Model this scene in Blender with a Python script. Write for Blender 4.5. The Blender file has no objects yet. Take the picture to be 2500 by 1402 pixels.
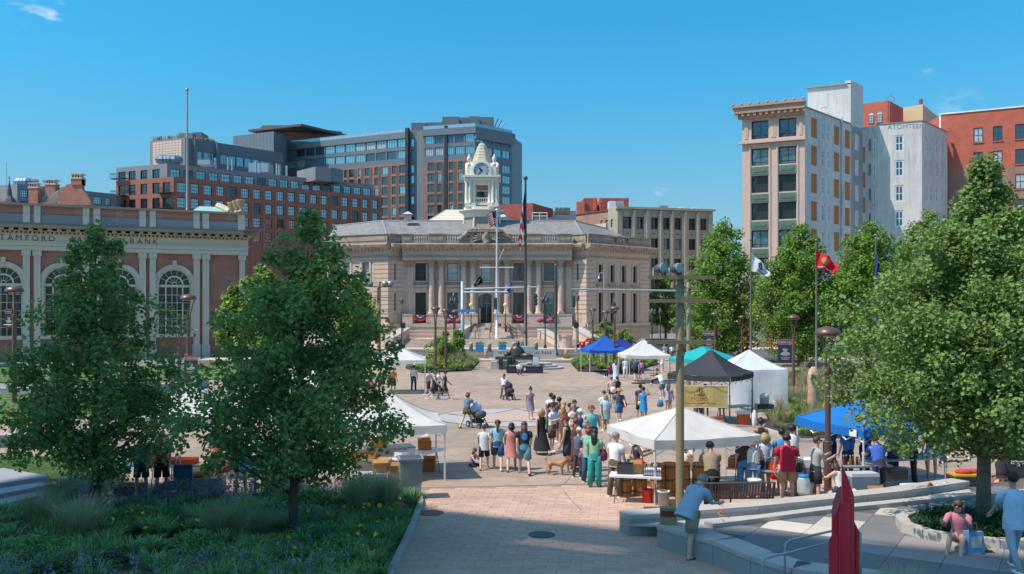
import bpy, bmesh, math, random
import numpy as np
from mathutils import Vector, Matrix
S = bpy.context.scene
C = S.collection
R = math.radians
random.seed(7); rng = np.random.default_rng(11)
# ---------------- camera, light, exposure ----------------
F = 2100.0; CH = 4.75; HY = 748.0
cam = bpy.data.objects.new("camera", bpy.data.cameras.new("camera")); C.objects.link(cam)
cam.location = (0, 0, CH); cam.rotation_euler = (R(90), 0, 0)
cam.data.sensor_width = 36; cam.data.lens = 36*F/2500; cam.data.shift_y = (HY-701)/2500
cam.data.clip_end = 5000; cam.data.clip_start = .1
S.camera = cam
SUN_EL, SUN_AZ = 56.0, 20.0      # light travels towards +X, a little away from the camera
sd = bpy.data.lights.new("sun", 'SUN'); sd.energy = 4.3; sd.angle = R(.53); sd.color = (1, .875, .755)
sun = bpy.data.objects.new("sun", sd); C.objects.link(sun)
dv = Vector((math.cos(R(SUN_AZ))*math.cos(R(SUN_EL)), math.sin(R(SUN_AZ))*math.cos(R(SUN_EL)), -math.sin(R(SUN_EL))))
sun.rotation_euler = dv.to_track_quat('-Z', 'Y').to_euler()
world = bpy.data.worlds.new("World"); S.world = world; world.use_nodes = True
wn = world.node_tree.nodes; wl = world.node_tree.links
bg = wn['Background']; bg.inputs['Strength'].default_value = .14
sky = wn.new('ShaderNodeTexSky'); sky.sky_type = 'NISHITA'; sky.sun_disc = False
sky.sun_elevation = R(SUN_EL); sky.sun_rotation = math.atan2(-dv.x, -dv.y)
sky.air_density = 1.0; sky.dust_density = 1.2; sky.ozone_density = 3.0; sky.altitude = 0
hs = wn.new('ShaderNodeMix'); hs.data_type = 'RGBA'; hs.blend_type = 'MULTIPLY'; hs.inputs[0].default_value = 1

_tc = wn.new('ShaderNodeTexCoord'); _sx = wn.new('ShaderNodeSeparateXYZ'); wl.new(_tc.outputs['Generated'], _sx.inputs[0])
_cr = wn.new('ShaderNodeValToRGB'); wl.new(_sx.outputs[2], _cr.inputs[0])
_cr.color_ramp.elements[0].position = 0; _cr.color_ramp.elements[0].color = (.50, .56, .66, 1); _cr.color_ramp.elements[1].position = .38; _cr.color_ramp.elements[1].color = (.15, .86, 1.0, 1)
_e = _cr.color_ramp.elements.new(.127); _e.color = (.38, .66, .72, 1); _e = _cr.color_ramp.elements.new(.25); _e.color = (.21, .81, .91, 1); _e = _cr.color_ramp.elements.new(.9); _e.color = (.70, .96, 1.06, 1)
_g = wn.new('ShaderNodeVectorMath'); _g.operation = 'SCALE'; _g.inputs['Scale'].default_value = 1.3; wl.new(_cr.outputs[0], _g.inputs[0]); wl.new(_g.outputs[0], hs.inputs[7])
wl.new(sky.outputs[0], hs.inputs[6])
# two small wisps of cloud in the sky
tc = wn.new('ShaderNodeTexCoord'); nz = wn.new('ShaderNodeTexNoise'); nz.inputs['Scale'].default_value = 38; nz.inputs['Detail'].default_value = 8
mpn = wn.new('ShaderNodeMapping'); mpn.inputs['Scale'].default_value = (1, 1, 2.2)
wl.new(tc.outputs['Generated'], mpn.inputs[0]); wl.new(mpn.outputs[0], nz.inputs['Vector'])
prev = None
for cpx, cpy, rad, amp in ((125, 38, .020, .55), (1612, 461, .010, .55), (2330, 265, .03, .25), (2270, 172, .008, .2), (70, 20, .02, .3)):
 d = Vector(((cpx-1250)/F, 1, (HY-cpy)/F)).normalized()
 vm = wn.new('ShaderNodeVectorMath'); vm.operation = 'DISTANCE'; vm.inputs[1].default_value = d
 wl.new(tc.outputs['Generated'], vm.inputs[0])
 mr = wn.new('ShaderNodeMapRange'); mr.inputs[1].default_value = 0; mr.inputs[2].default_value = rad; mr.inputs[3].default_value = amp*1.6; mr.inputs[4].default_value = 0
 wl.new(vm.outputs['Value'], mr.inputs[0])
 if prev:
  ad = wn.new('ShaderNodeMath'); ad.operation = 'ADD'; wl.new(prev, ad.inputs[0]); wl.new(mr.outputs[0], ad.inputs[1]); prev = ad.outputs[0]
 else: prev = mr.outputs[0]
nr = wn.new('ShaderNodeMapRange'); nr.inputs[1].default_value = .48; nr.inputs[2].default_value = .72
wl.new(nz.outputs[0], nr.inputs[0])
mm = wn.new('ShaderNodeMath'); mm.operation = 'MULTIPLY'; mm.use_clamp = True; wl.new(prev, mm.inputs[0]); wl.new(nr.outputs[0], mm.inputs[1])
cm = wn.new('ShaderNodeMix'); cm.data_type = 'RGBA'; wl.new(mm.outputs[0], cm.inputs[0]); wl.new(hs.outputs[2], cm.inputs[6]); cm.inputs[7].default_value = (5.5, 6.4, 7.2, 1)
wl.new(cm.outputs[2], bg.inputs[0])
S.view_settings.view_transform = 'Standard'; S.view_settings.look = 'None'; S.view_settings.gamma = 1
S.view_settings.exposure = 0.12; S.view_settings.use_curve_mapping = False
S.cycles.max_bounces = 6; S.cycles.diffuse_bounces = 4; S.cycles.glossy_bounces = 3; S.cycles.transparent_max_bounces = 8
S.cycles.use_denoising = True

# ---------------- picture <-> place ----------------
SL, YB = .018, 65.0
ZF = -SL*YB
def gz(y): return -SL*min(max(y, 0), YB)
def G(px, py, rel=0.):
 """point on the ground (or rel metres above it) seen at a pixel of the photograph"""
 d = (CH-rel)*F/(py-HY-F*SL)if py > HY+F*SL+1 else 1e9
 if d > YB or d < 0: d = (CH-ZF-rel)*F/(py-HY)
 return Vector(((px-1250)/F*d, d, gz(d)+rel))
def at(px, D): return (px-1250)/F*D
def zz(py, D): return CH+(HY-py)*D/F

# ---------------- materials ----------------
MT = {}
def mat(name, col=(.5, .5, .5), rough=.7, metal=0., var=.12, vs=3., bump=0., bs=40., obj=False, trans=0., emit=None, stain=0., island=0., spec=.5):
 if name in MT: return MT[name]
 m = bpy.data.materials.new(name); m.use_nodes = True; n = m.node_tree.nodes; l = m.node_tree.links
 b = n['Principled BSDF']; b.inputs['Roughness'].default_value = rough; b.inputs['Metallic'].default_value = metal
 b.inputs['Specular IOR Level'].default_value = spec
 t = n.new('ShaderNodeTexCoord'); src = t.outputs['Object']
 rgb = n.new('ShaderNodeRGB'); rgb.outputs[0].default_value = (*col, 1); c = rgb.outputs[0]
 if obj:
  oi = n.new('ShaderNodeObjectInfo'); c = oi.outputs['Color']
 if var or stain:
  nt = n.new('ShaderNodeTexNoise'); nt.inputs['Scale'].default_value = vs; nt.inputs['Detail'].default_value = 6; nt.inputs['Roughness'].default_value = .65
  l.new(src, nt.inputs['Vector'])
  mr = n.new('ShaderNodeMapRange'); mr.inputs[1].default_value = .3; mr.inputs[2].default_value = .7; mr.inputs[3].default_value = 1-var; mr.inputs[4].default_value = 1+var
  l.new(nt.outputs[0], mr.inputs[0])
  mx = n.new('ShaderNodeVectorMath'); mx.operation = 'SCALE'; l.new(c, mx.inputs[0]); l.new(mr.outputs[0], mx.inputs['Scale']); c = mx.outputs[0]
 if stain:
  mp = n.new('ShaderNodeMapping'); mp.inputs['Scale'].default_value = (1.6, 1.6, .18); l.new(src, mp.inputs[0])
  n2 = n.new('ShaderNodeTexNoise'); n2.inputs['Scale'].default_value = 1.1; n2.inputs['Detail'].default_value = 8; l.new(mp.outputs[0], n2.inputs['Vector'])
  m2 = n.new('ShaderNodeMapRange'); m2.inputs[1].default_value = .48; m2.inputs[2].default_value = .75; m2.inputs[3].default_value = 1; m2.inputs[4].default_value = 1-stain
  l.new(n2.outputs[0], m2.inputs[0])
  mx = n.new('ShaderNodeVectorMath'); mx.operation = 'SCALE'; l.new(c, mx.inputs[0]); l.new(m2.outputs[0], mx.inputs['Scale']); c = mx.outputs[0]
 if island:
  g = n.new('ShaderNodeNewGeometry'); m3 = n.new('ShaderNodeMapRange'); m3.inputs[3].default_value = 1-island; m3.inputs[4].default_value = 1+island
  l.new(g.outputs['Random Per Island'], m3.inputs[0])
  mx = n.new('ShaderNodeVectorMath'); mx.operation = 'SCALE'; l.new(c, mx.inputs[0]); l.new(m3.outputs[0], mx.inputs['Scale']); c = mx.outputs[0]
 if name == 'plaza_concrete' or 'clay' in name or 'terrace_' in name:
  oi = n.new('ShaderNodeObjectInfo'); m4 = n.new('ShaderNodeMapRange'); m4.inputs[3].default_value = .93; m4.inputs[4].default_value = 1.07; l.new(oi.outputs['Random'], m4.inputs[0])
  mx = n.new('ShaderNodeVectorMath'); mx.operation = 'SCALE'; l.new(c, mx.inputs[0]); l.new(m4.outputs[0], mx.inputs['Scale']); c = mx.outputs[0]
 l.new(c, b.inputs['Base Color'])
 if bump:
  nb = n.new('ShaderNodeTexNoise'); nb.inputs['Scale'].default_value = bs; nb.inputs['Detail'].default_value = 4; l.new(src, nb.inputs['Vector'])
  bp = n.new('ShaderNodeBump'); bp.inputs['Strength'].default_value = bump; bp.inputs['Distance'].default_value = .02
  l.new(nb.outputs[0], bp.inputs['Height']); l.new(bp.outputs[0], b.inputs['Normal'])
 if trans:
  tr = n.new('ShaderNodeBsdfTranslucent'); l.new(c, tr.inputs[0]); ms = n.new('ShaderNodeMixShader'); ms.inputs[0].default_value = trans
  l.new(b.outputs[0], ms.inputs[1]); l.new(tr.outputs[0], ms.inputs[2]); l.new(ms.outputs[0], n['Material Output'].inputs[0])
 MT[name] = m; return m
def speckle(name, col, col2, sc=60., amt=.5, rough=.85, big=.12, bsc=.5, island=0., stain=0.):
 """aggregate / granite: fine grains of a second colour, broad mottling"""
 if name in MT: return MT[name]
 m = mat(name, col, rough, var=big, vs=bsc, bump=.25, bs=sc, island=island, stain=stain)
 n = m.node_tree.nodes; l = m.node_tree.links; b = n['Principled BSDF']
 c = b.inputs['Base Color'].links[0].from_socket
 t = n['Texture Coordinate']; v = n.new('ShaderNodeTexNoise'); v.inputs['Scale'].default_value = sc; v.inputs['Detail'].default_value = 2; l.new(t.outputs['Object'], v.inputs['Vector'])
 mr = n.new('ShaderNodeMapRange'); mr.inputs[1].default_value = .5; mr.inputs[2].default_value = .68; mr.inputs[4].default_value = amt; l.new(v.outputs[0], mr.inputs[0])
 mx = n.new('ShaderNodeMix'); mx.data_type = 'RGBA'; l.new(mr.outputs[0], mx.inputs[0]); l.new(c, mx.inputs[6]); mx.inputs[7].default_value = (*col2, 1)
 l.new(mx.outputs[2], b.inputs['Base Color']); return m
def courses(name, col, col2, mortar, sx=5., sy=14., rough=.85, ang=0):
 """brickwork or slates too far to pick apart"""
 if name in MT: return MT[name]
 m = mat(name, col, rough, var=0); n = m.node_tree.nodes; l = m.node_tree.links; b = n['Principled BSDF']
 t = n['Texture Coordinate']; mp = n.new('ShaderNodeMapping'); mp.inputs['Rotation'].default_value = (R(90) if not ang else 0, 0, 0)
 l.new(t.outputs['Object'], mp.inputs[0]); br = n.new('ShaderNodeTexBrick')
 br.inputs['Color1'].default_value = (*col, 1); br.inputs['Color2'].default_value = (*col2, 1); br.inputs['Mortar'].default_value = (*mortar, 1)
 br.inputs['Scale'].default_value = 1; br.inputs['Brick Width'].default_value = 1/sx; br.inputs['Row Height'].default_value = 1/sy; br.inputs['Mortar Size'].default_value = .012 if sy > 8 else .008
 l.new(mp.outputs[0], br.inputs['Vector'])
 nt = n.new('ShaderNodeTexNoise'); nt.inputs['Scale'].default_value = .7; nt.inputs['Detail'].default_value = 8; l.new(t.outputs['Object'], nt.inputs['Vector'])
 mr = n.new('ShaderNodeMapRange'); mr.inputs[1].default_value = .3; mr.inputs[2].default_value = .7; mr.inputs[3].default_value = .84; mr.inputs[4].default_value = 1.14; l.new(nt.outputs[0], mr.inputs[0])
 mx = n.new('ShaderNodeVectorMath'); mx.operation = 'SCALE'; l.new(br.outputs[0], mx.inputs[0]); l.new(mr.outputs[0], mx.inputs['Scale']); l.new(mx.outputs[0], b.inputs['Base Color'])
 bp = n.new('ShaderNodeBump'); bp.inputs['Strength'].default_value = .3; bp.inputs['Distance'].default_value = .02; l.new(br.outputs['Fac'], bp.inputs['Height']); bp.invert = True; l.new(bp.outputs[0], b.inputs['Normal'])
 return m
def glassy(name, col, rough=.06, mirror=.35, var=.25, vs=.8, tint=(.75, .9, 1)):
 """window pane with a room or blinds behind it: dark pane under a clear sky reflection"""
 if name in MT: return MT[name]
 m = mat(name, col, .5, var=var, vs=vs); n = m.node_tree.nodes; l = m.node_tree.links; b = n['Principled BSDF']
 g = n.new('ShaderNodeBsdfGlossy'); g.inputs[0].default_value = (*tint, 1); g.inputs['Roughness'].default_value = rough
 nb = n.new('ShaderNodeTexNoise'); nb.inputs['Scale'].default_value = .9; l.new(n['Texture Coordinate'].outputs['Object'], nb.inputs['Vector'])
 bp = n.new('ShaderNodeBump'); bp.inputs['Strength'].default_value = .25; bp.inputs['Distance'].default_value = .05; l.new(nb.outputs[0], bp.inputs['Height']); l.new(bp.outputs[0], g.inputs['Normal'])
 ms = n.new('ShaderNodeMixShader'); ms.inputs[0].default_value = mirror
 l.new(b.outputs[0], ms.inputs[1]); l.new(g.outputs[0], ms.inputs[2]); l.new(ms.outputs[0], n['Material Output'].inputs[0]); return m
PAINT = mat('paint', obj=True, rough=.5, var=.05)
METAL = mat('metal_paint', obj=True, rough=.4, metal=.3, var=.06)
CLOTH = mat('cloth', obj=True, rough=.9, var=.1, vs=9, bump=.3, bs=25)
SKIN = mat('skin', obj=True, rough=.55, var=.05, vs=8)
HAIR = mat('hair', obj=True, rough=.55, var=.25, vs=30)
PLAST = mat('plastic', obj=True, rough=.35, var=.04)
STONE = mat('stone', obj=True, rough=.85, var=.12, vs=2, bump=.3, bs=30, stain=.3)
def hx(s):
 v = [int(s[i:i+2], 16)/255 for i in (0, 2, 4)]
 return tuple(x/12.92 if x < .04045 else ((x+.055)/1.055)**2.4 for x in v)

# ---------------- mesh helpers ----------------
class MB:
 def __init__(s): s.v = []; s.f = []
 def quad(s, *p): n = len(s.v); s.v += [tuple(q) for q in p]; s.f.append(tuple(range(n, n+len(p))))
 def box(s, x0, x1, y0, y1, z0, z1):
  n = len(s.v); s.v += [(x0, y0, z0), (x1, y0, z0), (x1, y1, z0), (x0, y1, z0), (x0, y0, z1), (x1, y0, z1), (x1, y1, z1), (x0, y1, z1)]
  s.f += [tuple(n+i for i in q) for q in ((3, 2, 1, 0), (4, 5, 6, 7), (0, 1, 5, 4), (1, 2, 6, 5), (2, 3, 7, 6), (3, 0, 4, 7))]; return s
 def cbox(s, cx, cy, z0, w, d, h, rot=0, top=1.):
  n = len(s.v); c, q = math.cos(rot), math.sin(rot)
  for z, k in ((z0, 1), (z0+h, top)):
   for a, b in ((-1, -1), (1, -1), (1, 1), (-1, 1)):
    x, y = a*w/2*k, b*d/2*k; s.v.append((cx+x*c-y*q, cy+x*q+y*c, z))
  s.f += [tuple(n+i for i in q) for q in ((3, 2, 1, 0), (4, 5, 6, 7), (0, 1, 5, 4), (1, 2, 6, 5), (2, 3, 7, 6), (3, 0, 4, 7))]; return s
 def prism(s, pts, z0, z1):
  n = len(s.v); k = len(pts); f0 = callable(z0); f1 = callable(z1)
  s.v += [(p[0], p[1], z0(p) if f0 else z0) for p in pts]+[(p[0], p[1], z1(p) if f1 else z1) for p in pts]
  s.f.append(tuple(range(n+k-1, n-1, -1))); s.f.append(tuple(range(n+k, n+2*k)))
  for i in range(k): j = (i+1) % k; s.f.append((n+i, n+j, n+k+j, n+k+i))
  return s
 def lathe(s, prof, cx=0, cy=0, z=0, k=12, sx=1., sy=1., rot=0.):
  n = len(s.v)
  for r, h in prof:
   for i in range(k):
    a = 2*math.pi*i/k+rot; s.v.append((cx+r*sx*math.cos(a), cy+r*sy*math.sin(a), z+h))
  for j in range(len(prof)-1):
   for i in range(k):
    a, b = n+j*k+i, n+j*k+(i+1) % k; s.f.append((a, b, b+k, a+k))
  s.f.append(tuple(n+i for i in range(k-1, -1, -1))); s.f.append(tuple(n+(len(prof)-1)*k+i for i in range(k))); return s
 def tube(s, pts, r, k=8, flat=1.):
  pts = [Vector(p) for p in pts]; n = len(s.v); rr = r if isinstance(r, (list, tuple)) else [r]*len(pts); up = None
  for i, p in enumerate(pts):
   t = (pts[min(i+1, len(pts)-1)]-pts[max(i-1, 0)]).normalized()
   if up is None:
    up = Vector((0, 0, 1)) if abs(t.z) < .9 else Vector((0, 1, 0))
   a = t.cross(up).normalized(); b = a.cross(t).normalized(); up = b
   for j in range(k):
    q = 2*math.pi*j/k; w = p+a*(math.cos(q)*rr[i])+b*(math.sin(q)*rr[i]*flat); s.v.append(tuple(w))
  for i in range(len(pts)-1):
   for j in range(k):
    a, b = n+i*k+j, n+i*k+(j+1) % k; s.f.append((a, a+k, b+k, b))
  s.f.append(tuple(n+i for i in range(k))); s.f.append(tuple(n+(len(pts)-1)*k+i for i in range(k-1, -1, -1))); return s
 def bar(s, p, q, w, h=None):
  """square bar from p to q"""
  return s.tube([p, q], w*.7, 4)
 def ell(s, c, r, k=10, m=6, zc=None):
  n = len(s.v)
  for i in range(m+1):
   t = math.pi*i/m
   for j in range(k):
    q = 2*math.pi*j/k; s.v.append((c[0]+r[0]*math.sin(t)*math.cos(q), c[1]+r[1]*math.sin(t)*math.sin(q), c[2]-r[2]*math.cos(t)))
  for i in range(m):
   for j in range(k):
    a, b = n+i*k+j, n+i*k+(j+1) % k; s.f.append((a, b, b+k, a+k))
  return s
 def mesh(s, name, m, smooth=False):
  me = bpy.data.meshes.new(name); me.from_pydata(s.v, [], s.f)
  if m: me.materials.append(m)
  if smooth:
   me.shade_smooth()
  me.update(); return me
 def build(s, name, m, parent=None, loc=None, rz=0., col=None, smooth=False, auto=False):
  o = link(name, s.mesh(name, m, smooth), parent, loc, rz, col)
  return o
def link(name, me, parent=None, loc=None, rz=0., col=None, scale=None):
 o = bpy.data.objects.new(name, me); C.objects.link(o)
 if parent: o.parent = parent
 if loc is not None: o.location = loc
 if rz: o.rotation_euler[2] = rz
 if col is not None: o.color = (*col, 1)
 if scale is not None: o.scale = scale
 return o
LAB = {}
def tag(o, label, cat, group=None):
 o['label'] = label; o['category'] = cat
 if group: o['group'] = group
 return o
def empty(name, loc, rz=0., label=None, cat=None, group=None):
 o = bpy.data.objects.new(name, None); C.objects.link(o); o.location = loc; o.rotation_euler[2] = rz; o.empty_display_size = .3
 if label: tag(o, label, cat, group)
 return o
def struct(o): o['kind'] = 'structure'; return o
def stuff(o): o['kind'] = 'stuff'; return o
def copy_tree(o, parent=None):
 c = o.copy(); C.objects.link(c)
 if parent: c.parent = parent
 for ch in list(o.children): copy_tree(ch, c)
 return c
def arrmesh(name, V, k, m, smooth=False):
 """V: (n*k,3) array of n polygons with k corners each"""
 me = bpy.data.meshes.new(name); n = len(V)//k
 me.vertices.add(len(V)); me.vertices.foreach_set('co', np.asarray(V, dtype=np.float32).ravel())
 me.loops.add(len(V)); me.loops.foreach_set('vertex_index', np.arange(len(V), dtype=np.int32))
 me.polygons.add(n); me.polygons.foreach_set('loop_start', np.arange(n, dtype=np.int32)*k); me.update(calc_edges=True)
 me.materials.append(m); return me
UNIT = {}
def ubox(m):
 if m.name not in UNIT: UNIT[m.name] = MB().box(-.5, .5, -.5, .5, -.5, .5).mesh('unit', m)
 return UNIT[m.name]
def boxo(name, m, x0, x1, y0, y1, z0, z1, parent=None, col=None, rz=0, loc=None):
 return link(name, ubox(m), parent, ((x0+x1)/2, (y0+y1)/2, (z0+z1)/2), rz, col, (abs(x1-x0), abs(y1-y0), abs(z1-z0)))

def text(body, size, m, parent, loc, rot, name='lettering', extrude=.01, col=None, align='CENTER', spacing=1., sx=1.):
 cu = bpy.data.curves.new(name, 'FONT'); cu.body = body; cu.size = size; cu.extrude = extrude; cu.align_x = align; cu.align_y = 'CENTER'; cu.space_character = spacing
 cu.resolution_u = 2
 t = bpy.data.objects.new(name, cu); C.objects.link(t); bpy.context.view_layer.update()
 me = bpy.data.meshes.new_from_object(t.evaluated_get(bpy.context.evaluated_depsgraph_get())); C.objects.unlink(t); bpy.data.objects.remove(t)
 me.materials.clear(); me.materials.append(m)
 o = link(name, me, parent, loc, 0, col); o.rotation_euler = rot; o.scale = (sx, 1, 1); return o

# ---------------- facades ----------------
class Face:
 """one wall of a building; local x runs right along the wall, y goes into the building"""
 def __init__(s, root, p0, p1, zb=ZF):
  s.root = root; s.p0 = Vector(p0[:2]); s.p1 = Vector(p1[:2]); s.d = (s.p1-s.p0); s.L = s.d.length; s.d.normalize()
  s.a = math.atan2(s.d.y, s.d.x); s.zb = zb
  rl = root.location; s.loc = Vector((s.p0.x-rl.x, s.p0.y-rl.y, -rl.z))
 def lx(s, px):
  k = (px-1250)/F; return (k*s.p0.y-s.p0.x)/(s.d.x-k*s.d.y)
 def D(s, px): return s.p0.y+s.lx(px)*s.d.y
 def z(s, py, px=None, x=None):
  D = s.D(px) if px is not None else s.p0.y+(x or 0)*s.d.y
  return zz(py, D)
 def add(s, name, mb, m, col=None, smooth=False, parent=None):
  return mb.build(name, m, parent or s.root, None if parent else s.loc, 0 if parent else s.a, col, smooth)
 def put(s, name, me, x, y, z, parent=None, col=None):
  o = link(name, me, s.root, s.loc+Vector((s.d.x*x-s.d.y*y, s.d.y*x+s.d.x*y, z)), s.a, col); return o
 def box(s, name, x0, x1, y0, y1, z0, z1, m, col=None):
  o = s.put(name, ubox(m), (x0+x1)/2, (y0+y1)/2, (z0+z1)/2, col=col); o.scale = (abs(x1-x0), abs(y1-y0), abs(z1-z0)); return o
 def wall(s, z0, z1, holes, m, depth=.35, x0=0., x1=None, name='wall', col=None, y=0.):
  x1 = s.L if x1 is None else x1
  xs = sorted({x0, x1, *[h[0] for h in holes], *[h[1] for h in holes]}); zs = sorted({z0, z1, *[h[2] for h in holes], *[h[3] for h in holes]})
  xs = [x for x in xs if x0 <= x <= x1]; zs = [z for z in zs if z0 <= z <= z1]; b = MB()
  for i in range(len(xs)-1):
   run = None
   for j in range(len(zs)-1):
    cx, cz = (xs[i]+xs[i+1])/2, (zs[j]+zs[j+1])/2
    if any(h[0] < cx < h[1] and h[2] < cz < h[3] for h in holes):
     if run is not None: b.quad((xs[i], y, zs[run]), (xs[i+1], y, zs[run]), (xs[i+1], y, zs[j]), (xs[i], y, zs[j])); run = None
    elif run is None: run = j
   if run is not None: b.quad((xs[i], y, zs[run]), (xs[i+1], y, zs[run]), (xs[i+1], y, z1), (xs[i], y, z1))
  for a, c, e, g in holes:
   q = y+depth
   b.quad((a, y, e), (a, q, e), (a, q, g), (a, y, g)); b.quad((c, y, e), (c, y, g), (c, q, g), (c, q, e))
   b.quad((a, y, e), (c, y, e), (c, q, e), (a, q, e)); b.quad((a, y, g), (a, q, g), (c, q, g), (c, y, g))
  return s.add(name, b, m, col)
 def window(s, x0, x1, z0, z1, nx=2, ny=2, frame=None, pane=None, inset=.22, t=.07, fcol=(.03, .03, .04), name='window', vs=None, hs=None):
  w, h = round(x1-x0, 2), round(z1-z0, 2)
  key = ('w', w, h, nx, ny, t, frame.name if frame else '', str(vs), str(hs))
  if key not in UNIT:
   b = MB()
   for a in (0, w-t): b.box(a, a+t, -.05, .05, 0, h)
   for a in (0, h-t): b.box(t, w-t, -.05, .05, a, a+t)
   m_ = t*.6
   for q in (vs or [i/nx for i in range(1, nx)]): b.box(w*q-m_/2, w*q+m_/2, -.04, .03, t, h-t)
   for q in (hs or [i/ny for i in range(1, ny)]): b.box(t, w-t, -.038, .028, h*q-m_/2, h*q+m_/2)
   UNIT[key] = b.mesh('window', frame or METAL)
   UNIT[(w, h, pane.name)] = None
  pk = (w, h, pane.name)
  if UNIT.get(pk) is None:
   UNIT[pk] = MB().quad((.01, .02, .01), (w-.01, .02, .01), (w-.01, .02, h-.01), (.01, .02, h-.01)) or None
   pb = MB(); pb.box(.02, w-.02, .005, .018, .02, h-.02); UNIT[pk] = pb.mesh('pane', pane)
  o = s.put(name, UNIT[key], x0, inset, z0, col=fcol)
  p = link('pane', UNIT[pk], o)
  return o
 def grid(s, cols, rows, m, wall_z, nx=2, ny=2, pane=None, frame=None, depth=.3, fcol=(.03, .03, .04), x0=0, x1=None, col=None, skip=(), t=.07, panes=None, wallname='wall', vs=None, hs=None):
  holes = [(a, b, c, d) for i, (a, b) in enumerate(cols) for j, (c, d) in enumerate(rows) if (i, j) not in skip]
  s.wall(wall_z[0], wall_z[1], holes, m, depth, x0, x1, col=col, name=wallname)
  for k, h in enumerate(holes): s.window(*h, nx=nx, ny=ny, frame=frame, pane=(panes[(k*7+k//3) % len(panes)] if panes else pane), inset=depth*.6, fcol=fcol, t=t, vs=vs, hs=hs)
 def cols(s, pxs, w=None):
  """evenly spaced openings between measured pixel edges: (left px, right px, count, share of pitch that is opening)"""
  a, b, n, q = pxs; a, b = s.lx(a), s.lx(b); p = (b-a)/(n-1+q); return [(a+i*p, a+i*p+p*q) for i in range(n)]
def P2(px, D): return Vector((at(px, D), D))
def far_end(p, vx, px):
 """where a wall through p heading for the vanishing point at pixel vx meets the sight line of px"""
 dx, dy = (vx-1250)/F, 1.0; k = (px-1250)/F; t = (k*p.y-p.x)/(dx-k*dy); return Vector((p.x+dx*t, p.y+t))
def body(root, pts, z0, z1, m, name='core', col=None, roofm=None):
 b = MB(); rl = root.location
 b.prism([(p[0]-rl.x, p[1]-rl.y) for p in pts], z0-rl.z, z1-rl.z); return b.build(name, m, root, col=col)
# ================= materials of the place =================
M_CONC = speckle('plaza_concrete', (.40, .30, .225), (.22, .17, .13), 26, .5, big=.2, bsc=.3, stain=.3)
M_ASPH = speckle('asphalt', (.10, .098, .10), (.2, .2, .2), 30, .4)
M_PAVE = speckle('clay_paver', (.525, .36, .27), (.38, .26, .195), 35, .4, big=.16, island=.1)
M_GRAN = speckle('granite', (.36, .355, .36), (.13, .13, .14), 60, .6, big=.06)
M_GRANL = speckle('pale_granite', (.50, .47, .43), (.34, .31, .28), 50, .5, big=.06, stain=.15)
M_JOINT = mat('joint', (.13, .115, .10), .95)
M_LIME = mat('limestone', (.62, .47, .375), .85, var=.12, vs=1.2, bump=.3, bs=12, stain=.28)
M_LIMED = mat('weathered_limestone', (.40, .31, .25), .9, var=.22, vs=1.4, bump=.3, bs=12, stain=.5)
M_LIMEG = mat('grey_limestone', (.68, .575, .46), .85, var=.1, vs=1, stain=.3)
M_SLATE = courses('slate_roof', (.20, .195, .19), (.29, .285, .27), (.12, .12, .125), 2.6, 4.5, ang=1)
M_BRICK = courses('red_brick', (.54, .165, .105), (.41, .115, .075), (.36, .29, .24), 4.4, 11)
M_BRICKD = courses('orange_brick', (.38, .135, .09), (.33, .115, .08), (.3, .15, .11), 4, 10)
M_BRICKB = courses('brown_brick', (.38, .185, .13), (.32, .155, .11), (.3, .2, .16), 4, 10)
M_GREY = mat('grey_cladding', (.16, .19, .215), .5, var=.06, vs=.3)
M_GREYL = mat('light_grey_cladding', (.24, .24, .25), .5, var=.06, vs=.3)
M_STUC = mat('pale_stucco', (.66, .63, .60), .9, var=.14, vs=.3, stain=.3, bump=.2, bs=3)
M_TERRA = mat('pink_terracotta', (.62, .45, .37), .8, var=.07, vs=.6, stain=.15)
M_REDP = courses('painted_red_brick', (.52, .135, .085), (.49, .125, .08), (.44, .115, .075), 3, 8)
M_GL = glassy('blue_pane', (.02, .03, .04), mirror=.5)
M_GLD = glassy('dark_pane', (.012, .015, .018), mirror=.12)
M_GLT = glassy('teal_pane', (.09, .20, .21), mirror=.38, tint=(.7, .95, 1))
M_GLB = glassy('blind_pane', (.42, .44, .42), mirror=.15, var=.3)
M_GRASS = mat('lawn_grass', (.10, .17, .035), .9, var=.25, vs=2, bump=.8, bs=60)
M_SOIL = mat('mulch', (.06, .042, .03), .95, var=.4, vs=12, bump=1, bs=40)
# ================= ground =================
def sheet(name, pts, rel, m, ny=1):
 b = MB(); b.quad(*[(x, y, gz(y)+rel) for x, y in pts]); return b.build(name, m)
b = MB()
ys = [-120, 0, 20, 40, YB, 400, 3000]
for i in range(len(ys)-1): b.quad((-3000, ys[i], gz(ys[i])-.02), (3000, ys[i], gz(ys[i])-.02), (3000, ys[i+1], gz(ys[i+1])-.02), (-3000, ys[i+1], gz(ys[i+1])-.02))
struct(b.build('ground', mat('town_ground', (.24, .22, .2), .95, vs=.1)))
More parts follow.
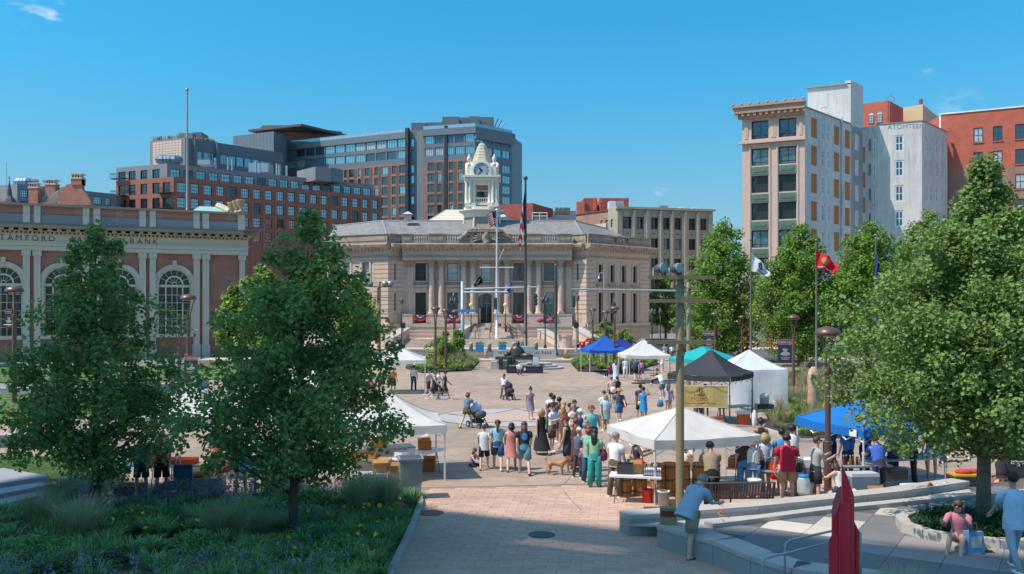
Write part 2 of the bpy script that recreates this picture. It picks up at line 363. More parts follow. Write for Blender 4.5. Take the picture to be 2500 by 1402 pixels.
# concrete plaza of big slabs on a darker joint bed
plaza = MB()
for y0, y1 in ((14, 40), (40, YB), (YB, 93)): plaza.quad((-34, y0, gz(y0)+.0), (36, y0, gz(y0)+.0), (36, y1, gz(y1)), (-34, y1, gz(y1)))
plaza = struct(plaza.build('plaza', M_JOINT))
ang = R(-14); su, sv = Vector((math.cos(ang), math.sin(ang))), Vector((-math.sin(ang), math.cos(ang)))
def in_walk(x, y): return y < 25.2+.12*(x-2.7) if x > -5 else y < 23.8
SW, SD = 4.6, 5.2; smesh = {}
def clip_poly(poly, n, c):
 out = []
 for i in range(len(poly)):
  p, q = poly[i], poly[(i+1) % len(poly)]; a, e = p.dot(n)-c, q.dot(n)-c
  if a >= 0: out.append(p)
  if (a > 0) != (e > 0) and a != e: out.append(p.lerp(q, a/(a-e)))
 return out
WN = Vector((-.12, 1)).normalized(); WC = WN.dot(Vector((2.7, 25.2)))
for i in range(-9, 10):
 for j in range(2, 19):
  c = su*(i*SW+(j % 2)*0)+sv*(j*SD); 
  if c.x < -38 or c.x > 34 or c.y < 16 or c.y > 88: continue
  g = .018
  poly = [c, c+su*(SW-g), c+su*(SW-g)+sv*(SD-g), c+sv*(SD-g)]
  poly = clip_poly(poly, WN, WC)
  if len(poly) < 3: continue
  poly2 = clip_poly(poly, Vector((0, -1)), -YB); b = MB()
  h = .012+random.uniform(-.002, .002)
  if len(poly2) >= 3: b.prism([tuple(p) for p in poly2], lambda p: gz(p[1])-.01, lambda p: gz(p[1])+h)
  poly3 = clip_poly(poly, Vector((0, 1)), YB)
  if len(poly3) >= 3: b.prism([tuple(p) for p in poly3], lambda p: gz(p[1])-.01, lambda p: gz(p[1])+h)
  b.build('concrete_slab', M_CONC, plaza)
# clay paver walk
walk = MB()
walk.quad((-5, 13, gz(13)), (30, 13, gz(13)), (30, 28.4, gz(28.4)+.003), (-5, 24.28, gz(24.28)+.003)); walk = struct(walk.build('brick_walk', mat('paver_joint', (.33, .22, .165), .95)))
pa = R(-7); pu, pv = Vector((math.cos(pa), math.sin(pa))), Vector((-math.sin(pa), math.cos(pa)))
PW, PD = .46, .235; cells = []
pm = [MB().box(0, PW-.008, 0, PD-.008, -.01, .0).mesh('brick', M_PAVE) for _ in range(1)]
VX = Vector((1, 0, -SL*0)).normalized()
def cell_ok(x, y):
 if WN.dot(Vector((x, y))) > WC-.32: return False
 if x < -3.2 and y > 14: return y > 22.3 and x > -5 
 if x > 3.4+max(0, (18.9-y))*.42 and y < 19.2+(x-3)*.24: return False
 return x < 20 and y > 14.0
for j in range(40, 140):
 for i in range(-26, 60):
  p = pu*(i*PW+(j % 2)*PW/2)+pv*(j*PD)
  if cell_ok(p.x, p.y): cells.append((p.y, p.x))
cells.sort()
rest = []
vis = [(y, x) for y, x in cells if y > 16.3 and abs(x/y) < .58]
near = set(vis[:300])
V = []
def paver_corners(x, y, h):
 o = Vector((x, y)); q = [o, o+pu*(PW-.008), o+pu*(PW-.008)+pv*(PD-.008), o+pv*(PD-.008)]
 return [(c.x, c.y, gz(c.y)+h) for c in q]
b = MB()
for y, x in cells:
 h = .012+random.uniform(-.002, .002)
 if (y, x) in near:
  o = link('brick', pm[0], walk, (x, y, gz(y)+h)); o.rotation_euler = (math.atan(-SL), 0, pa)
 else:
  t = paver_corners(x, y, h); u = [(a, c, d-.02) for a, c, d in t]; n = len(b.v); b.v += t+u
  b.f += [(n, n+1, n+2, n+3), (n, n+4, n+5, n+1), (n+1, n+5, n+6, n+2), (n+2, n+6, n+7, n+3), (n+3, n+7, n+4, n)]
stuff(b.build('paving_bricks', M_PAVE, walk))
# star medallion let into the plaza
md = struct(empty('star_medallion', (at(1262, 40), 0, 0)))
mc = G(1262, 1018); r0 = 4.15; md.location = mc
def flat(name, pts, h, m, col=None): 
 b = MB(); b.quad(*[(x, y, -SL*y+h) for x, y in pts]); return b.build(name, m, md, col=col)
K = 64
circ = lambda r: [(r*math.cos(2*math.pi*i/K), r*math.sin(2*math.pi*i/K)) for i in range(K)]
flat('ring', circ(r0), .017, mat('dark_inlay', (.15, .145, .15), .9)); flat('disc', circ(r0-.16), .0195, mat('grey_inlay', (.42, .40, .39), .9, var=.08))
star = lambda r, q: [((r if i % 2 == 0 else r*q)*math.sin(math.pi*i/5), (r if i % 2 == 0 else r*q)*math.cos(math.pi*i/5)) for i in range(10)][::-1]
flat('star_outline', star(r0-.2, .5), .022, MT['dark_inlay']); flat('star', star(r0-.62, .5), .0245, mat('pink_inlay', (.50, .36, .29), .9, var=.08))
# street, kerbs, far pavement
struct(sheet('street', ((-400, 97), (400, 97), (400, 116), (-400, 116)), .004, M_ASPH))
b = MB()
for x in range(-60, 60, 6): b.quad((x, 106.4, ZF+.009), (x+3, 106.4, ZF+.009), (x+3, 106.55, ZF+.009), (x, 106.55, ZF+.009))
struct(b.build('lane_markings', mat('road_paint', (.75, .74, .7), .7)))
b = MB(); b.box(-300, 300, 96.7, 97, ZF-.1, ZF+.13); b.box(-300, 300, 116, 116.3, ZF-.1, ZF+.13); struct(b.build('kerb', M_GRANL))
struct(MB().box(-300, 300, 116.3, 150, ZF-.1, ZF+.12).build('pavement', mat('far_pavement', (.56, .46, .38), .9, vs=.4)))
struct(MB().box(-34, 300, 93, 96.7, ZF-.1, ZF+.115).build('pavement', MT['far_pavement']))

# ================= town hall =================
th = empty('town_hall', (at(1190, 132), 132, ZF), 0, 'pale limestone town hall with columns, slate roof and white clock tower', 'town hall')
pL, pR = P2(948, 130), P2(1432, 130); cL, cR = P2(985, 132), P2(1395, 132)
wL, wR = far_end(pL, -3300, 790), far_end(pR, 3465, 1584)
fc = Face(th, cL, cR); fl = Face(th, wL, pL); frr = Face(th, pR, wR); f1 = Face(th, pL, cL); f2 = Face(th, cR, pR)
Z = lambda y: zz(y, 132)
zp, zc, zc0, zf, za, zcap, zsh, zpd, zwt, zlo = Z(575), Z(597), Z(610), Z(628), Z(636), Z(652), Z(767), Z(790), Z(797), -.1
wu = [(1014, 1040), (1092, 1118), (1174, 1200), (1253, 1279), (1328, 1352)]
zu0, zu1, zl0, zl1 = Z(686), Z(643), Z(789), Z(715)
holes = []
for i, (a, c) in enumerate(wu):
 a, c = fc.lx(a), fc.lx(c); holes.append((a, c, zu0, zu1))
 if i != 2: holes.append((a, c, zl0, zl1))
dx0, dx1 = fc.lx(1168), fc.lx(1206); dzt = Z(735); dr = (dx1-dx0)/2; dxc = (dx0+dx1)/2
dh = (dx0, dx1, zl0, dzt+dr)
fc.wall(-1, zf, holes+[dh], M_LIME, .6)
for k, h in enumerate(holes): fc.window(*h, nx=1, ny=2 if h[2] == zu0 else 1, pane=(M_GLD, M_GLD, M_GLT, M_GLB)[k % 3 if h[2] != zu0 else (0, 1, 3, 0, 3, 1, 0, 1, 3, 3)[k]], inset=.45, fcol=(.02, .02, .025), hs=[.45] if h[2] == zu0 else None)
def arch_fill(f, xc, zs, r, x0, x1, zt, m, y=0., name='spandrel', depth=.4, n=16, col=None):
 b = MB(); pts = [(xc+r*math.cos(math.pi*i/n), zs+r*math.sin(math.pi*i/n)) for i in range(n+1)]
 for i in range(n):
  (ax, az), (bx, bz) = pts[i], pts[i+1]; A = (x1 if ax > xc+1e-6 and i < n/2 else x0)
  def out(px_, pz_):
   dx, dz = px_-xc, pz_-zs; t = min(((x1-xc)/abs(dx)) if abs(dx) > 1e-6 else 1e9, ((zt-zs)/dz) if dz > 1e-6 else 1e9); return xc+dx*t, zs+dz*t
  (ox, oz), (qx, qz) = out(ax, az), out(bx, bz)
  b.quad((ax, y, az), (ox, y, oz), (qx, y, qz), (bx, y, bz)); b.quad((ax, y, az), (bx, y, bz), (bx, y+depth, bz), (ax, y+depth, az))
  if abs(ox-qx) > 1e-4 and abs(oz-qz) > 1e-4: cx_ = x1 if ox > xc else x0; b.quad((ox, y, oz), (cx_, y, zt), (qx, y, qz))
 return f.add(name, b, m, col)
def arch_ring(f, xc, zs, r0_, r1_, y0, y1, m, name='arch', n=20, a0=0., a1=math.pi, col=None):
 b = MB()
 for i in range(n):
  q0, q1 = a0+(a1-a0)*i/n, a0+(a1-a0)*(i+1)/n; P = lambda r, q, y: (xc+r*math.cos(q), y, zs+r*math.sin(q))
  b.quad(P(r0_, q0, y0), P(r1_, q0, y0), P(r1_, q1, y0), P(r0_, q1, y0)); b.quad(P(r1_, q0, y0), P(r1_, q0, y1), P(r1_, q1, y1), P(r1_, q1, y0)); b.quad(P(r0_, q0, y0), P(r0_, q1, y0), P(r0_, q1, y1), P(r0_, q0, y1))
 return f.add(name, b, m, col)
arch_fill(fc, dxc, dzt, dr, dx0, dx1, dzt+dr+.001, M_LIME); arch_ring(fc, dxc, dzt, dr-.02, dr+.35, -.12, .1, M_LIME)
dd = fc.box('door_leaf', dx0, dx1, .9, 1.0, zl0, dzt+dr, M_GLD); fc.box('door', dx0+.5, dx0+1.15, .8, .89, zl0, Z(752), PAINT, (.03, .03, .035)); fc.box('door', dx0+1.25, dx1-.4, .8, .89, zl0, Z(752), PAINT, (.03, .03, .035))
for x in (dx0, dx0+1.17, dx1-.12): fc.box('door_frame', x, x+.1, .72, .9, zl0, dzt, PAINT, (.25, .26, .28))
fc.box('transom', dx0, dx1, .7, .9, Z(742), Z(739), PAINT, (.2, .2, .2))
fc.box('name_panel', fc.lx(1170), fc.lx(1204), -.06, 0, Z(706), Z(698), PAINT, (.25, .16, .12))
for a, c in wu:
 a, c = fc.lx(a), fc.lx(c); fc.box('window_sill', a-.25, c+.25, -.35, 0, zu0-.18, zu0, M_LIME); fc.box('window_hood', a-.55, c+.55, -.5, 0, Z(701), Z(697), M_LIME); fc.box('apron', a-.35, c+.35, -.2, 0, Z(714), Z(702), M_LIME)
 for x in (a-.32, c+.02): fc.box('window_surround', x, x+.3, -.14, 0, zu0, zu1+.3, M_LIME); fc.box('window_surround', x, x+.3, -.14, 0, zl0, zl1+.3, M_LIME)
# columns
colm = MB(); hsh = zcap-zsh
prof = [(.62, 0), (.62, .18), (.52, .2), (.55, .32), (.44, .42)]+[(.44-.07*(i/6)**1.5, .42+(hsh-.42)*i/6) for i in range(1, 7)]
colm.lathe(prof, k=16); colmesh = colm.mesh('shaft', M_LIME, True)
cap = MB().lathe([(.38, 0), (.46, .1), (.42, .12), (.5, .45), (.62, .78)], k=12); cap.cbox(0, 0, .78, 1.35, 1.35, .2); 
for q in range(8): cap.ell((.5*math.cos(q*.785), .5*math.sin(q*.785), .35+.25*(q % 2)), (.12, .12, .16), 5, 4)
capmesh = cap.mesh('capital', M_LIMED)
for px in (1055, 1078.5, 1133, 1155.5, 1214.5, 1238, 1291, 1314.5, 1368):
 x = fc.lx(px); o = fc.put('column', colmesh, x, -.95, zsh); o.name = 'column'
 k = link('capital', capmesh, o, (0, 0, hsh)); k.scale = (1, 1, (za-zcap)/.98)
for px in (1002, 1388): x = fc.lx(px); fc.box('pilaster', x-.45, x+.45, -.25, 0, zsh, zcap, M_LIME); fc.box('pilaster_capital', x-.55, x+.55, -.35, 0, zcap, za, M_LIMED)
for a, c in ((985, 1010), (1044, 1089), (1122, 1167), (1207, 1249), (1281, 1325), (1356, 1395)):
 a, c = fc.lx(a), fc.lx(c); fc.box('pedestal', a, c, -1.75, 0, zpd, zsh-.01, M_LIME); fc.box('pedestal_cap', a-.05, c+.05, -1.82, 0, zsh-.16, zsh-.012, M_LIME)
fc.box('podium', 0, fc.lx(1150), -1.9, -.002, zlo-.6, zpd-.01, M_LIME); fc.box('podium', fc.lx(1224), fc.L, -1.9, -.002, zlo-.6, zpd-.01, M_LIME)
for z in (zlo+.45, zlo+.95, zlo+1.4):
 for a, c in ((0, fc.lx(1150)), (fc.lx(1224), fc.L)): fc.box('stone_course', a, c, -1.96, -1.9, z, z+.42, M_LIME)
fc.box('water_table', 0, fc.lx(1150), -2.05, 0, zwt-.05, zpd, M_LIME); fc.box('water_table', fc.lx(1224), fc.L, -2.05, 0, zwt-.05, zpd, M_LIME)
# entablature and wings
def entab(f, x0, x1, y, ends=(0, 0)):
 a, c = x0-ends[0], x1+ends[1]
 f.box('architrave', x0, x1, y-.0, .6, za, zf, M_LIME); f.box('frieze', x0, x1, y+.05, .6, zf, zc0, M_LIME)
 f.box('architrave_moulding', x0, x1, y-.12, y-.001, zf-.12, zf+.06, M_LIMED)
 b = MB(); n = int((x1-x0)/.62)
 for i in range(n): xx = x0+(x1-x0)*(i+.2)/n; b.box(xx, xx+.3, y-.42, y+.04, zc0-.28, zc0)
 f.add('dentils', b, M_LIME)
 b = MB(); prof = [(y+.05, zc0), (y-.5, zc0), (y-.75, zc0+.2), (y-1.1, zc0+.3), (y-1.2, zc0+.62), (y-1.15, zc-.08), (y-.9, zc), (.8, zc), (.8, zc0)]
 b.v = [(a if q == 0 else c, p[0], p[1]) for q in (0, 1) for p in prof]; k = len(prof)
 b.f = [tuple((i, i+k, (i+1) % k+k, (i+1) % k)) for i in range(k)]+[tuple(range(k)), tuple(range(2*k-1, k-1, -1))]
 f.add('cornice', b, M_LIMED)
entab(fc, 0, fc.L, -1.55); entab(f1, .0, f1.L, 0); entab(f2, 0, f2.L, 0); entab(fl, 0, fl.L, -.1, (0, .5)); entab(frr, 0, frr.L, -.1, (.5, 1.0))
def parapet(f, y, gaps, x0=0, x1=None, ztop=None):
 x1 = f.L if x1 is None else x1; zt = ztop or zp; xs = [x0]+[v for g in gaps for v in g]+[x1]
 for i in range(0, len(xs), 2):
  f.box('parapet_block', xs[i], xs[i+1], y-.32, y+.5, zc+.02, zt, M_LIMED)
  f.box('parapet_panel', xs[i]+.3, xs[i+1]-.3, y-.4, y-.32, zc+.45, zt-.35, M_LIMED)
  f.box('coping', xs[i], xs[i+1], y-.45, y+.6, zt, zt+.12, M_LIMED)
 for a, c in gaps:
  f.box('coping', a, c, y-.3, y+.4, zt-.15, zt+.05, M_LIMED); f.box('balustrade_base', a, c, y-.28, y+.4, zc+.02, zc+.35, M_LIMED)
  n = max(3, int((c-a)/.33)); h = zt-.15-zc-.35
  for i in range(n):
   key = 'baluster%.1f' % h
   if key not in UNIT: UNIT[key] = MB().lathe([(.1, 0), (.07, h*.12), (.13, h*.4), (.06, h*.72), (.11, h*.85), (.1, h)], k=8).mesh('baluster', M_LIMED, True)
   f.put('baluster', UNIT[key], a+(c-a)*(i+.5)/n, y+.02, zc+.35)
parapet(fc, -1.5, [(fc.lx(a), fc.lx(c)) for a, c in ((1010, 1048), (1089, 1125), (1247, 1282), (1325, 1358))])
parapet(f1, .1, []); parapet(f2, .1, [])
parapet(fl, 0, []); parapet(frr, 0, [(frr.lx(1487), frr.lx(1502)), (frr.lx(1515), frr.lx(1530))])
# crest with carved arms and pediment over the door
ca, cc = fc.lx(1150), fc.lx(1226)
fc.box('crest_block', ca, cc, -2.2, -1.0, zc+.02, Z(572), M_LIMED)
fc.box('crest_panel', fc.lx(1158), fc.lx(1219), -2.3, -2.2, Z(594), Z(573), mat('dark_stone', (.17, .13, .11), .9, var=.3, vs=4))
b = MB(); xc = fc.lx(1189)
b.ell((xc, -2.45, Z(583)), (.75, .25, 1.05), 12, 8); b.ell((xc, -2.5, Z(595)), (.5, .25, .45), 10, 6); b.ell((xc, -2.6, Z(577)), (.42, .2, .55), 8, 6)
for s_ in (-1, 1):
 for q in range(7): a = R(-20+q*25); b.tube([(xc+s_*.7, -2.4, Z(586)), (xc+s_*(.8+.9*math.cos(a)), -2.5, Z(586)+.9*math.sin(a)), (xc+s_*(.7+1.5*math.cos(a)), -2.42, Z(587)+1.15*math.sin(a))], [.1, .16, .06], 6)
fc.add('carved_arms', b, M_LIMED, smooth=True)
b = MB(); x0, x1 = fc.lx(1142), fc.lx(1230); zb_ = Z(570)
b.box(x0, x1, -2.7, -1.0, zb_, zb_+.28)
b.prism([(x0+.2, -2.5), (x1-.2, -2.5), (x1-.2, -1.1), (x0+.2, -1.1)], zb_+.28, zb_+.4); n = len(b.v)
xm = (x0+x1)/2
b.v += [(x0+.6, -2.55, zb_+.4), (x1-.6, -2.55, zb_+.4), (xm+1, -2.3, zb_+1.2), (xm-1, -2.3, zb_+1.2), (x0+.6, -1.1, zb_+.4), (x1-.6, -1.1, zb_+.4), (xm+1, -1.4, zb_+1.2), (xm-1, -1.4, zb_+1.2)]
b.f += [tuple(n+i for i in q) for q in ((0, 1, 2, 3), (1, 5, 6, 2), (5, 4, 7, 6), (4, 0, 3, 7), (3, 2, 6, 7))]
fc.add('pediment', b, M_LIMED)
for s_ in (-1, 1):
 b = MB(); X = xm+s_*((x1-x0)/2+.1); b.tube([(X-s_*.6, -2.0, zb_-.3), (X, -2.0, zb_-.2), (X+s_*.7, -2.0, zb_-.75), (X+s_*1.3, -2.0, zb_-1.2)], [.3, .35, .28, .2], 8); fc.add('scroll', b, M_LIMED, smooth=True)
# corner strips and wings with coursed stone
def coursed(f, x0, x1, z0, z1, y=-.08, h=None, n=12, holes=()):
 h = (z1-z0)/n
 for i in range(n):
  a, c = z0+i*h+.05, z0+(i+1)*h-.05; segs = [(x0, x1)]
  for (p, q, r_, t_) in holes:
   if c > r_ and a < t_: segs = [s2 for s in segs for s2 in ((s[0], p), (q, s[1])) if s2[1]-s2[0] > .05]
  for s in segs: f.box('stone_course', s[0], s[1], y, 0.0, a, c, M_LIME)
for f, a, c in ((f1, 962, 966), (f2, 1408.5, 1413)):
 hl = []
 for t, q in ((646, 684), (716, 758)): hl.append((f.lx(a), f.lx(c), Z(q), Z(t)))
 f.wall(-1.2, zc, hl, M_LIME, .3)
 for h in hl: f.window(*h, nx=1, ny=1, pane=M_GLD, inset=.2, t=.05)
 coursed(f, 0, f.L, Z(766), za-.1, n=12, holes=hl); f.box('plinth', 0, f.L, -.2, 0, -1.2, zpd, M_LIME); f.box('water_table', 0, f.L, -.3, 0, zwt-.05, zpd, M_LIME)
ZR = lambda y: frr.z(y, px=1500)
hl = []
for a, c in ((1460, 1471), (1489, 1499.5), (1517, 1527.5), (1544.5, 1554.5)):
 a, c = frr.lx(a), frr.lx(c); hl += [(a, c, Z(688), Z(646)), (a, c, zl0-.1, zl1)]
frr.wall(-1.2, zc, hl, M_LIME, .55)
for k, h in enumerate(hl):
 frr.window(*h, nx=1, ny=2 if k % 2 == 0 else 1, pane=M_GLD, inset=.4)
 if k % 2 == 0: frr.box('window_hood', h[0]-.5, h[1]+.5, -.45, 0, h[2]-.75, h[2]-.45, M_LIMED)
 for x in (h[0]-.3, h[1]): frr.box('window_surround', x, x+.3, -.12, 0, h[2], h[3]+.25, M_LIME)
coursed(frr, 0, frr.lx(1453), Z(766), za-.1); coursed(frr, frr.lx(1561), frr.L, Z(766), za-.1)
frr.box('plinth', 0, frr.L, -.2, 0, -1.2, Z(815), M_LIME); frr.box('water_table', 0, frr.L, -.3, 0, zwt-.05, zpd, M_LIME)
hl = []
for a, c in ((837, 855), (884, 902)):
 a, c = fl.lx(a), fl.lx(c); hl += [(a, c, Z(685)+.1, Z(643)+.1), (a, c, zl0, zl1)]
fl.wall(-1.2, zc, hl, M_LIME, .55)
for k, h in enumerate(hl):
 fl.window(*h, nx=1, ny=2, pane=M_GLB if k % 2 == 0 else M_GLD, inset=.4)
 fl.box('window_sill', h[0]-.35, h[1]+.35, -.35, 0, h[2]-.2, h[2], M_LIME)
 for x in (h[0]-.3, h[1]): fl.box('window_surround', x, x+.3, -.12, 0, h[2], h[3]+.25, M_LIME)
coursed(fl, fl.lx(912), fl.L, Z(766), za-.1); fl.box('plinth', 0, fl.L, -.2, 0, -1.2, zpd-.4, M_LIME); fl.box('water_table', 0, fl.L, -.3, 0, zwt-.05, zpd, M_LIME)
# slate roof
zr = zz(540, 141); zr0 = zc+.5
b = MB(); rl = th.location
def rp(v, z): return (v[0]-rl.x, v[1]-rl.y, z-rl.z)
rA, rB = P2(934, 141), P2(1403, 141); rLe, rRe = P2(818, 150), P2(1485, 146)
e = [rp(wL+Vector((0, .6)), zr0), rp(pL+Vector((0, .8)), zr0), rp(cL+Vector((.5, -.3)), zr0), rp(cR+Vector((-.5, -.3)), zr0), rp(pR+Vector((0, .8)), zr0), rp(wR+Vector((-.8, .2)), zr0), rp(rA, zr), rp(rB, zr), rp(rLe, zr), rp(rRe, zz(560, 146)), rp(P2(1100, 160), zr0), rp(P2(1580, 152), zr0), rp(P2(800, 165), zr0)]
b.v = e; b.f = [(0, 1, 6, 8), (1, 2, 6), (2, 3, 7, 6), (3, 4, 7), (4, 5, 9, 7), (6, 7, 10), (5, 11, 9), (7, 9, 11, 10), (8, 6, 10, 12)]
b.build('roof', M_SLATE, th)
for i, (p, q) in enumerate(((6, 1), (7, 4), (6, 7), (8, 6), (7, 9))): MB().tube([Vector(e[p])+Vector((0, 0, .06)), Vector(e[q])+Vector((0, 0, .06))], .12, 6).build('ridge_cap', mat('lead', (.3, .3, .31), .6), th)
# cream metal lantern roof behind the tower, dormer, vent
b = MB(); D = 150; zt, zb_ = zz(510, 146), zz(538, 141)
p = [rp(P2(1035, 143), zb_-.3), rp(P2(1262, 143), zb_-.3), rp(P2(1262, 160), zb_-.3), rp(P2(1035, 160), zb_-.3), rp(P2(1088, 148), zt), rp(P2(1210, 148), zt), rp(P2(1210, 155), zt), rp(P2(1088, 155), zt)]
b.v = p; b.f = [(0, 1, 5, 4), (1, 2, 6, 5), (2, 3, 7, 6), (3, 0, 4, 7), (4, 5, 6, 7)]
b.build('lantern_roof', mat('cream_metal', (.64, .60, .46), .6, var=.06), th)
b = MB(); b.tube([p[0], p[4]], .09, 5); b.tube([p[4], p[5]], .09, 5); b.tube([p[1], p[5]], .09, 5)
for i in range(1, 5): b.tube([tuple(np.array(p[0])*(1-i/5)+np.array(p[4])*i/5-np.array((0, .02, 0))), tuple(np.array(p[1])*(1-i/5)+np.array(p[5])*i/5-np.array((0, .02, 0)))], .035, 4)
b.build('seam', MT['cream_metal'], th)
b = MB(); b.cbox(at(996, 139)-rl.x, 139-rl.y, zz(540, 139)-rl.z, 1.0, 1.0, 1.0); b.lathe([(1.2, 0), (.2, .45), (.05, .5)], at(996, 139)-rl.x, 139-rl.y, zz(524, 139)-rl.z, 4, rot=R(45)); b.build('roof_vent', mat('cream_paint', (.6, .5, .4), .7), th)
# ---- clock tower
TD = 141.; tx = at(1177, TD)-rl.x; ty = TD-rl.y
ZT = lambda y: zz(y, TD-2.5)-rl.z
mpx = TD/F
M_WH = mat('white_paint', (.78, .73, .63), .6, var=.06, vs=2, stain=.12)
def octo(r0_, z0, r1_, z1, name, m, k=8): return MB().lathe([(r0_, z0), (r1_, z1)], tx, ty, 0, k, rot=math.pi/k).build(name, m, th)
octo(46*mpx*1.08, ZT(572), 42*mpx*1.08, ZT(530), 'tower_base', mat('taupe_panel', (.33, .27, .235), .8, var=.12))
for i in range(8):
 a = math.pi/8+i*math.pi/4; r0_, r1_ = 46*mpx*1.09, 42*mpx*1.09
 MB().tube([(tx+r0_*math.cos(a), ty+r0_*math.sin(a), ZT(572)), (tx+r1_*math.cos(a), ty+r1_*math.sin(a), ZT(530))], .16, 6).build('corner_trim', M_WH, th)
MB().lathe([(42*mpx*1.1, ZT(530)), (44*mpx*1.1, ZT(524)), (44*mpx*1.1, ZT(519)), (50*mpx*1.1, ZT(517)), (56*mpx*1.08, ZT(514)), (56*mpx*1.08, ZT(512)), (45*mpx*1.08, ZT(511.5))], tx, ty, 0, 8, rot=math.pi/8).build('tower_cornice', M_WH, th)
MB().lathe([(44*mpx*1.08, ZT(511.5)), (44*mpx*1.08, ZT(505)), (43*mpx*1.08, ZT(504.8))], tx, ty, 0, 8, rot=math.pi/8).build('belfry_base', M_WH, th)
hw = 29.5*mpx; zb0, zb1 = ZT(503), ZT(441)
for sx in (-1, 1):
 for sy in (-1, 1):
  MB().cbox(tx+sx*hw*.93, ty+sy*hw*.93, ZT(504.8), 1.75, 1.75, .55).build('pier_base', M_WH, th)
  MB().cbox(tx+sx*hw*.93, ty+sy*hw*.93, ZT(504.8)+.55, .9, .9, zb1-ZT(504.8)-.55).build('pier', M_WH, th)
  for dx_, dy_ in ((.62*sx, 0), (-.55*sx, .35*sy), (0, .62*sy), (.5*sx, .5*sy)):
   MB().lathe([(.32, 0), (.32, .12), (.25, .2), (.27, .9), (.215, zb1-ZT(504.8)-1.0), (.22, zb1-ZT(504.8)-.95), (.34, zb1-ZT(504.8)-.65), (.36, zb1-ZT(504.8)-.55)], tx+sx*hw*.93+dx_*1.05, ty+sy*hw*.93+dy_*1.05, ZT(504.8)+.55, 10).build('column', M_WH, th, smooth=True)
# balustrade between the piers, bell
for s_ in (-1, 1):
 for ax in (0, 1):
  f = lambda u, v: ((tx+u, ty+v) if ax == 0 else (tx+v, ty+u))
  q = s_*(hw+.1); b = MB()
  for h in (.75, 1.75): p0 = f(-1.3, q); p1 = f(1.3, q); b.tube([(p0[0], p0[1], ZT(504.8)+h-.3), (p1[0], p1[1], ZT(504.8)+h-.3)], .12, 4)
  b.build('balustrade_rail', M_WH, th)
  for i in range(9): c_ = f(-1.15+i*.29, q); MB().lathe([(.06, 0), (.1, .3), (.045, .65), (.07, .85)], c_[0], c_[1], ZT(504.8)+.5, 6).build('baluster', M_WH, th)
MB().lathe([(.05, 1.9), (.55, 1.75), (.72, 1.2), (.85, .5), (1.1, 0), (1.02, 0)], tx-.25, ty, ZT(504.8)+.9, 14).build('bell', mat('bell_bronze', (.05, .08, .075), .45, .6), th, smooth=True)
b = MB(); b.box(tx-2.2, tx+2.2, ty-.12, ty+.12, ZT(504.8)+2.75, ZT(504.8)+3.0); b.build('bell_beam', M_WH, th)
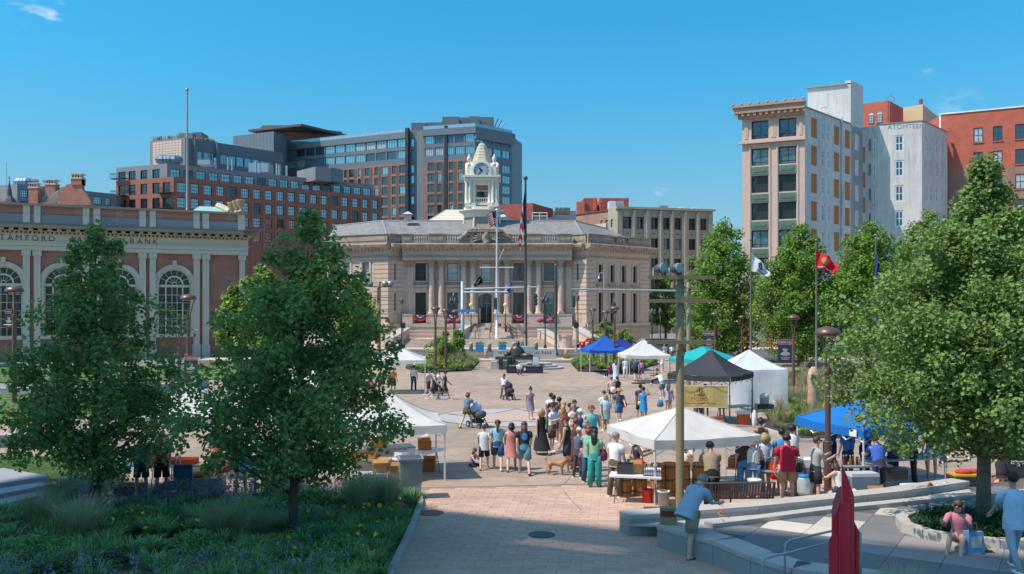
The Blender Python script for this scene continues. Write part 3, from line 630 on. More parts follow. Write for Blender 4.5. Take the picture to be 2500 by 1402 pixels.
# entablature block with four arched clock gables
MB().cbox(tx, ty, zb1-.02, hw*2+1.35, hw*2+1.35, .55).build('architrave', M_WH, th)
MB().cbox(tx, ty, zb1+.53, hw*2+2.1, hw*2+2.1, .3).build('cornice', M_WH, th); MB().cbox(tx, ty, zb1+.83, hw*2+.7, hw*2+.7, ZT(405)-zb1-.83).build('clock_stage', M_WH, th)
cz = ZT(417); cr = 19.2*mpx
for k in range(4):
 a = k*math.pi/2; ca_, sa_ = math.cos(a), math.sin(a); hb = hw+.6
 def tr(x, y, z): return (tx+x*ca_-y*sa_, ty+x*sa_+y*ca_, z)
 b = MB(); n = 20; ro = cr+.42
 fr = [tr(-ro, -hb, cz-ro*.95)]+[tr(ro*math.cos(math.pi-math.pi*i/n), -hb, cz+ro*math.sin(math.pi*i/n)) for i in range(n+1)]+[tr(ro, -hb, cz-ro*.95)]
 bk = [tr(-ro, 0, cz-ro*.95)]+[tr(ro*math.cos(math.pi-math.pi*i/n), 0, cz+ro*math.sin(math.pi*i/n)) for i in range(n+1)]+[tr(ro, 0, cz-ro*.95)]
 b.v = fr+bk; L_ = len(fr); b.f = [tuple(range(L_-1, -1, -1))]+[(i, i+1, i+1+L_, i+L_) for i in range(L_-1)]
 b.build('clock_gable', M_WH, th)
 b = MB()
 for i in range(32):
  q0, q1 = 2*math.pi*i/32, 2*math.pi*(i+1)/32
  for (ra, rb) in ((cr, cr+.3),):
   b.quad(tr(ra*math.cos(q0), -hb-.16, cz+ra*math.sin(q0)), tr(rb*math.cos(q0), -hb-.12, cz+rb*math.sin(q0)), tr(rb*math.cos(q1), -hb-.12, cz+rb*math.sin(q1)), tr(ra*math.cos(q1), -hb-.16, cz+ra*math.sin(q1)))
   b.quad(tr(rb*math.cos(q0), -hb-.12, cz+rb*math.sin(q0)), tr(rb*math.cos(q0), -hb, cz+rb*math.sin(q0)), tr(rb*math.cos(q1), -hb, cz+rb*math.sin(q1)), tr(rb*math.cos(q1), -hb-.12, cz+rb*math.sin(q1)))
   b.quad(tr(ra*math.cos(q0), -hb-.16, cz+ra*math.sin(q0)), tr(ra*math.cos(q1), -hb-.16, cz+ra*math.sin(q1)), tr(ra*math.cos(q1), -hb+.05, cz+ra*math.sin(q1)), tr(ra*math.cos(q0), -hb+.05, cz+ra*math.sin(q0)))
 b.build('clock_bezel', M_WH, th)
 if k in (0, 3, 1):
  b = MB(); b.quad(*[tr(cr*math.cos(2*math.pi*i/32), -hb-.02, cz+cr*math.sin(2*math.pi*i/32)) for i in range(32)]); fo = b.build('clock_face', mat('clock_glass', (.52, .58, .68), .3, var=.1), th)
  b = MB(); b.quad(*[tr(cr*.58*math.cos(2*math.pi*i/32), -hb-.03, cz+cr*.58*math.sin(2*math.pi*i/32)) for i in range(32)]); b.build('clock_centre', mat('clock_glass_inner', (.38, .43, .52), .3, var=.1), fo)
  num = ['XII', 'I', 'II', 'III', 'IIII', 'V', 'VI', 'VII', 'VIII', 'IX', 'X', 'XI']; b = MB()
  for i, s_ in enumerate(num):
   q = math.pi/2-i*math.pi/6; w = .085
   tot = sum({'I': 1, 'V': 2, 'X': 2}[c_] for c_ in s_)*w*1.3; off = -tot/2
   def stroke(u0, v0, u1, v1, wd=.055):
    def pt(u, v): r_ = cr*.78+v; return (r_*math.cos(q)+u*math.sin(q), r_*math.sin(q)-u*math.cos(q))
    d_ = Vector((u1-u0, v1-v0)).normalized(); nx_, ny_ = -d_.y*wd/2, d_.x*wd/2
    ps = [pt(u0+nx_, v0+ny_), pt(u1+nx_, v1+ny_), pt(u1-nx_, v1-ny_), pt(u0-nx_, v0-ny_)]
    b.quad(*[tr(p_[0], -hb-.045, cz+p_[1]) for p_ in ps])
   hh = cr*.16
   for c_ in s_:
    cw = {'I': 1, 'V': 2, 'X': 2}[c_]*w*1.3; m_ = off+cw/2
    if c_ == 'I': stroke(m_, -hh, m_, hh)
    elif c_ == 'V': stroke(m_-cw*.35, hh, m_, -hh); stroke(m_+cw*.35, hh, m_, -hh, .03)
    else: stroke(m_-cw*.35, hh, m_+cw*.35, -hh); stroke(m_+cw*.35, hh, m_-cw*.35, -hh, .03)
    off += cw
  b.build('numerals', mat('clock_black', (.02, .02, .025), .5), fo)
  for ang_, ln, wd in ((-(36*6), cr*.78, .1), (-(10.6*30), cr*.5, .15)):
   q = math.pi/2+R(ang_); b = MB(); d_ = Vector((math.cos(q), math.sin(q))); nrm = Vector((-d_.y, d_.x))
   ps = [d_*-.2+nrm*wd*.5, d_*ln*.7+nrm*wd, d_*ln, d_*ln*.7-nrm*wd, d_*-.2-nrm*wd*.5]; b.quad(*[tr(p_.x, -hb-.07, cz+p_.y) for p_ in ps][::-1]); b.build('clock_hand', MT['clock_black'], fo)
 c_ = tr(hw*1.02, -hw*1.02, 0)
 MB().lathe([(.32, 0), (.34, .35), (.14, .45), (.16, .6), (.36, 1.0), (.36, 1.3), (.14, 1.55), (.09, 1.8), (.01, 1.95)], c_[0], c_[1], ZT(404), 10).build('urn', M_WH, th, smooth=True)
MB().lathe([(29*mpx, ZT(405)), (27.5*mpx, ZT(398)), (24*mpx, ZT(385)), (18*mpx, ZT(368)), (11.5*mpx, ZT(352)), (7*mpx, ZT(344.5)), (4*mpx, ZT(342.5))], tx, ty, 0, 8, rot=math.pi/8).build('spire', mat('cream_spire', (.56, .51, .38), .65, var=.08, vs=2, stain=.2), th)
for yy in range(350, 404, 8):
 r = np.interp(yy, [342.5, 344.5, 352, 368, 385, 398, 405], [4, 7, 11.5, 18, 24, 27.5, 29])*mpx+.02
 MB().lathe([(r, ZT(yy)-.03), (r+.035, ZT(yy)), (r-.01, ZT(yy)+.03)], tx, ty, 0, 8, rot=math.pi/8).build('spire_seam', MT['cream_spire'], th)
M_STEP = speckle('step_stone', (.66, .54, .44), (.46, .38, .31), 20, .4, stain=.3)
# ---- steps, cheek walls
steps = []
for i in range(8):
 hgt = (i+1)*(zlo-ZF-.12)/8; y0 = 122+i*.62
 sb = MB().box(at(935, 124)-rl.x, at(1440, 124)-rl.x, y0-rl.y, 128-rl.y-i*.02, 0.1, hgt+.06); sb.box(at(935, 124)-rl.x, at(1440, 124)-rl.x, y0-.07-rl.y, 128-rl.y-i*.02, hgt+.06, hgt+.12); o = sb.build('step', M_STEP, th)
MB().box(at(930, 124)-rl.x, at(1440, 130)-rl.x, 127.0-rl.y, 131-rl.y, .0, zlo-ZF).build('landing', M_STEP, th)
for i in range(14):
 w = 50+max(0, 10-i)*1.1
 MB().box(at(1190-w, 129)-rl.x, at(1190+w, 129)-rl.x, 127.4+i*.3-rl.y, 132.6-rl.y, zlo-ZF-.05, zlo-ZF+(i+1)*(zl0-zlo)/14).build('step', M_STEP, th)
def cheek(px0, d0, y0, px1, d1, y1, w=1.0, yb=None):
 a, c = P2(px0, d0), P2(px1, d1); d_ = (c-a).normalized(); n_ = Vector((-d_.y, d_.x))*w/2; b = MB(); n = 0
 za_, zb_ = zz(y0, d0), zz(y1, d1)
 q = [(a+n_, za_), (c+n_, zb_), (c-n_, zb_), (a-n_, za_)]
 b.v = [(p.x-rl.x, p.y-rl.y, 0) for p, _ in q]+[(p.x-rl.x, p.y-rl.y, z-rl.z) for p, z in q]; b.f = [(3, 2, 1, 0), (4, 5, 6, 7), (0, 1, 5, 4), (1, 2, 6, 5), (2, 3, 7, 6), (3, 0, 4, 7)]
 o = b.build('cheek_wall', M_LIMEG if 0 else M_LIME, th); b = MB(); n_ *= 1.18; q = [(a+n_, za_), (c+n_, zb_), (c-n_, zb_), (a-n_, za_)]
 b.v = [(p.x-rl.x, p.y-rl.y, z-rl.z+.01) for p, z in q]+[(p.x-rl.x, p.y-rl.y, z-rl.z+.2) for p, z in q]; b.f = [(3, 2, 1, 0), (4, 5, 6, 7), (0, 1, 5, 4), (1, 2, 6, 5), (2, 3, 7, 6), (3, 0, 4, 7)]
 b.build('coping', M_GRANL, th)
cheek(948, 120, 828, 990, 129, 803, 1.3); cheek(1385, 120, 838, 1322, 129, 806, 1.3); cheek(1460, 120, 832, 1408, 129, 801, 1.3); cheek(1110, 125.5, 818, 1150, 131, 793, .9); 
MB().lathe([(.95, 0), (.95, 1.7), (1.05, 1.72), (1.05, 1.95)], at(1380, 120)-rl.x, 120-rl.y, 0, 16).build('drum', M_LIME, th)
b = MB()
for px0, px1, y0, y1, d0, d1 in ((1160, 1172, 812, 792, 127.2, 131), (1223, 1250, 790, 812, 131, 127.2), (1196, 1200, 812, 792, 127.2, 131), (1232, 1262, 790, 812, 131, 127.4)):
 for h in (0, -.45): b.tube([(at(px0, d0)-rl.x, d0-rl.y, zz(y0, d0)-rl.z+.3+h), (at(px1, d1)-rl.x, d1-rl.y, zz(y1, d1)-rl.z+.3+h)], .045, 6)
 for t in (0, .5, 1):
  d_ = d0+(d1-d0)*t; X = at(px0, d0)*(1-t)+at(px1, d1)*t; z1_ = zz(y0, d0)*(1-t)+zz(y1, d1)*t+.3; b.tube([(X-rl.x, d_-rl.y, z1_-1.3-rl.z), (X-rl.x, d_-rl.y, z1_-rl.z)], .045, 6)
b.build('handrail', mat('dark_iron', (.05, .045, .045), .5, .4), th)
# bunting swags hung under the lower windows: things of their own
def bunting(px0, px1, y0, label, gr='bunting swags on the town hall'):
 x0, x1 = fc.lx(px0), fc.lx(px1); xc = (x0+x1)/2; w = (x1-x0)/2; zt = Z(y0); b_ = {0: MB(), 1: MB(), 2: MB()}
 root = empty('bunting', (0, 0, 0), 0, label, 'bunting', gr); root.location = (fc.p0.x+fc.d.x*xc, fc.p0.y-1.95, zt); n = 18
 for ring, (ra, rb) in enumerate(((.0, .3), (.3, .52), (.52, .78), (.78, 1.0))):
  for i in range(n):
   q0, q1 = math.pi*i/n, math.pi*(i+1)/n; k = (2, 0, 1, 2)[ring] if not (ring == 1 and i % 2) else 1
   P = lambda r, q, jj: (-w*r*math.cos(q), -.05-.05*(jj % 2)-.05*r, -w*.92*r*math.sin(q))
   b_[k].quad(P(ra, q0, i), P(rb, q0, i), P(rb, q1, i+1), P(ra, q1, i+1))
 for k, (nm, cl) in enumerate((('white_stripe', (.8, .8, .8)), ('blue_stripe', (.03, .04, .12)), ('red_stripe', (.6, .03, .03)))): 
  o = b_[k].build(nm, CLOTH, root, col=cl)
  md_ = o.modifiers.new('thick', 'SOLIDIFY'); md_.thickness = .02
bunting(1013, 1046, 769, 'red white and blue bunting below the leftmost window of the columned front')
bunting(1091, 1124, 769, 'red white and blue bunting below the window left of the arched door')
bunting(1252, 1282, 769, 'red white and blue bunting beside the tall dark flagpole')
bunting(1328, 1358, 769, 'red white and blue bunting below the rightmost window of the columned front')

# ================= bank =================
bk_r = P2(597, 102); bk_l = far_end(bk_r, 5700, -220)
bk = empty('bank_building', (bk_r.x, bk_r.y, ZF), 0, 'red brick bank with pale stone pilasters and tall arched windows', 'bank')
fb = Face(bk, bk_l, bk_r); ZB = lambda y: zz(y, 102)
z6, z5, z4, z3, z2, z1, z0 = ZB(520), ZB(544), ZB(565), ZB(585), ZB(606), ZB(624), ZF-.1
bays = [8, 152, 292, 426]; pil = [(-62, -46), (-36, -20), (56, 73), (83, 99), (202, 218), (228, 245), (340, 356), (365, 380), (472, 487), (494, 510)]
bz = zz(694.6, fb.D(426)); bb = zz(815, fb.D(426)); rr_ = 1.78; holes = []
for px in bays+[-90]: xc = fb.lx(px); holes.append((xc-rr_, xc+rr_, bb, bz+rr_))
sq = (fb.lx(536.5), fb.lx(556), zz(786, 101.5), zz(750, 101.5))
fb.wall(z0, z1, holes+[sq], M_BRICK, .5)
fb.window(*sq, nx=2, ny=3, pane=M_GLD, inset=.2, fcol=(.75, .73, .62), t=.12)
for h in holes:
 xc = (h[0]+h[1])/2
 arch_fill(fb, xc, bz, rr_, h[0], h[1], h[3], M_BRICK); arch_ring(fb, xc, bz, rr_-.02, rr_+.48, -.16, .1, M_LIMEG)
 fb.box('keystone', xc-.22, xc+.22, -.3, 0, bz+rr_+.35, bz+rr_+.95, M_LIMEG)
 for s_ in (-1, 1): fb.box('jamb', xc+s_*(rr_+.22)-.24, xc+s_*(rr_+.22)+.24, -.14, 0, bb, bz-.3, M_LIMEG); fb.box('impost', xc+s_*(rr_+.22)-.3, xc+s_*(rr_+.22)+.3, -.2, 0, bz-.3, bz, M_LIMEG)
 fb.box('sill', h[0]-.5, h[1]+.5, -.3, .3, bb-.4, bb, M_LIMEG)
 pn = fb.box('pane', h[0]+.05, h[1]-.05, .42, .46, bb, bz+rr_, glassy('bank_pane', (.015, .017, .02), mirror=.04))
 fcl = (.72, .64, .46)
 fr = MB(); zt_ = bz-.05
 for x in (-rr_, -.98, .83, rr_-.15): fr.box(xc+x, xc+x+.15, .28, .4, bb, zt_-.25)
 fr.box(h[0], h[1], .22, .41, zt_-.28, zt_)
 wf = fb.add('window_frame', fr, PAINT, fcl)
 fr = MB()
 for x in (-.28, .27): fr.box(xc+x, xc+x+.06, .31, .4, bb, zt_-.28)
 for i in range(1, 6): z = bb+(zt_-.28-bb)*i/6; fr.box(h[0]+.15, h[1]-.15, .33, .4, z-.03, z+.03)
 for i in range(1, 7): q = math.pi*i/7; fr.tube([(xc+.95*math.cos(q), .36, bz+.95*math.sin(q)), (xc+rr_*math.cos(q), .36, bz+rr_*math.sin(q))], .04, 4)
 for i in range(1, 6): q = math.pi*i/6; fr.tube([(xc+.25*math.cos(q), .36, bz+.25*math.sin(q)), (xc+.8*math.cos(q), .36, bz+.8*math.sin(q))], .03, 4)
 fb.add('muntins', fr, PAINT, fcl)
 arch_ring(fb, xc, bz, .82, .98, .24, .4, M_WH, 'fan_arch'); arch_ring(fb, xc, bz, rr_-.16, rr_+.0, .2, .4, M_WH, 'frame_arch'); arch_ring(fb, xc, bz, .2, .28, .3, .4, M_WH, 'hub', 10)
for a, c in pil+[(584, 597)]:
 a, c = fb.lx(a), min(fb.lx(c), fb.L+.4); fb.box('pilaster', a, c, -.3, 0, z0, z1-.6, M_LIMEG); fb.box('pilaster_capital', a-.12, c+.12, -.42, 0, z1-.6, z1-.02, M_LIMEG); fb.box('pilaster_base', a-.1, c+.1, -.4, 0, z0, z0+1.6, M_LIMEG)
fb.box('pier_strip', fb.lx(101), fb.lx(101)+.01, -.001, 0, 0, .1, M_LIMEG)
E = .8
fb.box('architrave', -2, fb.L+.35, -.4, .6, z1, z1+.45, M_LIMEG); fb.box('architrave', -2, fb.L+.35, -.45, .6, z1+.47, z2, M_LIMEG); fb.box('fascia', -2, fb.L+.4, -.56, .6, z2, z2+.12, M_LIMEG)
fb.box('frieze', -2, fb.L+.35, -.38, .6, z2+.12, z3-.05, M_LIMEG)
b = MB(); n = int(fb.L/.42)
for i in range(n): x = fb.L+.4-i*.42; b.box(x-.24, x, -.62, -.38, z3-.15, z3+.1)
fb.add('dentils', b, mat('cream_stone', (.55, .47, .33), .85, var=.15, stain=.3))
b = MB(); n = int(fb.L/.9)
for i in range(n): x = fb.L+.6-i*.9; b.box(x-.42, x, -1.25, -.38, z3+.22, z3+.42)
fb.add('modillions', b, MT['cream_stone'])
fb.box('bed_moulding', -2, fb.L+.6, -.75, .6, z3+.1, z3+.22, MT['cream_stone'])
fb.box('cornice', -2, fb.L+1.2, -1.5, .6, z3+.44, z4-.12, M_LIMED); fb.box('gutter_edge', -2, fb.L+1.6, -1.62, .6, z4-.12, z4, mat('lead_grey', (.2, .2, .21), .7, var=.2, vs=2))
fb.box('parapet_base', -2, fb.L+.1, -.15, 1.0, z4, z5, mat('grey_cement', (.27, .27, .27), .9, var=.2, vs=1, stain=.4))
fb.box('parapet_wall', -2, fb.L+.05, .02, 1.0, z5, z6-.25, M_BRICK); fb.box('parapet_coping', -2, fb.L+.2, -.25, 1.2, z6-.25, z6, M_LIMED)
for a, c in pil[2:]+[(580, 597)]:
 a, c = fb.lx(a), fb.lx(c); fb.box('parapet_pier', a, c, -.14, 0.02, z5+.02, z6-.25, M_LIMEG); fb.box('parapet_pier', a, c, -.32, -.15, z4, z5+.02, M_LIMEG)
for i in range(-2, 12): x = i*3.2; fb.box('parapet_joint', x, x+.04, -.16, -.149, z4, z5, mat('pale_joint', (.4, .4, .4), .9))
back = Vector((-fb.d.y, fb.d.x))*26
body(bk, [bk_l+fb.d*-1+Vector((-fb.d.y, fb.d.x))*.7, bk_r+Vector((-fb.d.y, fb.d.x))*.7, bk_r+back, bk_l+back], ZF, z4, M_BRICK)
fs = Face(bk, bk_r, bk_r+back); fs.wall(z0, z1, [], M_BRICK, .1); fs.box('cornice', -1.5, fs.L, -1.5, .3, z3+.44, z4-.12, M_LIMED); fs.box('frieze', -.3, fs.L, -.35, .3, z1, z3+.44, M_LIMEG); fs.box('parapet_wall', 0, fs.L, -.1, .8, z4, z6, M_BRICK)
for px, s_ in ((0, -9), (1, 0)): pass
txt = 'TAMFORD'
def lay(word, px0, px1, first=True):
 n = len(word)
 for i, ch in enumerate(word):
  x = fb.lx(px0+(px1-px0)*i/(n-1)); p = fb.p0+fb.d*x; zc_ = zz(587+20*.0+0, 100)
  o = text(ch, .85, mat('letter_red', (.30, .05, .04), .8, var=.05), bk, fb.loc+Vector((fb.d.x*x+fb.d.y*.395*1, fb.d.y*x-fb.d.x*.395, (z2+z3)/2-.12)), (R(90), 0, fb.a), 'letter')
lay('STAMFORD', -14, 127); lay('SAVINGS', 178, 278); lay('BANK', 322, 379)
# urns on the far corner, copper skylight, roof flagpole
for px, y in ((566, 498), (578, 500), (588, 499)):
 D = 103+(578-px)*.12; MB().lathe([(.35, 0), (.35, .25), (.14, .35), (.16, .55), (.45, .95), (.48, 1.3), (.6, 1.45), (.55, 1.5), (.05, 1.35)], at(px, D)-bk.location.x, D-bk.location.y, z6-ZF, 12).build('urn', mat('terracotta_urn', (.5, .36, .22), .8, var=.2), bk, smooth=True)
b = MB(); D = 112; q = [(at(463, D), D, zz(519, D)), (at(563, D), D, zz(520, D)), (at(563, D+8), D+8, zz(520, D)), (at(463, D+8), D+8, zz(519, D)), (at(487, D+3), D+3, zz(497, D)), (at(533, D+3), D+3, zz(499, D)), (at(533, D+5), D+5, zz(499, D)), (at(487, D+5), D+5, zz(497, D))]
b.v = [(x-bk.location.x, y-bk.location.y, z-ZF) for x, y, z in q]; b.f = [(0, 1, 5, 4), (1, 2, 6, 5), (2, 3, 7, 6), (3, 0, 4, 7), (4, 5, 6, 7)]
b.build('copper_skylight', mat('copper_patina', (.28, .48, .40), .7, var=.15, vs=2), bk)
b = MB(); b.tube([b_ for b_ in [(q[5][0]-bk.location.x, q[5][1]-bk.location.y, q[5][2]-ZF+.15), (q[1][0]-bk.location.x, q[1][1]-bk.location.y, q[1][2]-ZF+.15)]], .45, 6); b.build('skylight_ridge', MT['cream_stone'], bk)
def pole(name, px, D, ytop, ybase, r0_, r1_, col, label, cat, ball=True, group=None, zbase=None):
 zb_ = zz(ybase, D) if zbase is None else zbase; root = empty(name, (at(px, D), D, zb_), 0, label, cat, group); h = zz(ytop, D)-zb_
 MB().lathe([(r0_*1.8, 0), (r0_*1.8, .25), (r0_, .35), ((r0_+r1_)/2, h*.5), (r1_, h-.2), (r1_, h)], k=10).build('pole', METAL, root, col=col, smooth=True)
 if ball: MB().ell((0, 0, h+.1), (r1_*2.2, r1_*2.2, r1_*2.2)).build('finial', METAL, root, col=col, smooth=True)
 return root, h
pole('flagpole', 457, 125, 221, 520, .22, .12, (.42, .36, .33), 'bare rusty flagpole rising behind the bank roof', 'flagpole', zbase=z4-2)
# ================= apartment blocks behind =================
def roofbox(root, px0, px1, ytop, ybot, D, dep, m, name='penthouse', col=None, D1=None):
 rl = root.location; a, c = P2(px0, D), P2(px1, D1 or D); n_ = Vector((-(c-a).y, (c-a).x)).normalized()*dep
 return body(root, [a, c, c+n_, a+n_], zz(ybot, D), zz(ytop, D), m, name, col)
ba = empty('brick_apartment_building', (at(424, 200), 200, ZF), 0, 'long red brick apartment block with grey top storey and metal balconies', 'apartment block')
cA = P2(424, 200); rA_ = P2(932, 236); lA = P2(283, 207); zt = zz(432, 200); zg = zz(394, 200)
fr_ = Face(ba, cA, rA_); fl_ = Face(ba, lA, cA)
rows = [(zz(b_, 200), zz(t_, 200)) for t_, b_ in ((443.8, 469.5), (480.9, 506.6), (518, 543.7), (555, 581))]
cols = fr_.cols((432.6, 923, 18, .66)); PN = [M_GL, M_GL, M_GL, M_GLD, M_GL, M_GLT]
fr_.grid(cols, rows, M_BRICKD, (ZF, zt), 4, 3, depth=.5, panes=PN, t=.14, fcol=(.03, .035, .045))
for a, c in cols: fr_.box('pier', c+.55, c+1.15 if c+1.15 < fr_.L else fr_.L, -.18, 0, ZF, zt-1.5, M_BRICKD)
rows_l = rows; cl = [(fl_.lx(a), fl_.lx(c)) for a, c in ((289, 307), (314, 331), (343, 360), (372, 390), (397, 416))]
fl_.grid(cl, rows_l, M_BRICKD, (ZF, zt), 3, 3, depth=.5, pane=M_GLD, t=.14)
gC = P2(408, 203); gR = P2(913, 239); gL = P2(284, 209.5)
fg = Face(ba, gC, gR); fgl = Face(ba, gL, gC)
fg.grid(fg.cols((416, 905, 18, .72)), [(zz(433, 203), zz(411, 203))], M_GREYL, (zt-.2, zg), 3, 2, depth=.4, panes=[M_GL, M_GL, M_GLT, M_GLD], t=.12)
fgl.grid([(fgl.lx(a), fgl.lx(c)) for a, c in ((289, 307), (314, 331), (343, 360), (372, 390))], [(zz(438, 203), zz(411, 203))], M_GREYL, (zt-.2, zg), 3, 3, depth=.4, pane=M_GLD, t=.14)
b = MB(); x = 0
b.box(0, fr_.L, -.05, 0, zt+1.1, zt+1.16); b.box(0, fr_.L, -.05, 0, zt+.1, zt+.15)
for i in range(120): xx = fr_.L*i/120; b.box(xx, xx+.04, -.04, -.01, zt, zt+1.1)
fr_.add('roof_railing', b, METAL, (.04, .045, .05))
for k, (px, rw) in enumerate(((298, 0), (298, 1), (408, 0), (408, 1), (298, -1), (298, 2))):
 xc = fl_.lx(px); z = (rows[0][0]+4.1 if rw == -1 else rows[rw][0]) if rw < 2 else rows[2][0]; b = MB(); b.box(xc-2.2, xc+2.2, -1.6, 0, z-.25, z-.1)
 for q in range(12): xx = xc-2.2+q*.39; b.box(xx, xx+.05, -1.6, -1.55, z-.1, z+1.0)
 b.box(xc-2.2, xc+2.2, -1.62, -1.55, z+1.0, z+1.08); b.box(xc-2.25, xc-2.2, -1.6, 0, z+1, z+1.08); b.box(xc+2.2, xc+2.25, -1.6, 0, z+1, z+1.08); fl_.add('balcony', b, METAL, (.035, .035, .04))
nrm = Vector((-fr_.d.y, fr_.d.x))
body(ba, [cA+Vector((-.5, 1.2)), rA_+nrm*.8, rA_+nrm*22, lA+Vector((2, 22)), lA+Vector((1.2, .6))], ZF, zt-.05, M_BRICKD); body(ba, [gC+Vector((-.3, 1)), gR+nrm*.8, gR+nrm*18, gL+Vector((2, 20)), gL+Vector((.8, .5))], zt, zg-.05, M_GREYL)
roofbox(ba, 770, 808, 407, 440, 222, 10, M_GREYL, D1=225); roofbox(ba, 808, 838, 409, 442, 225, 8, M_GREY, D1=229)
roofbox(ba, 482, 512, 390, 402, 222, 4, mat('hvac_metal', (.42, .46, .5), .4, .5), 'roof_unit'); roofbox(ba, 607, 655, 398, 420, 232, 5, MT['hvac_metal'], 'roof_unit')
for px, y0 in ((526, 386), (557, 384), (567, 389), (625, 393), (634, 398), (676, 400), (682, 404), (700, 405)): MB().lathe([(.28, 0), (.28, 6)], at(px, 224)-ba.location.x, 224-ba.location.y, zz(y0, 224)-ZF-6, 8).build('flue', MT['hvac_metal'], ba)
b = MB(); [b.ell((at(px, 215)-ba.location.x, 215-ba.location.y, zz(391, 215)-ZF), (2.2, 2, 1.3), 10, 6) for px in (400, 408, 418, 426)]; b.build('cooling_unit', mat('cooler_blue', (.16, .25, .33), .4, .4), ba)

dt = empty('dark_apartment_tower', (at(1160, 260), 260, ZF), 0, 'tall dark grey apartment tower with brick panels and teal glass top floors', 'apartment tower')
tC = P2(1160, 260); tR = P2(1250, 271); tB = P2(1033, 264.8); tS0, tS1 = P2(997, 268.5), P2(1033, 267.5); tA0, tA1 = P2(696, 289), P2(997, 267.5); zT = zz(310, 260)
pitch = 3.25; top1 = zz(337, 267); rowT = [(top1-2.5, top1), (top1-6.1, top1-3.6)]; rb = top1-7.6-.6
rowB = [(rb-k*pitch-2.5, rb-k*pitch) for k in range(9)]
def glassrows(f, px0, px1, n, q=.86, nx=3): f.grid(f.cols((px0, px1, n, q)), rowT, M_GREY, (rb+.6, zT), nx, 1, depth=.4, panes=[M_GLT, M_GLT, M_GLB, M_GLT, M_GLD], t=.13, fcol=(.12, .14, .16), wallname='upper_wall')
fA = Face(dt, tA0, tA1); fB = Face(dt, tB, tC); fS = Face(dt, tS0, tS1); fR = Face(dt, tC, tR)
glassrows(fA, 700, 994, 12, .88, 4); glassrows(fB, 1037, 1157, 5, .84, 4); glassrows(fR, 1163, 1245, 4, .86, 2)
PB = [M_GLD, M_GLT, M_GLD, M_GLD]
def bricky(f, cpx, nrow=9):
 cs = [(f.lx(a), f.lx(c)) for a, c in cpx]
 f.grid(cs, rowB[:nrow], M_BRICKB, (ZF, rb+.6), 2, 1, depth=.4, panes=PB, t=.12, fcol=(.08, .09, .1))
 for i, (a, c) in enumerate(cs): f.box('brown_panel', c+.05, c+1.1, -.03, 0, rowB[min(nrow, 9)-1][0], rb, mat('brown_panel', (.15, .095, .075), .7)); f.box('spandrel_strip', a, c, -.02, .3, ZF, rowB[nrow-1][0]-.1, M_BRICKB)
bricky(fA, [(840, 846), (852, 864), (874, 881), (890, 902), (914, 923.6), (932, 946.7), (956.5, 966.8), (975, 990)], 8)
bricky(fB, [(1044, 1060), (1068, 1078), (1096, 1107), (1119, 1130), (1141, 1151)]); 
fS.grid([(fS.lx(1003), fS.lx(1011.5))], rowT+rowB, M_GREY, (ZF, zT+.8), 1, 1, depth=.3, panes=[M_GLT, M_GLD], t=.12)
fR.grid([(fR.lx(1227), fR.lx(1246))], rowB, M_GREY, (ZF, rb+.6), 3, 1, depth=.3, panes=[M_GLT], t=.12, fcol=(.1, .13, .15))
fR.box('brick_panel', 1.2, fR.lx(1221), -.1, 0, ZF, rb+.4, M_BRICKB)
for k in range(7): fR.window(fR.lx(1207), fR.lx(1217), rowB[k][0], rowB[k][1], 2, 1, pane=M_GLT, inset=-.12, t=.12)
fB.box('roof_edge', -.4, fB.L+.3, -.35, .3, zT-1.9, zT+.1, M_GREY); fR.box('roof_edge', 0, fR.L+1.0, -.5, .3, zT-3.5, zT+.1, M_GREY); fA.box('roof_edge', 0, fA.L, -.35, .3, zT-1.9, zT, M_GREY)
fA.box('dark_fin', fA.L-.9, fA.L+.2, -.5, .5, ZF, zT+1.2, mat('dark_fin', (.03, .035, .045), .5)); fB.box('dark_fin', fB.lx(1085), fB.lx(1092), -.25, 0, ZF, zT+.9, MT['dark_fin'])
nA = Vector((-fA.d.y, fA.d.x)); nR = Vector((-fR.d.y, fR.d.x))
body(dt, [tA0+nA*.8, tA1+nA*.8, tA1+nA*16, tA0+nA*16], ZF, zT-.1, M_GREY); body(dt, [tS0+nA*1.5, tB+nA*.8, tC+nA*1.2+nR*.3, tR+nR*.8, tR+nA*14+nR*4, tS0+nA*16], ZF, zT-.1, M_GREY)
roofbox(dt, 1004, 1040, 300, 322, 270, 5, M_GREY); roofbox(dt, 1040, 1080, 299, 320, 272, 6, M_GREY); roofbox(dt, 1080, 1121, 285, 320, 268, 8, M_GREY); roofbox(dt, 1121, 1146, 287, 320, 273, 6, M_GREY); roofbox(dt, 1146, 1170, 284, 320, 268, 8, M_GREY); roofbox(dt, 1170, 1205, 286, 320, 274, 8, M_GREY)
for f in (fA, fB, fR):
 b = MB(); b.box(0, f.L, .02, .07, zT+1.15, zT+1.22); n = int(f.L/1.8)
 for i in range(n+1): b.box(f.L*i/n, f.L*i/n+.06, .02, .08, zT, zT+1.2)
 f.add('roof_railing', b, METAL, (.3, .35, .4)); f.box('rail_glass', 0, f.L, .04, .06, zT+.1, zT+1.1, glassy('rail_glass', (.25, .36, .42), mirror=.2))
b = MB(); x, y = at(1207, 268)-dt.location.x, 268-dt.location.y
for q in range(3): b.tube([(x+q, y, zz(312, 268)-ZF), (x+q*1.2+1.2, y, zz(290+4*q, 268)-ZF)], .15, 5)
b.build('antenna_frame', METAL, dt, col=(.05, .06, .08)); roofbox(dt, 945, 995, 319, 324, 276, 3, mat('white_unit', (.7, .72, .74), .5), 'roof_unit')
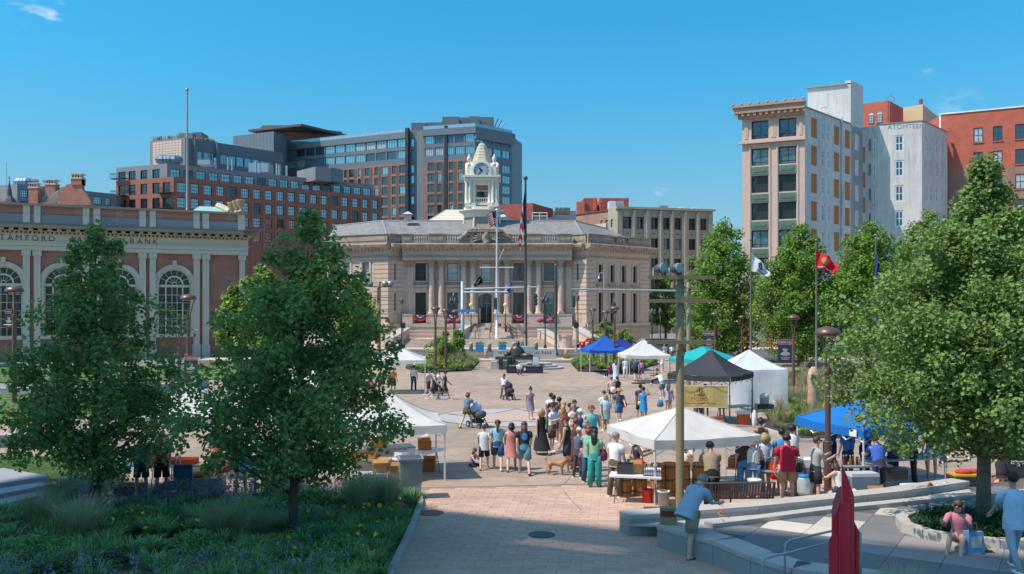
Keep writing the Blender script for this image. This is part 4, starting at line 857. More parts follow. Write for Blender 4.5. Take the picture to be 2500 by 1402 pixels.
# stepped left wing with the pink panel
wg = empty('stepped_apartment_wing', (at(452, 250), 250, ZF), 0, 'grey clad apartment wing with a blank pink wall panel and roof planting', 'apartment wing')
wC = P2(452, 250); wL_ = P2(366, 255.6); wR_ = P2(690, 275); zW = zz(336, 250)
f3 = Face(wg, wC, wR_); f4 = Face(wg, wL_, wC); f4.wall(ZF, zW, [], M_GREYL, .1)
f4.box('pink_panel', f4.lx(374), f4.lx(444), -.15, 0, zz(400, 252), zz(344, 252), mat('pink_panel', (.72, .52, .44), .8, var=.04))
for i in range(1, 9): z = zz(344+i*6.2, 252); f4.box('panel_joint', f4.lx(374), f4.lx(444), -.17, -.15, z, z+.07, M_GREYL)
for i in range(1, 9): x = f4.lx(374+i*7.8); f4.box('panel_joint', x, x+.07, -.17, -.15, zz(400, 252), zz(344, 252), M_GREYL)
r1 = zz(364, 250); f3.grid(f3.cols((476, 688, 11, .85)), [(r1-3, r1)], M_GREY, (r1-4.2, zW), 4, 1, depth=.4, panes=[M_GLT, M_GLB, M_GLT], t=.12, fcol=(.1, .12, .14), wallname='upper_wall')
f3.grid(f3.cols((480, 688, 8, .55)), [(r1-7, r1-4.8), (r1-10.3, r1-8.0)], M_BRICKB, (ZF, r1-4.2), 2, 1, depth=.3, pane=M_GLT, t=.12)
f3.box('bay_edge', f3.lx(471), f3.lx(478), -1.0, 0, r1-12, zW-.4, M_GREY); f3.box('bay_edge', f3.lx(526), f3.lx(530), -1.0, 0, r1-12, zW-.4, M_GREY)
n3 = Vector((-f3.d.y, f3.d.x)); body(wg, [wL_+Vector((.8, .3)), wC+Vector((-.2, .8)), wR_+n3*.8, wR_+n3*15, wL_+Vector((3, 18))], ZF, zW-.1, M_GREY)
roofbox(wg, 437, 470, 325, 345, 256, 6, M_GREYL); roofbox(wg, 470, 492, 323, 345, 258, 6, M_GREY)
b = MB()
for i in range(160):
 t = random.random(); p = wL_.lerp(wC, t)+Vector((0, 1.2+random.random())) if i % 2 else P2(476+t*50, 256+t*4); b.tube([(p.x-wg.location.x, p.y-wg.location.y, zW-ZF-.3), (p.x-wg.location.x+random.uniform(-.4, .4), p.y-wg.location.y, zW-ZF+random.uniform(.8, 1.6))], .12, 3)
stuff(b.build('roof_grasses', mat('dry_grass', (.30, .25, .13), .9, island=.3), wg))
gb = empty('grey_roof_block', (at(668, 275), 275, ZF), 0, 'windowless grey clad block under a flat overhanging canopy roof', 'building')
g1, g2 = P2(569, 282.7), P2(668, 275); body(gb, [g1, g2, P2(700, 283), P2(640, 295)], ZF, zz(321, 275), M_GREY, 'wall')
fgb = Face(gb, g1, g2)
for i in range(1, 12): x = fgb.L*i/12; fgb.box('panel_joint', x, x+.08, -.05, 0, ZF, zz(321, 275), M_GREYL)
roofbox(gb, 640, 740, 306, 345, 288, 12, M_BRICKB, 'penthouse_wall'); roofbox(gb, 740, 835, 310, 345, 288, 14, M_BRICKB, 'penthouse_wall', D1=296); roofbox(gb, 636, 738, 310, 317, 286, 2, M_GREY, 'canopy_fascia')
b = MB(); q = [P2(606, 287), P2(736, 278), P2(851, 296), P2(740, 312)]; zc_ = zz(305.5, 280); b.prism([(p.x-gb.location.x, p.y-gb.location.y) for p in q], zc_-ZF-.7, zc_-ZF); b.build('canopy_roof', mat('canopy_brown', (.12, .105, .10), .7), gb)

# small roofs at the far left
lb = empty('low_grey_apartment', (at(42, 190), 190, ZF), 0, 'low grey and brick apartment block at the far left skyline', 'apartment block')
l0, l1, l2 = P2(-60, 190), P2(42, 185), P2(284, 202); fq, fp = Face(lb, l0, l1), Face(lb, l1, l2); zl = zz(449, 185)
fq.wall(zz(484, 185), zl, [], M_GREYL, .1); fq.wall(ZF, zz(484, 185), [], M_BRICKD, .1)
fp.grid([(fp.lx(a), fp.lx(c)) for a, c in ((49, 68), (92, 103), (150, 170), (228, 248), (256, 270))], [(zz(481, 185), zz(461, 185)), (zz(510, 185), zz(490, 185))], M_GREY, (ZF, zl), 4, 3, depth=.3, panes=[M_GL, M_GLD], t=.14)
body(lb, [l0+Vector((0, .6)), l1+Vector((-.1, .6)), l2+Vector((-.2, .6)), l2+Vector((0, 15)), l0+Vector((0, 15))], ZF, zl-.1, M_GREYL)
b = MB(); [b.ell((at(px, 190)-lb.location.x, 192-lb.location.y, zz(444, 190)-ZF), (1.6, 1.5, 1.2), 9, 5) for px in (38, 46, 54)]; b.build('roof_fans', MT['cooler_blue'], lb)
for px in (70, 75, 100): MB().lathe([(.5, 0), (.5, 1.5), (.7, 1.6), (.7, 2)], at(px, 190)-lb.location.x, 192-lb.location.y, zl-ZF-.1, 8).build('roof_vent', MT['hvac_metal'], lb)
ch = empty('gabled_brick_house', (at(180, 140), 140, ZF), 0, 'old brick house with shouldered gable and tall chimneys behind the bank parapet', 'house')
X = lambda px: at(px, 140)-ch.location.x; ZH = lambda y: zz(y, 140)-ZF
b = MB(); g = [(140, 500), (140, 478), (148, 458), (160, 455), (161, 451), (174, 449), (174, 432), (200, 432), (200, 462), (212, 475), (220, 488), (221, 500)]
b.v = [(X(x), 0, ZH(y)) for x, y in g]+[(X(x), .9, ZH(y)) for x, y in g]; k = len(g); b.f = [tuple(range(k)), tuple(range(2*k-1, k-1, -1))]+[(i, i+k, (i+1) % k+k, (i+1) % k) for i in range(k)]; b.build('gable', M_BRICK, ch)
MB().box(X(136), X(222), 0.95, 12, 0, ZH(500)).build('wall', M_BRICK, ch)
b = MB(); b.v = [(X(96), .5, ZH(494)), (X(140), .2, ZH(494)), (X(146), .2, ZH(462)), (X(120), 1, ZH(470)), (X(96), 8, ZH(494)), (X(146), 8, ZH(462))]; b.f = [(0, 1, 2, 3), (0, 3, 5, 4), (3, 2, 5)]; b.build('roof', M_SLATE, ch)
MB().box(X(80), X(140), .3, 8, 0, ZH(494)).build('side_wall', M_BRICK, ch)
for a, c, y0, y1, d in ((70, 92, 459, 500, 0), (106, 131, 450, 480, .5), (174, 200, 437, 452, -.15)):
 w = X(c)-X(a); cm_ = MB().box(X(a), X(c), d, d+w*.8, ZH(y1), ZH(y0)).build('chimney', M_BRICK, ch)
 MB().box(X(a)-.1, X(c)+.1, d-.1, d+w*.8+.1, ZH(y0), ZH(y0)+.2).build('chimney_cap', M_LIMEG, cm_)
 for i in range(4): MB().box(X(a)+w*i/4+.05, X(a)+w*i/4+w*.12, d, d+w*.7, ZH(y0)+.2, ZH(y0)+.7).build('chimney_pot', M_LIMEG, cm_)
 MB().box(X(a)-.08, X(c)+.08, d-.1, d+w*.8+.1, ZH(y0)+.7, ZH(y0)+.85).build('chimney_lid', M_LIMEG, cm_)
sp = empty('church_spire', (at(23, 150), 150, zz(495, 150)), 0, 'thin dark spire with a cross poking above the bank parapet', 'spire')
MB().lathe([(1.3, 0), (1.0, .5), (.45, 1.2), (.35, 2), (.12, 3.4), (.03, 4.2)], k=8).build('cone', PAINT, sp, col=(.07, .075, .08)); MB().box(-.25, .25, -.03, .03, 4.25, 4.32).box(-.03, .03, -.03, .03, 4.0, 4.7).build('cross', PAINT, sp, col=(.05, .05, .05))
pole('antenna', 16, 150, 394, 480, .06, .03, (.4, .4, .42), 'thin antenna mast beside the spire at far left', 'antenna', False)

# ================= beige office and red blocks =================
of = empty('beige_office_building', (at(1506, 185), 185, ZF), 0, 'beige stone office block with vertical piers and dark windows behind the town hall', 'office building')
oC, oR, oL = P2(1506, 185), P2(1740, 190.5), P2(1350, 201.7); zO = zz(506, 185); fo_ = Face(of, oC, oR); fq = Face(of, oL, oC)
M_BEI = mat('beige_stone', (.50, .42, .31), .85, var=.14, vs=.5, stain=.3)
cp = [(1521, 1542), (1550, 1571), (1586, 1607), (1615, 1635), (1643.6, 1663), (1678.6, 1698), (1706.6, 1725)]
cs = [(fo_.lx(a), fo_.lx(c)) for a, c in cp]; ro = [(zz(558.6+49.3*k, 186), zz(530+49.3*k, 186)) for k in range(5)]
fo_.grid(cs, ro, M_BEI, (ZF, zO), 2, 1, depth=.9, panes=[M_GLD, M_GLD, M_GLT, M_GLD, M_GLB], t=.12, fcol=(.03, .03, .03))
for a, c in cs:
 for z0_, z1_ in ro: fo_.box('spandrel', a, c, -.02, .5, z0_-2.0, z0_-.3, M_BEI); fo_.box('slot', (a+c)/2-.35, (a+c)/2+.35, -.04, -.02, z0_-1.1, z0_-.95, PAINT, (.05, .04, .04))
for i, px in enumerate((1546, 1578.5, 1611, 1639, 1671, 1702)):
 w = .5 if i in (0, 2, 3, 5) else .8; x = fo_.lx(px); fo_.box('pier', x-w, x+w, -.5, 0, ZF, ro[0][1]+.8, M_BEI); fo_.box('pier_rib', x-w*.3, x+w*.3, -.7, -.5, ZF, ro[0][1]+1.4, M_BEI)
for px in (1511, 1733): x = fo_.lx(px); fo_.box('pier', x-.5, x+.5, -.5, 0, ZF, zO-1, M_BEI)
fo_.box('cornice', -.3, fo_.L+.4, -.7, .3, zO-.35, zO+.1, M_BEI); fo_.box('band', 0, fo_.L, -.3, 0, ro[0][1]+1.6, ro[0][1]+1.9, M_BEI)
fq.wall(ZF, zO-.6, [(fq.lx(a), fq.lx(c), zz(559, 190), zz(540, 190)) for a, c in ((1466, 1472), (1478, 1484), (1491, 1497))], courses('washed_brick', (.42, .24, .18), (.36, .19, .14), (.42, .33, .27), 3, 8), .3, 0, fq.lx(1484))
fq.wall(ZF, zO, [(fq.lx(a), fq.lx(c), zz(559, 190), zz(540, 190)) for a, c in ((1491, 1497),)], M_BEI, .3, fq.lx(1484), fq.L)
for a, c in ((1466, 1472), (1478, 1483), (1491, 1497)): fq.window(fq.lx(a), fq.lx(c), zz(559, 190), zz(540, 190), 1, 2, pane=M_GLB, t=.12, inset=.2)
fq.box('coping', 0, fq.lx(1484), -.2, .3, zO-.6, zO-.35, PAINT, (.2, .08, .06)); fq.box('faded_band', 2, fq.lx(1480), -.05, 0, zO-4.4, zO-3.2, mat('faded_cream', (.6, .48, .38), .9, var=.2, vs=.6))
body(of, [oL+Vector((.5, .8)), oC+Vector((0, 1.2)), oR+Vector((-.2, 1)), oR+Vector((3, 24)), oL+Vector((6, 26))], ZF, zO-.7, M_BEI)
roofbox(of, 1487, 1503, 491, 508, 190, 3, MT['white_unit'], 'roof_unit'); roofbox(of, 1505, 1523, 491, 508, 192, 3, MT['hvac_metal'], 'roof_unit'); roofbox(of, 1612, 1631, 502, 512, 198, 3, M_GREYL, 'roof_unit'); roofbox(of, 1658, 1672, 505, 512, 198, 3, MT['white_unit'], 'roof_unit'); roofbox(of, 1690, 1704, 507, 514, 198, 3, MT['white_unit'], 'roof_unit')
rp_ = empty('red_brick_penthouse', (at(1460, 205), 205, ZF), 0, 'red brick roof block with an orange steel column above the beige office', 'building')
M_RB = courses('deep_red_brick', (.40, .10, .075), (.36, .085, .065), (.34, .1, .08), 3, 8)
roofbox(rp_, 1407, 1427, 493, 580, 208, 14, M_RB, 'wall', D1=207); roofbox(rp_, 1425, 1458, 484, 580, 205, 14, M_RB, 'wall'); roofbox(rp_, 1466, 1535, 484, 580, 212, 10, M_RB, 'wall')
roofbox(rp_, 1449, 1456, 483, 512, 204, 1, mat('orange_steel', (.6, .13, .05), .6), 'column'); roofbox(rp_, 1464, 1470, 483, 496, 208, 1.5, MT['orange_steel'], 'panel'); roofbox(rp_, 1428, 1435, 497, 512, 204.5, 1, PAINT, 'window', (.05, .05, .05))
rq = empty('red_roof_block', (at(1290, 172), 172, ZF), 0, 'plain red block with grey roof units just right of the dark tower', 'building')
roofbox(rq, 1250, 1302, 500, 590, 172, 10, M_RB, 'wall', D1=170); roofbox(rq, 1301, 1328, 496, 590, 170, 12, M_RB, 'wall', D1=176); roofbox(rq, 1327, 1406, 515, 590, 182, 12, M_GREYL, 'low_wall')
for a in (1356, 1366, 1376, 1384): roofbox(rq, a, a+8, 507, 522, 176, 2, mat('unit_brown', (.16, .14, .13), .6), 'roof_unit')
b = MB(); D = 165
for x in (1300, 1318, 1336): b.tube([(at(x, D)-rq.location.x, D-172, zz(537, D)-ZF), (at(x, D)-rq.location.x, D-172, zz(520, D)-ZF)], .1, 5)
b.tube([(at(1300, D)-rq.location.x, D-172, zz(520, D)-ZF), (at(1336, D)-rq.location.x, D-172, zz(520, D)-ZF)], .1, 5); b.tube([(at(1300, D)-rq.location.x, D-172, zz(528, D)-ZF), (at(1336, D)-rq.location.x, D-172, zz(528, D)-ZF)], .1, 5); b.build('roof_rail', METAL, rq, col=(.7, .7, .6))
roofbox(rq, 1305, 1390, 531, 545, 168, 6, M_GREY, 'roof_curb')

# ================= corner tower at right =================
wt = empty('corner_office_tower', (at(1965, 120), 120, ZF), 0, 'tall narrow office building with pink terracotta front and boarded windows on its pale side', 'office tower')
kC = P2(1965, 120); kL = far_end(kC, -3100, 1812); kR = far_end(kC, 3265, 2121); zK = zz(268, 120)
fk, fz = Face(wt, kL, kC), Face(wt, kC, kR); ZK = lambda y: zz(y, fk.D(1944))
ck = [(fk.lx(1834.5), fk.lx(1876)), (fk.lx(1901), fk.lx(1944))]; rk = [(ZK(332), ZK(286))]+[(ZK(398+68*k), ZK(355+68*k)) for k in range(5)]
hl = [(a, c, e_, g_) for a, c in ck for e_, g_ in rk]; fk.wall(ZF, zK, hl, M_TERRA, .7)
for j, h in enumerate(hl): fk.window(*h, nx=2, pane=(M_GLD, M_GLT, M_GLD)[j % 3], inset=.5, fcol=(.06, .05, .05), t=.16, vs=[.52], hs=[.2])
for a, c in ck:
 for k in range(1, 6): z1_ = rk[k][0]-.2; z0_ = z1_-1.05; fk.box('green_spandrel', a, c, -.05, .5, z0_, z1_, mat('verdigris', (.10, .17, .13), .6, var=.25, vs=3)); fk.box('spandrel_moulding', a, c, -.14, -.05, z0_, z0_+.15, MT['verdigris']); fk.box('spandrel_moulding', a+.4, c-.4, -.1, -.05, z0_+.3, z0_+.75, MT['verdigris'])
 for x in (a-.3, c+.12): fk.box('surround', x, x+.18, -.12, 0, ZF, ZK(348), M_TERRA)
 fk.box('surround', a-.3, c+.3, -.12, 0, ZK(348), ZK(345), M_TERRA)
for x0, x1 in ((.3, ck[0][0]-.5), (ck[0][1]+.4, ck[1][0]-.4), (ck[1][1]+.4, fk.L-.3)): fk.box('recessed_panel', x0, x1, -.08, 0, ZK(330), ZK(288), M_TERRA); fk.box('panel_inner', x0+.25, x1-.25, -.12, -.08, ZK(326), ZK(292), M_TERRA)
fk.box('string_course', -.5, fk.L+.1, -.5, 0, ZK(343), ZK(337.5), M_TERRA); fk.box('frieze', 0, fk.L, -.15, 0, ZK(276), ZK(262), M_LIMEG)
M_COR = mat('terracotta_cornice', (.48, .30, .21), .85, var=.2, vs=2, stain=.3)
fk.box('cornice', -1.0, fk.L+.1, -1.0, .2, zK+.1, zK+.9, M_COR); fk.box('cornice_crown', -1.25, fk.L+.15, -1.25, .2, zK+.9, zK+1.25, M_COR); fk.box('cornice_bed', -.5, fk.L, -.6, .2, zK-.6, zK+.1, M_COR)
for i in range(12): x = -.8+(fk.L+.6)*i/11; fk.box('bracket', x, x+.35, -.9, -.6, zK-.3, zK+.1, M_COR)
for i in range(9): x = -1.1+(fk.L+1.0)*i/8; o = fk.put('antefix', MB().lathe([(.22, 0), (.24, .12), (.13, .32), (.03, .38)], k=6).mesh('antefix', M_COR), x, -1.1, zK+1.25)
for i in range(22): x = fk.L*i/22+.1; fk.box('frieze_bracket', x, x+.25, -.4, -.15, ZK(279), ZK(275), M_TERRA)
ZS = lambda y, px: zz(y, fz.D(px))
M_BOARD = mat('plywood_board', (.56, .20, .05), .8, var=.35, vs=5)
def sidewin(f, a, c, t, bt, kind, n, pit, m=None):
 xa, xc = f.lx(a), f.lx(c); D_ = f.D((a+c)/2); out = []
 for k in range(n): out.append((xa, xc, zz(bt, D_)-k*pit, zz(t, D_)-k*pit, kind))
 return out
pit = 67.6*fz.D(1987)/F
sw = sidewin(fz, 1980, 1995, 289, 336.5, 'b', 5, pit)+sidewin(fz, 2006.5, 2013, 298, 343, 'w', 5, pit)+sidewin(fz, 2017.5, 2025.5, 301.5, 346.5, 'w', 5, pit)+sidewin(fz, 2036, 2049, 308.5, 354, 'b', 5, pit)+sidewin(fz, 2062.5, 2075, 318, 362, 'b', 5, pit)+sidewin(fz, 2087, 2096, 328.5, 368, 'w', 5, pit)+sidewin(fz, 2107, 2113.5, 359, 398, 'b', 4, pit)
fz.wall(ZF, zK+.3, [s[:4] for s in sw], M_STUC, .3)
for s in sw:
 if s[4] == 'w': fz.window(*s[:4], nx=1, ny=2, pane=M_GLB if int(s[0]*7) % 2 else M_GLT, inset=.1, fcol=(.75, .76, .78), t=.22)
 else:
  n = 3; w = (s[1]-s[0])/n
  for i in range(n): fz.box('plywood_board', s[0]+i*w+.01, s[0]+(i+1)*w-.01, .12+.02*(i % 2), .2, s[2], s[3], M_BOARD)
fz.box('coping', 0, fz.lx(2077), -.12, .4, zK+.3, zK+.5, M_GREYL); x = fz.lx(2053); fz.add('downpipe', MB().tube([(x, -.15, ZF), (x, -.15, ZS(287, 2053))], .14, 8), M_STUC)
nk = Vector((-fk.d.y, fk.d.x)); nz_ = Vector((-fz.d.y, fz.d.x)); body(wt, [kL+nk*.9, kC+nk*.9+nz_*.5, kR+nz_*.5, kR+fk.d*-12, kL+nk*13], ZF, zK, M_STUC)
# rooftop stair block
q1, q2 = P2(2077, fz.D(2077)), 0; q1 = q1+fz.d*.02; q0 = far_end(q1, -3100, 1972); q2 = far_end(q1, 3265, 2107)
f5, f6 = Face(wt, q0, q1), Face(wt, q1, q2); zq = zz(206, f5.D(2077)); f5.wall(zK-2, zq, [], M_STUC, .1); f6.wall(ZF, zq+.6, [], M_STUC, .1); body(wt, [q0+nk*.1, q1+nk*.1+nz_*.1, q2+nz_*.1, q0+nk*6], zK-1, zq-.02, M_STUC)
f5.box('coping', -.3, f5.L-.6, -.3, .3, zq, zq+.2, mat('green_coping', (.25, .32, .3), .7)); f5.box('raised_end', f5.L-.8, f5.L, -.02, 3, zq+.2, zq+.6, M_STUC)
fd_ = f5.box('roof_door', f5.lx(2004), f5.lx(2021), -.06, 0, zz(262, f5.D(2012)), zz(227, f5.D(2012)), PAINT, (.6, .64, .66)); fd_['label'] = 'grey-white door'
b = MB(); xx = f5.lx(2012)
for s_ in (-.5, .5): b.tube([(xx+s_, -.1, zz(245, 124)), (xx+s_-.2, -1.8, zz(272, 122))], .05, 5); b.tube([(xx+s_, -.1, zz(238, 124)), (xx+s_-.2, -1.8, zz(262, 122)), (xx+s_-.2, -1.8, zz(272, 122))], .05, 5)
f5.add('roof_ladder', b, METAL, (.7, .72, .74)); MB().lathe([(1.8, 0), (.6, .5), (.55, .9), (.5, 1.0)], at(2034, q1.y+3)-wt.location.x, q1.y+3-wt.location.y, zq-ZF-.3, 6).build('roof_ventilator', mat('patina_grey', (.3, .38, .36), .6), wt)
# second pale block
g2b = empty('pale_stucco_block', (at(2251, 132), 132, ZF), 0, 'pale stucco block with graffiti below the roof and white sash windows', 'building')
mC = P2(2251, 132); mL = far_end(mC, -3100, 2139); mR = far_end(mC, 3265, 2313); zM = zz(296, 132); fm, fn = Face(g2b, mL, mC), Face(g2b, mC, mR)
pt = 61.3*fm.D(2195)/F; a, c = fm.lx(2184.5), fm.lx(2206); D_ = fm.D(2195); hl = [(a, c, zz(370, D_)-k*pt, zz(330, D_)-k*pt) for k in range(4)]
fm.wall(ZF, zM, hl, M_STUC, .3); [fm.window(*h, nx=2, ny=2, pane=M_GLD, inset=.12, fcol=(.75, .77, .8), t=.22) for h in hl]
hl = sum([sidewin(fn, p, q, 330+(p-2260)*.18, 370+(p-2260)*.15, 'w', 3, pt) for p, q in ((2260.6, 2265.5), (2270.6, 2276), (2285.5, 2290.6), (2299, 2303.7))], [])
fn.wall(ZF, zM, [h[:4] for h in hl], M_STUC, .3); [fn.window(*h[:4], nx=1, ny=2, pane=M_GLB, inset=.1, fcol=(.75, .77, .8), t=.2) for h in hl]
fm.box('coping', 0, fm.L+.1, -.1, .3, zM, zM+.15, M_GREYL); fn.box('coping', 0, fn.L, -.1, .3, zM, zM+.15, mat('pink_coping', (.4, .2, .16), .8))
body(g2b, [mL+Vector((.4, .6)), mC+Vector((0, .8)), mR+Vector((-.5, .5)), mR+Vector((-3, 12)), mL+Vector((3, 12))], ZF, zM-.05, M_STUC)
x = fm.lx(2212); o = text('ATOMTEEN', 1.0, mat('graffiti_grey', (.33, .33, .34), .9), g2b, fm.loc+Vector((fm.d.x*x+fm.d.y*.03, fm.d.y*x-fm.d.x*.03, zz(306, 132))), (R(90), R(3), fm.a), 'graffiti', .005)
rc = empty('stucco_light_well', (at(2120, 136), 136, ZF), 0, 'shaded recessed stucco wall between the tower and the pale block', 'building')
body(rc, [P2(2104, 136), P2(2142, 134.5), P2(2150, 142), P2(2104, 142)], ZF, zz(312, 136), M_STUC, 'wall'); frc = Face(rc, P2(2104, 136), P2(2142, 134.5))
for k in range(4): frc.window(frc.lx(2131), frc.lx(2139.5), zz(377, 135)-k*pt, zz(340, 135)-k*pt, 1, 2, pane=M_GLT, inset=-.06, fcol=(.7, .72, .75), t=.2); frc.window(frc.lx(2122), frc.lx(2126), zz(368, 135)-k*pt, zz(339, 135)-k*pt, 1, 1, pane=M_GLD, inset=-.06, fcol=(.2, .2, .2), t=.12)
ob = empty('orange_roof_block', (at(2172, 150), 150, ZF), 0, 'orange painted brick block with two arched windows above the roofs', 'building')
nC = P2(2172, 150); fo2 = Face(ob, P2(2096, 153), nC); fo2.wall(ZF, zz(245, 150), [], M_REDP, .1); body(ob, [P2(2096, 153.2), nC+Vector((0, .2)), P2(2205, 156), P2(2150, 162)], ZF, zz(245, 150)-.02, M_REDP, 'wall')
for a, c in ((2121, 2133.5), (2141, 2154)):
 xa, xc = fo2.lx(a), fo2.lx(c); fo2.window(xa, xc, zz(300, 151), zz(280, 151), 2, 3, pane=M_GLB, inset=-.06, t=.1, fcol=(.15, .15, .15)); r = (xc-xa)/2
 bq = MB(); bq.quad(*[((xa+xc)/2+r*math.cos(math.pi*i/12), -.04, zz(280, 151)+r*1.1*math.sin(math.pi*i/12)) for i in range(13)]); fo2.add('arch_pane', bq, M_GLB)
fo2.add('ladder_hoop', MB().tube([(fo2.L-.4, -.3, zz(300, 150)), (fo2.L-.4, -.3, zz(240, 150)), (fo2.L+.2, -.3, zz(234, 150)), (fo2.L+.8, -.3, zz(240, 150)), (fo2.L+.8, -.3, zz(250, 150))], .06, 5), METAL, (.3, .2, .2))
tb = empty('tan_roof_block', (at(2253, 155), 155, ZF), 0, 'plain tan block between the orange block and the red brick building', 'building')
body(tb, [P2(2203, 158), P2(2253, 155), P2(2312, 172), P2(2260, 176)], ZF, zz(254.5, 155), mat('tan_paint', (.62, .46, .29), .85, var=.06), 'wall'); MB().lathe([(.35, 0), (.35, .9), (.4, 1.0)], at(2248, 156)-tb.location.x, 1, zz(254, 155)-ZF, 8).build('vent', PAINT, tb, col=(.25, .1, .08))
rb_ = empty('red_brick_building', (at(2500, 136), 136, ZF), 0, 'large red painted brick building at the right edge with bare brick lower down', 'building')
uL, uR = P2(2293, 142), P2(2620, 133.2); fu = Face(rb_, uL, uR); zU = zz(281, 142)
cu_ = [(fu.lx(2376.7), fu.lx(2400)), (fu.lx(2424), fu.lx(2447.5)), (fu.lx(2478.6), fu.lx(2503)), (fu.lx(2540), fu.lx(2565))]; D_ = fu.D(2388); ru = [(zz(348, D_)-k*3.95, zz(312, D_)-k*3.95) for k in range(5)]
zm = zz(412, D_); hl = [(a, c, e_, g_) for a, c in cu_ for e_, g_ in ru]
fu.wall(zm, zU, [h for h in hl if h[2] > zm], M_REDP, .3); fu.wall(ZF, zm, [h for h in hl if h[3] < zm+.1], M_BRICKB, .3, y=.001)
[fu.window(*h, nx=2, ny=2, pane=M_GLD if i % 3 else M_GLB, inset=.15, fcol=(.10, .07, .07), t=.12) for i, h in enumerate(hl)]
[fu.box('sill', h[0]-.1, h[1]+.1, -.12, 0, h[2]-.15, h[2], M_REDP) for h in hl]
fu.box('coping', 0, fu.L, -.15, .4, zU, zU+.22, mat('white_coping', (.8, .8, .78), .7)); body(rb_, [uL+Vector((.3, .5)), uR+Vector((0, .5)), uR+Vector((0, 15)), uL+Vector((2, 15))], ZF, zU-.05, M_REDP)
fu.box('side_stripe', 0, .25, -.05, 0, zU-4, zU, MT['white_coping'])
# shops behind the right-hand trees
sh = empty('shopfront_row', (at(1900, 128), 124, ZF), 0, 'pale shopfronts with awnings half hidden behind the street trees at right', 'shopfront')
body(sh, [P2(1700, 140), P2(2900, 128), P2(2900, 132), P2(1700, 144)], ZF, zz(690, 128), M_TERRA, 'wall'); fsh = Face(sh, P2(1700, 140), P2(2900, 128))
for i in range(18):
 x = fsh.L*(i+.15)/18; fsh.window(x, x+fsh.L/18*.7, ZF+.6, ZF+3.4, 2, 1, pane=M_GLD, inset=-.1); 
 if i % 3 != 1: fsh.add('awning', MB().prism([(x-.2, -1.4), (x+fsh.L/18*.8, -1.4), (x+fsh.L/18*.8, 0), (x-.2, 0)], ZF+3.5, ZF+3.7), PAINT, ((.5, .5, .5), (.45, .1, .08), (.7, .7, .7))[i % 3])
hb_ = empty('background_trees_wall', (0, 0, 0)); bpy.data.objects.remove(hb_)
# the tall building just behind the camera's left shoulder that shades the foreground
hb = empty('tall_building_behind', (-30, 5, 0), 0, 'tall office building standing behind and left of the viewpoint, shading the foreground', 'office tower')
HB = 55.; off_ = HB/math.tan(R(SUN_EL)); e0 = Vector((-2.26-off_*math.cos(R(SUN_AZ)), 21.58-off_*math.sin(R(SUN_AZ)))); dS = Vector((1, -.424)).normalized(); sBk = Vector((-.39, -.92)).normalized()
hb.location = (e0.x, e0.y, 0)
def slab(s0, s1, d0, d1, z0, z1, nm, m): b = MB(); b.prism([tuple(dS*a+sBk*c) for a, c in ((s0, d0), (s0, d1), (s1, d1), (s1, d0))], z0, z1); return b.build(nm, m, hb)
slab(-11, 17, 3.4, 17, -.5, HB, 'wall', M_STUC); slab(-11, 17, 0, 1.15, HB-1.5, HB, 'shade_beam', M_STUC); slab(-11, 1.9, 1.15, 3.4, HB-1.5, HB, 'shade_deck', M_STUC); slab(1.9, 6.2, 1.95, 3.4, HB-1.5, HB, 'shade_deck', M_STUC); slab(6.2, 12, 1.15, 2.4, HB-1.5, HB, 'shade_deck', M_STUC); slab(6.2, 12, 3.05, 3.4, HB-1.5, HB, 'shade_deck', M_STUC); slab(12, 17, 1.15, 3.4, HB-1.5, HB, 'shade_deck', M_STUC)  # unseen top pieces added, gaps shaped to let sun strips onto walk and terrace
for k in range(12): slab(-10.5, 16.5, 3.36, 3.4, 3+k*4, 5.2+k*4, 'window_band', M_GLD)
# ================= vegetation =================
def leafmat(name, col, tr=.3, isl=.35, big=.25):
 m = mat(name, col, .5, var=big, vs=.9, trans=tr, island=isl, spec=.35); return m
L_DARK = leafmat('maple_leaf', (.215, .34, .10), .45); L_MID = leafmat('street_leaf', (.20, .33, .06), .4); L_LITE = leafmat('light_leaf', (.24, .36, .075)); L_BIG = leafmat('plaza_maple_leaf', (.235, .35, .10), .4)
BARK = mat('bark', (.10, .075, .055), .95, var=.3, vs=6, bump=1, bs=25)
def leaves(cen, n, spread, size, seed, flat=.75, droop=.5, fold=True):
 """n leaves scattered about each of the cluster centres; returns polygon corners"""
 g = np.random.default_rng(seed); cen = np.asarray(cen, float); k = len(cen); N = k*n
 c = np.repeat(cen, n, 0); sp = np.repeat(np.asarray(spread, float).reshape(-1, 1) if np.ndim(spread) else np.full((k, 1), spread), n, 0)
 off = g.normal(size=(N, 3))*[1, 1, flat]; off /= np.maximum(1, np.linalg.norm(off, axis=1, keepdims=True)/1.6); p = c+off*sp*.6
 p[:, 2] -= droop*.7*sp[:, 0]*np.linalg.norm(off[:, :2], axis=1)**2*.18
 nrm = g.normal(size=(N, 3))*.55+[0, 0, .75]+off*.35; nrm /= np.linalg.norm(nrm, axis=1, keepdims=True)
 t = g.normal(size=(N, 3)); t[:, 2] -= .5; t -= nrm*(t*nrm).sum(1, keepdims=True); t /= np.linalg.norm(t, axis=1, keepdims=True); b = np.cross(nrm, t)
 s = size*g.uniform(.65, 1.25, (N, 1)); h = nrm*s*.18
 if fold:
  a0, tip = p-t*s*.5, p+t*s*.55; l1, l2 = p-b*s*.52+h+t*s*.12, p+b*s*.52+h+t*s*.12
  V = np.stack([a0, l2, tip, a0, tip, l1], 1).reshape(-1, 3); return V, 3
 V = np.stack([p-t*s*.5, p+b*s*.42, p+t*s*.5, p-b*s*.42], 1).reshape(-1, 3); return V, 4
